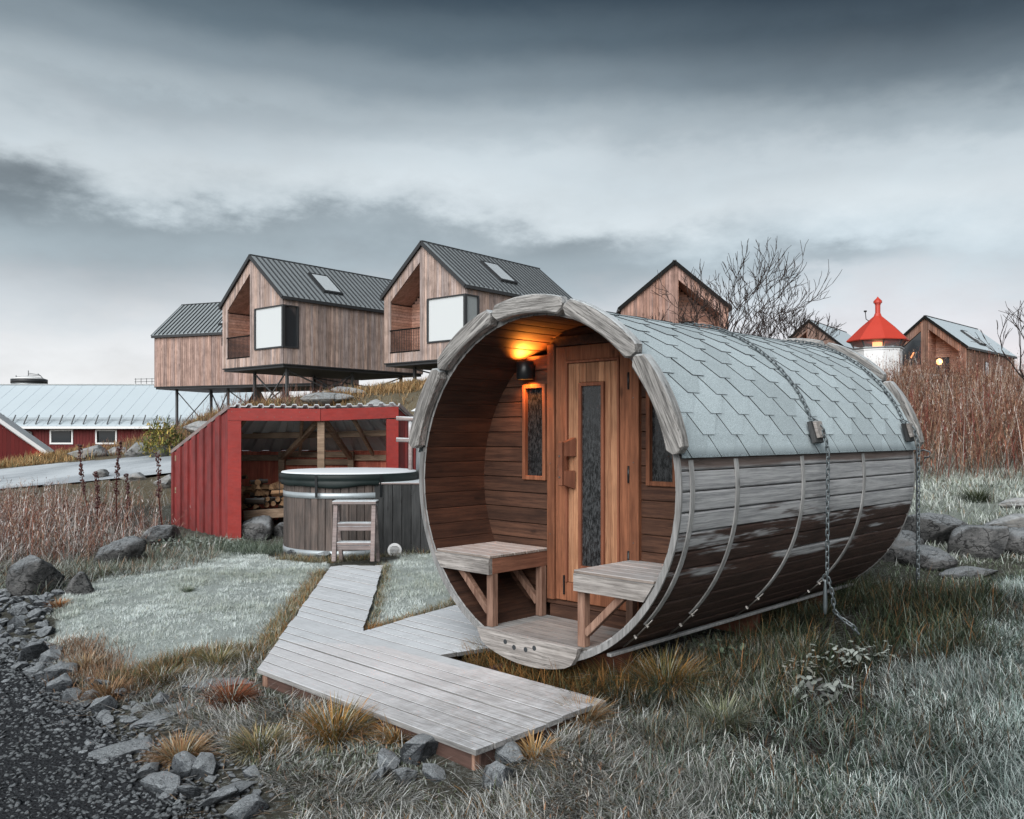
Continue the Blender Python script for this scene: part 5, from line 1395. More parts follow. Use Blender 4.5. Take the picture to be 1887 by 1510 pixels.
def tx(u, Y): return (u - CX) / F * Y
bare_tree(tx(1318, 23), 23, 4.3, 'tallest bare tree, left of the pair rising above the barrel roof', .30, 14, 4)
bare_tree(tx(1392, 24), 24, 3.3, 'bare tree just right of the tallest one, with many fine twigs', .34, 5, 3)
bare_tree(tx(1228, 22), 22, 3.0, 'thin bare sapling in front of the reddish cabin gable', .2, 8, 2, -.1, 4)
bare_tree(tx(1282, 23), 23, 3.0, 'low bare tree between the sapling and the tallest tree', .3, 21, 3, -.05, 5)
bare_tree(tx(1455, 25), 25, 3.0, 'small bare tree left of the far small cabin', .3, 31, 2, .05, 5)
bare_tree(tx(1165, 22), 22, 2.6, 'twiggy bare tree top showing over the barrel ridge beside the middle cabin', .3, 41, 2, -.1, 3)
bare_tree(tx(1925, 22), 22, 3.6, 'bare tree at the right edge of the photo beside the brown cabin', .3, 51, 2, -.08, 4)
# ------------------------------------------------------------------ stones
def rock_mesh(seed, angular=True, sub=2, flat=.6, npt=16, planes=5):
    rd = random.Random(seed); bm = bmesh.new()
    if angular:
        for i in range(npt):
            v = Vector((rd.gauss(0, 1), rd.gauss(0, 1), rd.gauss(0, 1))).normalized(); r = rd.uniform(.78, 1.0)
            bm.verts.new((v.x * r, v.y * r * rd.uniform(.65, .9), v.z * r * flat))
        bmesh.ops.convex_hull(bm, input=bm.verts[:]); bmesh.ops.delete(bm, geom=[v for v in bm.verts if not v.link_faces], context='VERTS')
        bmesh.ops.bevel(bm, geom=bm.edges[:], offset=.05, segments=1, affect='EDGES', clamp_overlap=True)
        bmesh.ops.triangulate(bm, faces=bm.faces[:])
        bmesh.ops.subdivide_edges(bm, edges=[e for e in bm.edges if e.calc_length() > .35], cuts=1, use_grid_fill=True); am, fr = .035, 3.2
    else:
        bmesh.ops.create_icosphere(bm, subdivisions=4 if sub > 2 else 3, radius=1)
        for v in bm.verts: v.co.z *= flat
        am, fr = .14, 1.1
    off = Vector((seed * 7.3, seed * 3.1, seed * 5.7))
    for v in bm.verts:
        n_ = v.co.normalized(); v.co += n_ * (am * (noise.noise(v.co * fr + off) * 1.6 + .5 * noise.noise(v.co * fr * 3.1 + off) + .25 * noise.noise(v.co * fr * 8 + off)))
        if not angular:                                     # flatten a few sides
            for k in range(planes):
                d = Vector((math.sin(seed + k * 2.1), math.cos(seed * 1.7 + k * 2.6), .6 * math.sin(k * 1.3 + seed))).normalized(); q = v.co.dot(d) - (.74 - .012 * planes) * (flat + (1 - flat) * (1 - abs(d.z)))
                if q > 0: v.co -= d * q * .9
            v.co += n_ * .03 * (noise.noise(v.co * 5 + off) + .6 * noise.noise(v.co * 13 + off))
    me = bpy.data.meshes.new('stone'); bm.to_mesh(me); bm.free()
    if not angular: me.polygons.foreach_set('use_smooth', np.ones(len(me.polygons), bool))
    me.update(); return me
AM = [rock_mesh(i, True, flat=.5 + .35 * ((i * 37) % 10) / 10, npt=14 + i) for i in range(14)]
RM_ = [rock_mesh(i + 40, False, 3, .62) for i in range(6)]
for m_ in AM: m_.materials.append(M['rock'])
for m_ in RM_: m_.materials.append(M['boulder'])
CM = [rock_mesh(i + 80, False, 3, .55, planes=16) for i in range(4)]
for m_ in CM: m_.materials.append(M['crag'])
rr = random.Random(12)
def stone(me, x, y, s, label, cat='stone', group=None, name='stone', sink=.25, sc=(1, 1, 1), rz=None, tilt=.25):
    o = link(name, me); z = Hs(x, y)
    o.location = (x, y, z + s * sc[2] * (.5 - sink)); o.scale = (s * sc[0], s * sc[1], s * sc[2])
    o.rotation_euler = (rr.gauss(0, tilt), rr.gauss(0, tilt), rr.uniform(0, 6.28) if rz is None else rz); return tag(o, label, cat, group)
# bank of broken stone between gravel and lawn
BANK = [G(u, v, -.1) for u, v in [(-150, 1090), (0, 1120), (60, 1085), (115, 1110), (90, 1160), (85, 1200), (110, 1240), (150, 1275), (240, 1300), (320, 1330), (260, 1360), (200, 1350), (130, 1320), (60, 1262), (0, 1235), (-300, 1200)]]
BANK2 = [G(u, v, -.1) for u, v in [(150, 1320), (330, 1340), (430, 1400), (420, 1440), (560, 1510), (300, 1510), (240, 1440)]]
pl = []
def try_stones(poly, n, keep, smin, smax, label, group, tries=9000, mn=.8):
    xs = [p[0] for p in poly]; ys = [p[1] for p in poly]; got = []
    for _ in range(tries):
        if len(got) >= n: break
        x, y = rr.uniform(min(xs), max(xs)), rr.uniform(min(ys), max(ys))
        if not inpoly(np.array([x]), np.array([y]), poly)[0] or x < -.64 * y: continue
        s = smin + (smax - smin) * rr.random() ** 1.8
        if any((x - a) ** 2 + (y - b) ** 2 < ((s + t) * mn) ** 2 for a, b, t in pl): continue
        pl.append((x, y, s)); got.append((s / y, x, y, s))
    got.sort(reverse=True); zs = H([q[1] for q in got], [q[2] for q in got]); rest = Turf0()
    for k, (_, x, y, s) in enumerate(got):
        me = rr.choice(AM); sz = rr.uniform(.7, 1.05); M4 = Matrix.Translation((x, y, zs[k] + s * sz * .22)) @ Matrix.Rotation(rr.uniform(0, 6.28), 4, 'Z') @ Matrix.Rotation(rr.gauss(0, .3), 4, 'X') @ Matrix.Rotation(rr.gauss(0, .3), 4, 'Y') @ Matrix.Diagonal((s, s, s * sz, 1))
        if k < keep: o = link('stone', me); o.matrix_world = M4; tag(o, label, 'stone', group)
        else: rest.put(me, M4)
    if rest.n: tag(link('stone_chips', rest.mesh(M['rock'])), 'many small stone chips between the larger stones by the gravel', 'stone chips', kind='stuff')
class Turf0:
    def __init__(s): s.V = []; s.T = []; s.n = 0
    def put(s, me, M4):
        v = np.empty(len(me.vertices) * 3); me.vertices.foreach_get('co', v); v = v.reshape(-1, 3); A = np.array(M4); s.V.append(v @ A[:3, :3].T + A[:3, 3])
        me.calc_loop_triangles(); t = np.empty(len(me.loop_triangles) * 3, 'i'); me.loop_triangles.foreach_get('vertices', t); s.T.append(t.reshape(-1, 3) + s.n); s.n += len(v)
    def mesh(s, mat): return np_mesh('stone_chips', np.concatenate(s.V), [np.concatenate(s.T)], mat)
try_stones(BANK, 400, 200, .028, .118, 'angular frost edged grey stone in the bank left of the frosted lawn', 'broken stones banked left of the frosted lawn', mn=.62)
BANK3 = [G(u, v, -.12) for u, v in [(20, 1240), (150, 1300), (260, 1380), (420, 1450), (400, 1510), (180, 1510), (170, 1430), (60, 1340), (0, 1290)]]
try_stones(BANK3, 420, 8, .010, .040, 'small frosted stone lying loose on the dark gravel', 'loose stones on the gravel')
try_stones(BANK2, 420, 62, .016, .085, 'small broken stone lying along the edge of the dark gravel', 'small stones strewn along the gravel edge')
for u, v, s, me, lab in [(58, 1092, .30, 0, 'large rounded boulder at the left edge, just below the red weeds'), (212, 1040, .27, 1, 'rounded frosted boulder on the far left rim of the lawn'),
                         (300, 1005, .25, 2, 'mossy frosted boulder beside the left corner of the red woodshed'), (150, 1095, .15, 3, 'low dark boulder on the lawn rim next to the stone bank'),
                         (475, 990, .33, 4, 'dark round boulder under the woodshed shelf'), (520, 985, .20, 5, 'smaller dark boulder wedged between the woodshed and the hot tub')]:
    x, y, z = GT(u, v); stone(RM_[me], x, y, s, lab, 'boulder', name='boulder', sink=.12 if v > 1000 else .3, sc=(1.25, .9, 1))
for u, v, s, lab in [(540, 1028, .11, 'jagged stone at the left foot of the hot tub'), (563, 1025, .11, 'pale topped stone at the foot of the hot tub, middle of three'), (598, 1030, .12, 'pointed stone between the hot tub and the ladder'),
                     (90, 1080, .15, 'angular stone leaning on the large left boulder'), (62, 1215, .14, 'tall angular stone on the lower rim of the stone bank'), (112, 1250, .13, 'angular stone just under the lawn edge, left of the rusty grass')]:
    x, y, z = GT(u, v); stone(AM[int(u) % 14], x, y, s, lab, 'stone', sink=.2, tilt=.5)
for u, v, s, sc, lab in [(775, 1390, .135, (1.4, 1.0, .62), 'big angular stone under the front edge of the boardwalk'), (712, 1415, .085, (1, 1, 1), 'pale stone left of the big one under the boardwalk'), (700, 1440, .07, (.8, 1, 1), 'dark upright stone below the pale one near the boardwalk'),
                         (935, 1400, .10, (1.2, 1, .8), 'dark stone right of the front corner of the boardwalk'), (915, 1445, .10, (1, 1, .8), 'cracked stone in front of the boardwalk corner, nearest the camera'), (800, 1432, .07, (1, 1, .7), 'small stone half buried in dry grass before the boardwalk'),
                         (745, 1440, .07, (1, 1, .8), 'small stone between the pale stone and the big one'), (320, 1318, .16, (1.5, .8, .3), 'flat pale slab in the rough ground left of the boardwalk'), (235, 1385, .13, (1.6, .9, .28), 'flat dark slab at the edge of the gravel'), (402, 1268, .17, (1.3, .7, .3), 'flat light slab below the grass rim of the lawn'),
                         (300, 1455, .10, (1.3, .9, .8), 'rugged frosted stone at the bottom left'), (345, 1430, .09, (1, 1, 1), 'squarish stone beside the rugged one at the bottom left'), (375, 1428, .09, (1, 1, .8), 'dark stone behind the squarish one at the bottom left'), (400, 1480, .09, (1.4, 1, .6), 'pale leaning stone at the bottom edge left of centre'),
                         (430, 1465, .10, (1.4, .8, .4), 'thin flat stone at the bottom left near the dry grass'), (275, 1430, .09, (1, 1, .6), 'grey stone just below the flat dark slab'), (350, 1470, .08, (1, 1, .8), 'brown grey stone in the gap of the bottom left stones'), (455, 1500, .09, (1.3, 1, .7), 'stone cut by the bottom edge of the photo')]:
    x, y, z = GT(u, v, -.05); s *= 1.12; stone(AM[int(u * 7) % 14], x, y, s, lab, 'stone', sink=.2, sc=sc, tilt=.12 if sc[2] < .5 else .3)
for u, v, s, sc, me, lab in [(1712, 1003, .27, (1.35, .8, .85), 0, 'large rounded boulder in the stone row right of the barrel'), (1640, 1032, .24, (1.1, .9, .9), 1, 'boulder touching the far end of the barrel, under the rounded one'), (1705, 1045, .20, (1.1, .9, .7), 2, 'low dark boulder below the large rounded one'),
                             (1800, 1025, .24, (1.3, .8, .95), 3, 'dark smooth boulder right of the large rounded one'), (1880, 1020, .26, (1.2, .8, .8), 4, 'frosted boulder cut by the right edge of the photo'), (1790, 1062, .16, (1.7, .7, .35), 5, 'flat stone lying in front of the stone row')]:
    x, y, z = GT(u, v, .25); stone(RM_[me], x, y, s * 1.2, lab, 'boulder', name='boulder', sink=.08, sc=sc, rz=rr.uniform(-.4, .4), tilt=.1)
for u, v, s, sc, lab in [(1865, 975, .36, (1.6, .55, .5), 'long layered rock slab at the right edge above the boulders'), (1885, 1000, .36, (1.4, .55, .45), 'second layered slab, below the long one at the right edge'), (1880, 935, .34, (1.4, .6, .4), 'pale slab highest of the slabs at the right edge')]:
    x, y, z = GT(u, v, .4); stone(CM[int(u) % 4], x, y, s, lab, 'rock', name='rock_slab', sink=.2, sc=sc, rz=.1, tilt=.05)
for u, v, Y, s, sc, lab in [(165, 850, 30, .95, (1.5, .8, .6), 'pale ribbed rock above the road on the left'), (215, 838, 32, .8, (1.3, .8, .5), 'smaller pale rock behind the ribbed one above the road'), (258, 838, 28, .65, (1.2, .9, .7), 'grey rounded rock beside the road near the woodshed'), (300, 830, 27, .6, (1.3, 1, .7), 'dark rock by the road just left of the woodshed'),
                            (305, 870, 17, .35, (1.1, 1, .9), 'frosted rock against the left wall of the woodshed, below the road'), (375, 778, 30, .9, (1.5, 1, .55), 'bare dark crag on the hill left above the woodshed roof'), (600, 745, 30, 1.0, (1.5, .9, .45), 'lichen covered crag above the middle of the woodshed roof'), (690, 728, 29, .75, (1.1, .9, .8), 'round grey rock on the hill beneath the middle cabin'),
                            (640, 728, 32, .8, (1.5, .9, .45), 'flat crag behind the round grey rock on the hill'), (780, 738, 26, .5, (.9, .8, 1.0), 'pale rock half hidden by the barrel ring on the hill'), (185, 885, 22, .35, (1.2, .9, .7), 'dark stone on the near side of the road'), (245, 890, 20, .4, (1.6, .9, .6), 'low stone between the tall dock stalks and the road'), (1700, 712, 29, .9, (1.5, .8, .4), 'frosted rock at the foot of the beacon')]:
    x, y = tx(u, Y), Y; o = stone(CM[int(u) % 4], x, y, s, lab, 'rock', name='rock', sink=.22, sc=sc, rz=rr.uniform(-.5, .5), tilt=.1)
# pebbles of the gravel path
def pebbles():
    g = np.random.default_rng(3); base = rock_mesh(5, True, flat=.6, npt=9)
    bm = bmesh.new(); 
    for i in range(9):
        v = Vector(g.normal(size=3)).normalized(); bm.verts.new((v.x, v.y * .8, v.z * .6))
    bmesh.ops.convex_hull(bm, input=bm.verts[:]); bv = np.array([v.co[:] for v in bm.verts]); bm.verts.index_update(); bf = np.array([[v.index for v in f.verts] for f in bm.faces]); bm.free(); bpy.data.meshes.remove(base)
    x = g.uniform(-5.5, -.3, 90000); y = g.uniform(2.4, 6.6, 90000)
    gp = np.array([(p[0], p[1]) for p in GRAVEL]); wide = [tuple(gp.mean(0) + (p - gp.mean(0)) * 1.1) for p in gp]
    k = inpoly(x, y, wide); x, y = x[k], y[k]; dens = g.random(len(x)) < np.clip(5.2 / y, 0, 1); x, y = x[dens][:26000], y[dens][:26000]
    z = H(x, y) + .008; n = len(x); s = .008 + .022 * g.random(n) ** 2.5; an = g.uniform(0, 6.28, n); tl = g.normal(0, .5, n)
    B = bv[None] * s[:, None, None]; c, s_ = np.cos(an)[:, None], np.sin(an)[:, None]
    zz = B[..., 2] * np.cos(tl)[:, None] + B[..., 0] * np.sin(tl)[:, None]; X = B[..., 0] * c - B[..., 1] * s_; Y_ = B[..., 0] * s_ + B[..., 1] * c
    V = np.stack([X + x[:, None], Y_ + y[:, None], zz + z[:, None]], -1).reshape(-1, 3); Fc = (bf[None] + (np.arange(n) * len(bv))[:, None, None]).reshape(-1, 3)
    tag(link('gravel_stones', np_mesh('gravel_stones', V, [Fc], M['pebble'])), 'loose dark frosted gravel at the bottom left', 'gravel', kind='stuff')
pebbles()

# ------------------------------------------------------------------ grass and weeds
def blades(base, L, az, tilt, bend, width, c0, c1, nseg=2, g=rng, ribbon=1.0):
    """base (n,3); tapering bent blades, colours (n,3) at the foot and at the tip"""
    n = len(base); dx, dy = np.cos(az), np.sin(az); sx, sy = -dy, dx
    Vs, Cs = [], []
    for i in range(nseg + 1):
        t = i / nseg; tt = tilt + bend * t
        if i == 0: px, pz = np.zeros(n), np.zeros(n)
        else: px = px + np.sin(tt) * L / nseg; pz = pz + np.cos(tt) * L / nseg
        P_ = base + np.stack([dx * px, dy * px, pz], 1); c = c0 * (1 - t) + c1 * t  # darker foot colour paints in shade between blades; tips carry the frost
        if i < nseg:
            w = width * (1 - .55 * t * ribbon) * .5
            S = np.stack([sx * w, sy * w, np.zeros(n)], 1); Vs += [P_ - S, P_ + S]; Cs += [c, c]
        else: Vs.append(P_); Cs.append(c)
    k = len(Vs); V = np.stack(Vs, 1).reshape(-1, 3); C = np.stack(Cs, 1).reshape(-1, 3); o = (np.arange(n) * k)[:, None]
    Q = [np.concatenate([o + 2 * i, o + 2 * i + 1, o + 2 * i + 3, o + 2 * i + 2], 1) for i in range(nseg - 1)]
    T = np.concatenate([o + 2 * nseg - 2, o + 2 * nseg - 1, o + 2 * nseg], 1)
    return V, (np.concatenate(Q) if Q else None), T, C
class Turf:
    def __init__(s): s.V = []; s.Q = []; s.T = []; s.C = []; s.n = 0
    def add(s, V, Q, T, C):
        s.V.append(V); s.C.append(C); s.T.append(T + s.n)
        if Q is not None: s.Q.append(Q + s.n)
        s.n += len(V); return s
    def build(s, name, label=None, cat=None, kind='stuff', parent=None, group=None):
        F_ = ([np.concatenate(s.Q)] if s.Q else []) + [np.concatenate(s.T)]
        me = np_mesh(name, np.concatenate(s.V), F_, M['blade'], np.concatenate(s.C)); return tag(link(name, me, parent), label, cat, group, kind)
def pick(g, n, cols, w=None):
    cols = np.array(cols, float); i = g.choice(len(cols), n, p=w); return cols[i] * g.uniform(.75, 1.25, (n, 1))
def scatter(g, poly, n, clump=0, cs=1.0):
    p = np.array([(q[0], q[1]) for q in poly]); lo, hi = p.min(0), p.max(0); X = []; tot = 0
    while tot < n:
        a = g.uniform(lo, hi, (n * 2, 2)); k = inpoly(a[:, 0], a[:, 1], poly)
        if clump: k &= g.random(len(a)) < np.clip((fbm(a[:, 0] * cs, a[:, 1] * cs) - .47) * clump + .5, .03, 1)
        X.append(a[k]); tot += k.sum()
    X = np.concatenate(X)[:n]; return X[:, 0], X[:, 1]
def on(x, y, dz=0): return np.stack([x, y, H(x, y) + dz], 1)
def not_in(x, y, polys): 
    k = np.ones(len(x), bool)
    for p in polys: k &= ~inpoly(x, y, p)
    return k
DECK_W = [G(u, v, .12) for u, v in [(470, 1234), (880, 1392), (1112, 1291), (832, 1200), (880, 1150), (848, 1108), (672, 1158), (690, 1110), (708, 1040), (608, 1040), (592, 1062)]]
BARREL_W = [BW(-.75, -.06), BW(.75, -.06), BW(.75, 3.15), BW(-.75, 3.15)]
TUBXY = (-1.98, 10.6)
def clear(x, y):
    k = not_in(x, y, [DECK_W]); k &= np.hypot(x - TUBXY[0], y - TUBXY[1]) > .8
    k &= ~((x > -1.6) & (x < -.6) & (y > 9.93) & (y < 10.9)); return k
g = np.random.default_rng(21)
def short_lawn():
    t = Turf()
    for poly, n in ((LAWN_L, 165000), (LAWN_W, 34000)):
        pp = np.array([(p[0], p[1]) for p in poly]); c = pp.mean(0); wide = [tuple(c + (p - c) * 1.04) for p in pp]
        x, y = scatter(g, [tuple(c + (p - c) * 1.12) for p in pp], n, 3.0, 6.0); k = clear(x, y) & inpoly(x + .55 * (fbm(x * 1.6 + 3, y * 1.6) - .47), y + .8 * (fbm(x * 1.6, y * 1.6 + 7) - .47), wide); x, y = x[k], y[k]; n = len(x)
        pt = np.clip((fbm(x * 1.3 + 5, y * 1.3) - .44) * 5, 0, 1)[:, None]; sm = np.clip((fbm(x * 9, y * 9) - .34) * 3.2, 0, 1); L = g.uniform(.012, .038, n) * (.6 + .8 * sm) * (1 + .5 * pt[:, 0])
        fr = pick(g, n, [(.78, .86, .85), (.66, .74, .72), (.86, .92, .92), (.36, .42, .35), (.50, .50, .40)], [.34, .22, .30, .10, .04])
        grn = pick(g, n, [(.30, .36, .28), (.40, .46, .40), (.36, .33, .2)], [.4, .4, .2]); ctip = (fr * (1 - pt * .55) + grn * pt * .55) * (.80 + .30 * sm)[:, None]
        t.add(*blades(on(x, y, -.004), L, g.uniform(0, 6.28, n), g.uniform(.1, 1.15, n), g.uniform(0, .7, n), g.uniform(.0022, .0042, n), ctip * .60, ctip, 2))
    t.build('frosted_lawn', 'short hoarfrosted lawn left of the boardwalk and in the wedge beside it', 'grass')
short_lawn()
RIGHT = [(.1, 2.3), (.35, 3.45), (.9, 4.3), (1.6, 4.5), (2.4, 5.1), (3.1, 5.9), (4.0, 7.0), (4.9, 7.7), (7.5, 8.2), (8.4, 7.4), (7.2, 3.6), (4.4, 2.3)]
def right_lawn():
    t = Turf(); n = 260000; x, y = scatter(g, RIGHT, n, 1.6, 2.2); k = (g.random(n) < np.clip(4.6 / np.hypot(x, y), .25, 1)) & ((x / np.maximum(y, .1) < .66) | ((g.random(n) < .22) & (x / np.maximum(y, .1) < 1.6))); bx = (x - BX) * TC - (y - BY) * TS; ba = (x - BX) * TS + (y - BY) * TC; k &= ~((bx < 1.75 + .9 * (fbm(x * 3, y * 3) - .47)) & (ba > -.1) & (ba < 3.4) & (g.random(n) < .88)); x, y = x[k], y[k]; n = len(x)
    edge = np.clip((fbm(x * 1.7, y * 1.7) - .36) * 5, 0, 1)[:, None]
    # longer and browner towards the barrel and the bottom centre of the slope
    dry = np.clip(1.15 - (x - .55 * (y - 2.5)) * .75, 0, 1)[:, None] * .9
    L = g.uniform(.035, .09, n) * (1 + .6 * (1 - edge[:, 0])) 
    a = pick(g, n, [(.50, .61, .59), (.30, .41, .38), (.68, .79, .77), (.08, .14, .11), (.84, .91, .90)], [.30, .18, .26, .08, .18])
    b = pick(g, n, [(.48, .50, .46), (.28, .30, .26), (.70, .72, .70), (.34, .24, .14), (.10, .13, .08)], [.34, .20, .33, .01, .12])
    m_ = (g.random((n, 1)) < dry).astype(float); c = a * (1 - m_) + b * m_; c = c * (.68 + .70 * edge)
    flow = 2.6 + 1.2 * (fbm(x * .8, y * .8) - .5) * 4
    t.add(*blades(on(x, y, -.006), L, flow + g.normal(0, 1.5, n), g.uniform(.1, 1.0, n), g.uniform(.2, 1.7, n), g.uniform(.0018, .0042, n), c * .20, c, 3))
    t.build('long_grass', 'long teal grey frosted grass on the slope at the right', 'grass')
right_lawn()
def stems(t, x, y, hr, cols, w, wd=(.006, .012), leaf=4, leafL=(.04, .12), lean=.18, seg=3, lw=(.008, .02), side=.9):
    n = len(x); c = pick(g, n, cols, w); b = on(x, y, -.02); L = g.uniform(*hr, n); az = g.uniform(0, 6.28, n); ti = np.abs(g.normal(0, lean, n)); be = g.uniform(0, .45, n)
    t.add(*blades(b, L, az, ti, be, g.uniform(*wd, n), c * .6, c, seg, ribbon=.6))
    for k in range(leaf):
        f = g.uniform(.3, 1.0, n); p = b.copy(); tt = ti + be * f * .5; p[:, 0] += np.cos(az) * np.sin(tt) * L * f; p[:, 1] += np.sin(az) * np.sin(tt) * L * f; p[:, 2] += np.cos(tt) * L * f
        cl = pick(g, n, cols, w); t.add(*blades(p, g.uniform(*leafL, n) * (1.3 - .6 * f), g.uniform(0, 6.28, n), g.uniform(.2, side, n), g.uniform(-.2, 1.0, n), g.uniform(*lw, n), cl * .8, cl, 2))
def tangle():
    poly = [G(u, v, -.03) for u, v in [(230, 1250), (330, 1235), (476, 1215), (485, 1245), (880, 1385), (1105, 1290), (1180, 1300), (1230, 1400), (1130, 1700), (300, 1700), (560, 1510), (430, 1400), (330, 1340), (250, 1310)]]
    poly[8:10] = [(.6, 2.3, 0), (-.95, 2.3, 0)]
    t = Turf(); n = 62000; x, y = scatter(g, poly, n, 6.5, 2.8); k = clear(x, y) & ~inpoly(x, y, GRAVEL); x, y = x[k], y[k]; n = len(x)
    c = pick(g, n, [(.52, .53, .50), (.30, .30, .27), (.76, .79, .78), (.40, .24, .12), (.11, .14, .08), (.08, .07, .055)], [.28, .20, .22, .05, .12, .13])
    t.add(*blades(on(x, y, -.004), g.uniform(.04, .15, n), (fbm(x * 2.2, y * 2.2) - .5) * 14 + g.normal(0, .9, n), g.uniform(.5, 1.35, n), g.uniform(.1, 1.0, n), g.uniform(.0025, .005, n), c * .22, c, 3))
    # moss and litter cushions
    n = 30000; x, y = scatter(g, poly, n, 3, 2.2); k = clear(x, y); x, y = x[k], y[k]; n = len(x)
    c = pick(g, n, [(.30, .34, .30), (.14, .16, .11), (.44, .47, .45)], [.4, .35, .25])
    t.add(*blades(on(x, y, -.004), g.uniform(.015, .04, n), g.uniform(0, 6.28, n), g.uniform(0, 1.2, n), g.uniform(0, .6, n), g.uniform(.005, .010, n), c * .5, c, 2))
    # sprigs: rusty, thin, standing out of the mat; fallen twigs
    n = 420; x, y = scatter(g, poly, n, 6, 3); k = clear(x, y); x, y = x[k], y[k]
    stems(t, x, y, (.05, .17), [(.34, .18, .10), (.24, .13, .08), (.56, .52, .46)], [.3, .3, .4], wd=(.0015, .003), leaf=3, leafL=(.015, .04), lean=.5, lw=(.003, .006))
    n = 420; x, y = scatter(g, [GRAVEL[3], GRAVEL[6], (-.9, 2.6), (.2, 3.2), (-1.4, 5.0), (-2.6, 5.0)], n, 0); k = clear(x, y); x, y = x[k], y[k]; n = len(x); c = pick(g, n, [(.45, .44, .42), (.25, .18, .12)])
    t.add(*blades(on(x, y, .012), g.uniform(.05, .18, n), g.uniform(0, 6.28, n), g.uniform(1.3, 1.5, n), g.uniform(-.1, .2, n), g.uniform(.002, .005, n), c, c, 2))
    t.build('dead_grass', 'matted dead grass and frosted litter in front of the boardwalk', 'grass')
tangle()
def rough_margins():
    """dark green and straw coloured grass beside and under the barrel, lawn rims, around shed and tub"""
    t = Turf()
    def patch(poly, n, Lr, cols, w, wd=(.003, .006), tilt=(.05, .7), bend=(.2, 1.3), clump=2.5, cs=4, seg=3, base_k=.25):
        x, y = scatter(g, poly, n, clump, cs); k = clear(x, y); x, y = x[k], y[k]; n = len(x); c = pick(g, n, cols, w); c = c * (.5 + .9 * np.clip((fbm(x * 3, y * 3) - .3) * 2.2, 0, 1))[:, None]
        t.add(*blades(on(x, y, -.01), g.uniform(*Lr, n), g.uniform(0, 6.28, n), g.uniform(*tilt, n), g.uniform(*bend, n), g.uniform(*wd, n), c * base_k, c, seg))
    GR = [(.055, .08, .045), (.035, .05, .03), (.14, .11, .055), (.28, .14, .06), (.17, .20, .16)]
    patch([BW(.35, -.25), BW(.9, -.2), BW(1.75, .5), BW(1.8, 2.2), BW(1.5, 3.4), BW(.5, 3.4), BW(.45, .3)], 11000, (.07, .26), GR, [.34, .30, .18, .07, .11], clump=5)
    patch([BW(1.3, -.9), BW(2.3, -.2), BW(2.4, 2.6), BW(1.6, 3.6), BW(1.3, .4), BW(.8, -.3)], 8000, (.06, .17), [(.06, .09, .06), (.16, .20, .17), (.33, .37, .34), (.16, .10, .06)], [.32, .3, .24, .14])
    patch([G(u, v, .02) for u, v in [(1100, 1290), (1160, 1230), (1300, 1210), (1500, 1230), (1480, 1330), (1280, 1400), (1180, 1400)]], 12000, (.05, .15), [(.28, .30, .26), (.13, .16, .11), (.40, .41, .36), (.32, .2, .1)], [.35, .25, .25, .15])
    patch([(2.3, 5.6), (3.2, 6.0), (4.8, 7.6), (6.2, 8.0), (6.0, 9.6), (3.6, 9.4), (2.6, 8.2), (2.3, 7.0)], 12000, (.03, .09), [(.20, .26, .17), (.36, .42, .36), (.12, .16, .09), (.44, .46, .40)], [.32, .28, .2, .2], clump=1.5)
    # strip between barrel sill and boardwalk
    patch([BW(-.62, -.07), BW(.62, -.14), BW(.7, -.02), BW(.5, .3), BW(-.5, .3)], 3800, (.08, .26), [(.48, .24, .08), (.36, .18, .06), (.30, .26, .12), (.12, .14, .07)], [.36, .24, .2, .2], tilt=(.1, .9), clump=0)
    patch([BW(-.62, 0), BW(-.5, .3), BW(-1.3, 3.4), BW(-2.0, 3.3), BW(-1.5, 1.2), BW(-1.1, .55)], 9000, (.04, .13), GR, [.36, .2, .18, .08, .18])
    # lawn rims along the boardwalk: straw and green
    def rim(px, z, w_, n, cols, w, Lr=(.04, .10), jit=.05):
        pts = np.array([G(u, v, z)[:2] for u, v in px]); seg = np.hypot(*(pts[1:] - pts[:-1]).T); cum = np.concatenate([[0], np.cumsum(seg)])
        s = g.uniform(0, cum[-1], n); i = np.searchsorted(cum, s) - 1; i = np.clip(i, 0, len(seg) - 1); f = (s - cum[i]) / seg[i]; q = pts[i] * (1 - f)[:, None] + pts[i + 1] * f[:, None] + g.normal(0, jit, (n, 2))
        x, y = q.T; k = clear(x, y); x, y = x[k], y[k]; n = len(x); c = pick(g, n, cols, w)
        t.add(*blades(on(x, y, -.005), g.uniform(*Lr, n), g.uniform(0, 6.28, n), g.uniform(.1, 1.1, n), g.uniform(.1, 1.1, n), g.uniform(.0025, .005, n), c * .45, c, 3))
    ST = [(.34, .25, .13), (.20, .21, .12), (.42, .42, .34), (.42, .20, .07)]
    rim([(600, 1062), (560, 1110), (515, 1165), (478, 1215), (420, 1225), (330, 1235), (240, 1245)], .05, .05, 9000, ST, [.27, .3, .25, .18], jit=.055)
    rim([(850, 1112), (800, 1130), (720, 1155), (668, 1165), (690, 1115), (706, 1050)], .06, .04, 5000, ST, [.25, .35, .3, .1], jit=.04)
    rim([(770, 1145), (720, 1162), (668, 1165)], .07, .03, 2200, [(.46, .22, .08), (.30, .24, .12)], [.65, .35], Lr=(.03, .09), jit=.035)
    rim([(470, 1225), (420, 1222), (340, 1232), (250, 1255), (200, 1260)], 0, .04, 4500, [(.34, .20, .10), (.12, .13, .07), (.2, .2, .13)], [.35, .35, .3], Lr=(.06, .16), jit=.07)
    rim([(140, 1245), (180, 1265), (230, 1290), (130, 1200)], -.05, .04, 3800, [(.36, .22, .14), (.28, .17, .10), (.42, .38, .32)], [.4, .3, .3], Lr=(.05, .13), jit=.09)
    rim([(520, 1030), (600, 1040), (700, 1028), (800, 1028)], .05, .03, 3500, ST, [.25, .4, .25, .1], Lr=(.04, .13), jit=.07)
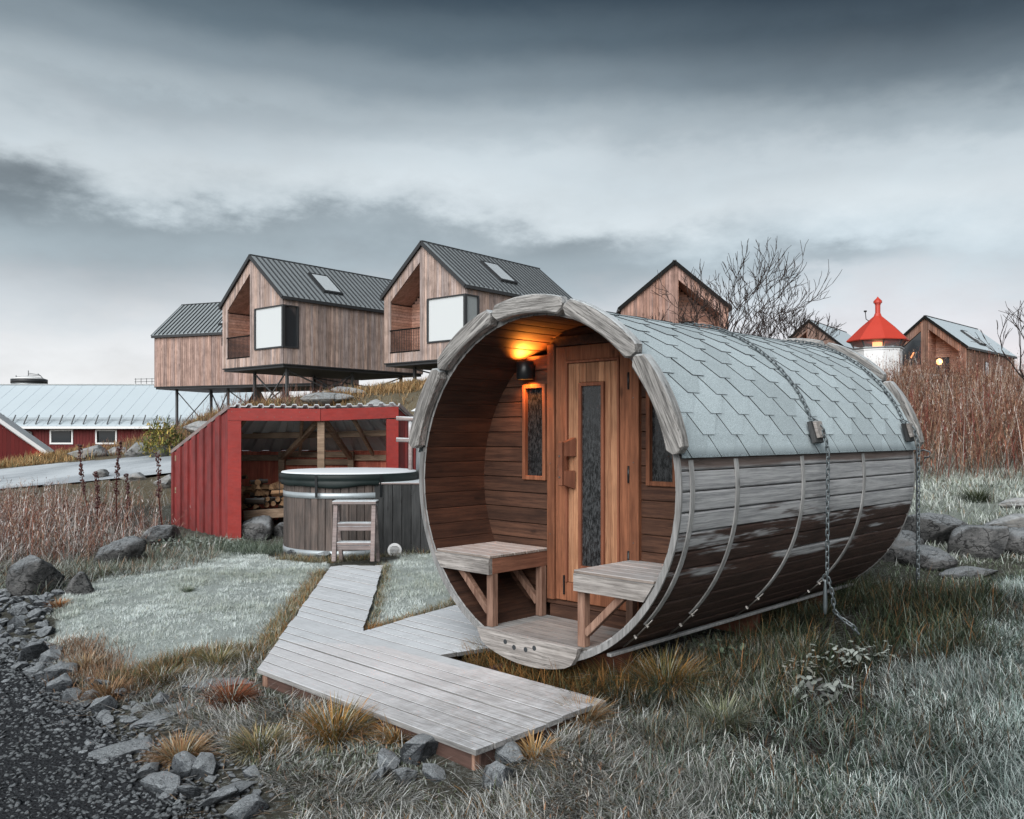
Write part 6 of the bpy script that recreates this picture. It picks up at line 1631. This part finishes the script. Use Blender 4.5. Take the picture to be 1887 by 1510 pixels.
    rim([(300, 1000), (360, 1000), (430, 1008), (520, 1012)], .05, .03, 7000, [(.10, .14, .10), (.30, .36, .31), (.18, .22, .16)], [.4, .3, .3], Lr=(.06, .18), jit=.25)
    rim([(150, 1060), (230, 1045), (300, 1020)], .05, .03, 6500, [(.12, .15, .11), (.38, .42, .38), (.30, .20, .14)], [.35, .4, .25], Lr=(.05, .16), jit=.22)
    t.build('rough_grass', 'rough green and straw grass along the barrel, boardwalk and lawn rims', 'grass')
rough_margins()
def back_lawn():
    t = Turf(); poly = [(3.4, 7.6), (4.3, 7.9), (8.5, 8.3), (11.5, 13), (11.5, 16.5), (5, 16.5), (3.6, 12)]
    n = 52000; x, y = scatter(g, poly, n, 2.5, 1.8); c = pick(g, n, [(.62, .68, .63), (.48, .54, .48), (.76, .80, .77), (.24, .28, .20), (.36, .28, .2)], [.32, .26, .22, .12, .08])
    t.add(*blades(on(x, y, -.01), g.uniform(.05, .16, n), g.uniform(0, 6.28, n), g.uniform(.1, 1.0, n), g.uniform(.1, .9, n), g.uniform(.006, .012, n), c * .5, c, 2))
    t.build('rimed_grass', 'pale rimed grass behind the boulders right of the barrel', 'grass')
back_lawn()
def left_weeds():
    t = Turf(); poly = [(-9.5, 9.6), (-5.4, 8.8), (-4.6, 9.6), (-4.3, 11), (-5.5, 13.2), (-6.5, 14.5), (-11, 14.8), (-11, 11)]
    n = 4200; x, y = scatter(g, poly, n, 4.5, .9)
    near = np.clip((12.4 - y) / 3.5, 0, 1)
    stems(t, x, y, (.22, .78), [(.27, .13, .095), (.20, .095, .075), (.38, .25, .18), (.60, .56, .54)], [.27, .23, .22, .28], leaf=7, leafL=(.03, .10), lean=.42, side=1.3, wd=(.004, .009), lw=(.005, .013))
    n = 20000; x, y = scatter(g, poly, n, 3.0, 1.4); c = pick(g, n, [(.68, .66, .65), (.40, .36, .33), (.34, .19, .13), (.24, .26, .2)], [.38, .28, .20, .14])
    t.add(*blades(on(x, y, -.01), g.uniform(.14, .50, n), g.uniform(0, 6.28, n), g.uniform(.3, 1.3, n), g.uniform(.1, 1.1, n), g.uniform(.004, .009, n), c * .35, c, 3))
    # shorter green frosted growth nearest the boulders
    poly2 = [(-5.6, 8.3), (-4.2, 7.7), (-3.3, 9.3), (-3.6, 11.2), (-4.6, 11.8), (-6.5, 9.6)]
    n = 11000; x, y = scatter(g, poly2, n, 2.5, 1.6); c = pick(g, n, [(.38, .42, .38), (.15, .18, .13), (.34, .24, .17), (.5, .52, .5)], [.3, .3, .2, .2])
    t.add(*blades(on(x, y, -.01), g.uniform(.06, .22, n), g.uniform(0, 6.28, n), g.uniform(.2, 1.2, n), g.uniform(.1, 1.1, n), g.uniform(.004, .009, n), c * .5, c, 3))
    t.build('red_weeds', 'tangled rust red and frosted grey weeds at the left below the road', 'weeds')
left_weeds()
def right_shrub():
    t = Turf(); poly = [(4.8, 13.6), (6.5, 13.2), (12.5, 14.3), (19, 24), (18, 31), (11.5, 27.5), (8.5, 21), (5.6, 17.5)]
    for cols, w, n, hr, sd in (([(.26, .105, .07), (.34, .16, .105), (.42, .28, .20), (.17, .085, .07)], [.3, .28, .2, .22], 3900, (.35, .95), .0),
                               ([(.42, .29, .20), (.34, .19, .12), (.62, .55, .50), (.22, .12, .09)], [.26, .26, .28, .20], 3400, (.55, 1.35), 7.),
                               ([(.12, .055, .045), (.22, .06, .05), (.30, .15, .10)], [.4, .3, .3], 1500, (.7, 1.55), 13.)):
        x, y = scatter(g, poly, n * 2, 0); k = g.random(len(x)) < np.clip((fbm(x * .8 + sd, y * .8 + sd) - .42) * 7 + .25, .05, 1); x, y = x[k][:n], y[k][:n]
        stems(t, x, y, hr, cols, w, wd=(.006, .014), leaf=9, leafL=(.04, .16), lw=(.006, .018), lean=.34, side=1.35)
    n = 9000; x, y = scatter(g, [(4.6, 12.8), (12, 13.5), (13, 17), (5, 16.5)], n, 2, 1); c = pick(g, n, [(.42, .40, .36), (.3, .2, .14), (.3, .33, .28)], [.4, .3, .3])
    t.add(*blades(on(x, y, -.02), g.uniform(.12, .4, n), g.uniform(0, 6.28, n), g.uniform(.2, 1.1, n), g.uniform(.1, 1.1, n), g.uniform(.006, .012, n), c * .6, c, 3))
    t.build('rust_shrubs', 'dense rust red shrubs and seed heads on the slope at the right', 'shrubs')
right_shrub()
def hill_grass():
    t = Turf(); OR = [(.42, .25, .11), (.52, .35, .18), (.32, .19, .09), (.30, .30, .16)]
    def fld(poly, n, Lr, cols, w, clump=3, cs=.35, wd=(.012, .03)):
        x, y = scatter(g, poly, n, clump, cs); k = road_d(x, y)[0] > 2.9; x, y = x[k], y[k]; n = len(x); c = pick(g, n, cols, w)
        t.add(*blades(on(x, y, -.03), g.uniform(*Lr, n), g.uniform(0, 6.28, n), g.uniform(.05, .9, n), g.uniform(.1, 1.0, n), g.uniform(*wd, n), c * .55, c, 2))
    fld([(-19, 28.6), (-12, 28.6), (-9, 28.2), (-7.5, 28), (-9, 34), (-13, 38), (-22, 36)], 12000, (.15, .45), OR, [.3, .35, .2, .15])
    fld([(-12, 24), (-1, 17), (2, 24), (2, 40), (-10, 40), (-13, 33)], 24000, (.08, .28), [(.36, .27, .15), (.24, .20, .11), (.46, .36, .22), (.16, .18, .09), (.25, .11, .08)], [.3, .22, .22, .14, .12])
    fld([(-7.5, 26), (-4, 25), (-3, 34), (-7, 36)], 5000, (.2, .55), OR, [.35, .4, .2, .05], 3.5, .5)
    fld([(2, 20), (8, 20), (13, 28), (22, 33), (30, 50), (4, 42)], 14000, (.15, .45), [(.34, .26, .17), (.42, .38, .32), (.26, .13, .09)], [.4, .3, .3])
    fld([(-14, 15), (-7, 14.5), (-1, 14.8), (-1, 18), (-9, 19), (-14, 21.3)], 9000, (.1, .35), [(.40, .40, .38), (.34, .22, .16), (.24, .24, .2)], [.4, .3, .3], wd=(.006, .014))
    t.build('hill_grass', 'ochre and brown autumn grass over the rocky hill behind', 'grass')
hill_grass()
def hill_twigs():
    t = Turf(); 
    for x0, x1, y0, y1, n, h in ((-11.5, -8, 27, 34, 300, (.3, .9)), (-14.5, -11.5, 29, 33, 120, (.3, .9)), (-8, -6, 28, 32, 120, (.3, .8))):
        x = g.uniform(x0, x1, n); y = g.uniform(y0, y1, n)
        stems(t, x, y, h, [(.20, .10, .08), (.14, .08, .065), (.30, .17, .12)], [.4, .35, .25], wd=(.012, .02), leaf=5, leafL=(.08, .3), lw=(.006, .012), lean=.25)
    t.build('hill_brush', 'thin reddish brushwood on the hill under the left cabin', 'brushwood')
hill_twigs()

# ------------------------------------------------------------------ single plants
def tussock(u, v, z, r, n, L, c0, c1, label, group='grass tussocks round the boardwalk', flat=.0, seed=0):
    gg = np.random.default_rng(900 + seed); x, y, zz = GT(u, v, z); root = None
    n = int(n * 1.5); L *= 1.12; a = gg.uniform(0, 6.28, n); rr_ = r * np.sqrt(gg.random(n)) * .45; bx, by = x + rr_ * np.cos(a), y + rr_ * np.sin(a)
    b = np.stack([bx - x, by - y, H(bx, by) - zz - .01], 1); az = a + gg.normal(0, .5, n); ti = .15 + flat + (rr_ / r) * 1.1 + gg.normal(0, .14, n); Ln = gg.uniform(.55, 1.15, n) * L
    k = gg.random((n, 1)); ca, cb = np.array(c0), np.array(c1); tip = (ca * k + cb * (1 - k)) * gg.uniform(.45, 1.35, (n, 1)); wf = gg.random((n, 1)) < .14; tip = np.where(wf, np.array([.62, .62, .56]) * gg.uniform(.6, 1.1, (n, 1)), tip); V, Q, T, C = blades(b, Ln, az, np.abs(ti), gg.uniform(.4, 1.4, n), gg.uniform(.003, .006, n), tip * np.array([.35, .42, .35]), tip, 4)
    o = link('grass_tussock', np_mesh('grass_tussock', V, [Q, T], M['blade'], C), None, (x, y, zz)); tag(o, label, 'grass tussock', group)
OR_, TN, GN, RD = (.60, .285, .095), (.48, .35, .20), (.14, .17, .075), (.32, .085, .05)
for i, (u, v, r, n, L, a, b, lab) in enumerate([
    (615, 1362, .19, 620, .20, OR_, GN, 'large orange grass tussock below the middle of the boardwalk'), (424, 1298, .14, 420, .15, RD, (.34, .16, .08), 'dark rusty red grass tussock left of the boardwalk corner'),
    (478, 1385, .15, 380, .14, TN, GN, 'green and tan tussock left of the large orange one'), (400, 1232, .15, 420, .17, GN, TN, 'green tussock hanging over the lower rim of the lawn'),
    (335, 1400, .15, 380, .14, (.48, .24, .13), TN, 'pale orange tussock right of the flat dark slab'), (730, 1365, .11, 260, .12, TN, OR_, 'small tan tussock under the boardwalk beside the big stone'),
    (300, 1262, .15, 360, .14, (.30, .15, .08), GN, 'drooping brown tussock on the lawn rim above the pale slab'), (160, 1235, .14, 360, .12, (.36, .22, .15), TN, 'brownish tussock at the left end of the lawn'),
    (200, 1285, .14, 380, .13, (.40, .19, .09), (.34, .24, .15), 'ginger tussock above the small stones at the lower left'), (1228, 1275, .20, 560, .26, OR_, GN, 'tall orange and green tussock under the front of the barrel'),
    (1135, 1268, .17, 420, .24, (.52, .27, .09), GN, 'orange tussock between the barrel and the boardwalk corner'), (1180, 1262, .12, 300, .2, OR_, GN, 'narrow orange tussock in front of the barrel support'), (900, 1215, .13, 380, .19, (.54, .30, .12), TN, 'straw orange tussock in the gap under the barrel sill'),
    (960, 1228, .13, 340, .18, (.44, .28, .12), GN, 'green tipped tussock under the finger holes of the sill'), (985, 1400, .09, 170, .13, OR_, TN, 'little orange tussock right of the boardwalk corner stone'), (1075, 1330, .14, 280, .15, (.42, .20, .09), TN, 'sprawling rusty tussock right of the boardwalk tip'),
    (1030, 1235, .10, 220, .17, TN, GN, 'short tan tussock between the boardwalk and the barrel'), (110, 1118, .09, 200, .09, (.44, .17, .08), OR_, 'small ginger tuft on top of the stone bank'), (190, 1060, .10, 200, .10, TN, GN, 'tan tuft in front of the rounded boulder by the weeds'), (345, 1090, .07, 160, .07, (.28, .33, .22), (.4, .45, .38), 'slim green tuft standing in the frosted lawn'),
    (1380, 1150, .16, 300, .26, (.36, .22, .12), GN, 'brown leaning tussock below the barrel flank'), (1450, 1135, .16, 300, .24, (.22, .16, .1), GN, 'dark tussock next to the hanging turnbuckle'), (1560, 1100, .2, 420, .26, (.10, .13, .07), (.18, .17, .1), 'dark green tussock below the far half of the barrel'),
    (1330, 1340, .13, 300, .17, (.17, .19, .11), (.3, .3, .22), 'olive tussock in the frosted grass right of centre'), (1800, 925, .25, 500, .26, (.07, .10, .05), (.12, .12, .07), 'dark moss green tussock above the boulders at right'), (560, 1008, .10, 200, .12, TN, GN, 'tan tuft at the foot of the tub beside the stones')]):
    tussock(u, v, .1, r, n, L, a, b, lab, seed=i)
def dock(u, v, Y, h, label, seed):
    rd = random.Random(seed); x = tx(u, Y); z = Hs(x, Y); root = empty('dock_stalk', (x, Y, z), 0, label, 'plant', 'tall dead dock stalks among the weeds')
    ln = rd.uniform(-.12, .05); pts = [Vector((ln * t * h + .02 * math.sin(t * 5 + seed), 0, h * t)) for t in [i / 8 for i in range(9)]]
    MB().tube(pts, [.011 * (1 - .6 * i / 8) for i in range(9)], 5).build('stem', M['dock'], root); b = MB()
    for k in range(150):
        f = rd.uniform(.42, 1.0)
        if int(f * 9) % 2 and rd.random() < .5: continue
        i = f * 8; p = pts[min(int(i), 7)].lerp(pts[min(int(i) + 1, 8)], i % 1); a = rd.uniform(0, 6.28); d = rd.uniform(.01, .035); q = p + Vector((math.cos(a) * d, math.sin(a) * d, rd.uniform(-.01, .01))); s = rd.uniform(.008, .016)
        b.add([q + Vector((s, 0, 0)), q + Vector((-s, 0, 0)), q + Vector((0, s, 0)), q + Vector((0, -s, 0)), q + Vector((0, 0, s * 1.3)), q - Vector((0, 0, s * 1.3))], [(0, 2, 4), (2, 1, 4), (1, 3, 4), (3, 0, 4), (2, 0, 5), (1, 2, 5), (3, 1, 5), (0, 3, 5)])
    tag(b.build('seed_head', M['dock'], root), kind='stuff')
M['dock'] = paint('dark_red_dock', (.075, .022, .018), .9, .2, var=.5, scale=30, frost=.25)
dock(163, 900, 12.5, 1.25, 'tall dark dock stalk, leftmost of the tall ones before the road', 1); dock(213, 900, 12.2, 1.32, 'tallest dock stalk, leaning left with a thick seed head', 2); dock(300, 900, 12.4, 1.12, 'thin straight dock stalk nearest the woodshed', 3); dock(184, 905, 12.0, .9, 'short thin dock stalk between the two tall left ones', 4); dock(235, 905, 12.3, .85, 'short rusty dock stalk right of the tallest one', 5)
def leafy(u, v, n, s, cols, label, spread=.14, hh=.12):
    n = int(n * 2.2); hh *= .85; spread *= .85; s *= 1.05
    gg = np.random.default_rng(int(u)); x, y, z = GT(u, v, .15); root = empty('leafy_plant', (x, y, z), 0, label, 'plant'); mt = M['leaf']; 
    for i in range(n):
        a = gg.uniform(0, 6.28); d = spread * math.sqrt(gg.random()); h_ = gg.uniform(.25, 1) * hh; c = Vector((d * math.cos(a), d * math.sin(a), h_)); L_ = float(s * gg.uniform(.5, 1.0)); w = L_ * .30; o = gg.uniform(0, 6.28); dr = Vector((math.cos(o), math.sin(o), gg.uniform(-1.0, .5))).normalized(); sd = dr.cross(Vector((0, 0, 1))).normalized(); up = Vector((0, 0, 1)) * float(L_) * .12
        t = cols[int(gg.integers(len(cols)))]
        vs = [c, c + dr * L_ * .3 + sd * w - up * .2, c + dr * L_ * .7 + sd * w * .8, c + dr * L_ - up, c + dr * L_ * .7 - sd * w * .8, c + dr * L_ * .3 - sd * w - up * .2, c + dr * L_ * .5 + up * .6]
        MB().add(vs, [(0, 1, 6), (1, 2, 6), (2, 3, 6), (3, 4, 6), (4, 5, 6), (5, 0, 6)], 0, False, t).build('leaf', mt, root)
    MB().tube([(0, 0, -.02), (.005, 0, hh * .8)], .004, 5).build('stem', M['twig'], root)
M['leaf'] = paint('frosted_leaf', (.8, .8, .8), .9, .15, frost=.10, tint=True, var=.3)
FL = [(.16, .18, .15), (.30, .33, .30), (.10, .10, .09)]
leafy(1508, 1290, 26, .06, FL, 'rosette of dark frosted leaves at the edge of the long grass'); leafy(1545, 1240, 30, .045, [(.36, .40, .36), (.25, .28, .24)], 'pale frosted herb right of the loose chain end', .17, .16); leafy(1600, 1225, 24, .05, [(.38, .42, .38), (.22, .25, .2)], 'frost whitened leafy herb at the rim of the long grass, right of the chain', .15, .14)
leafy(1330, 1225, 26, .05, [(.10, .15, .07), (.08, .12, .06)], 'dark green leafy herb in the shade beside the barrel', .17, .16); leafy(1475, 1255, 22, .045, [(.34, .33, .28), (.2, .2, .16)], 'brownish frosted herb left of the pale ones', .14, .12); leafy(1290, 1190, 18, .05, [(.12, .15, .08)], 'low green herb under the barrel flank behind the orange tussock', .15, .1)
leafy(395, 1012, 60, .06, [(.22, .27, .22), (.34, .39, .35), (.12, .15, .11)], 'broad patch of frosted green herbs at the foot of the woodshed corner', .42, .16); leafy(330, 1012, 50, .06, [(.22, .27, .22), (.34, .39, .35), (.16, .19, .14)], 'frosted herbs between the mossy boulder and the woodshed', .38, .16)
def yellow_bush():
    x, y = tx(300, 27), 27; z = Hs(x, y); root = empty('bush', (x, y, z), 0, 'green and yellow leaved bush by the road, left of the woodshed roof', 'bush'); gg = np.random.default_rng(77); t = Turf(); n = 1500
    a = gg.uniform(0, 6.28, n); ph = np.arccos(gg.uniform(-.2, 1, n)); r = gg.uniform(.5, 1, n) ** .5; b = np.stack([.62 * r * np.sin(ph) * np.cos(a), .5 * r * np.sin(ph) * np.sin(a), .1 + 1.0 * r * np.abs(np.cos(ph))], 1) + gg.normal(0, .08, (n, 3)); c = pick(gg, n, [(.30, .26, .07), (.16, .18, .06), (.45, .33, .10), (.1, .12, .05)], [.3, .3, .2, .2])
    t.add(*blades(b, gg.uniform(.08, .2, n), gg.uniform(0, 6.28, n), gg.uniform(.1, 1.5, n), gg.uniform(0, 1, n), gg.uniform(.03, .06, n), c, c, 2)); t.build('foliage', kind=None, parent=root)
    for k in range(7): MB().tube([(0, 0, -.1), (.3 * math.cos(k), .25 * math.sin(k), .6), (.5 * math.cos(k * 1.1), .4 * math.sin(k), 1.1)], [.02, .012, .005], 5).build('stem', M['twig'], root)
yellow_bush()
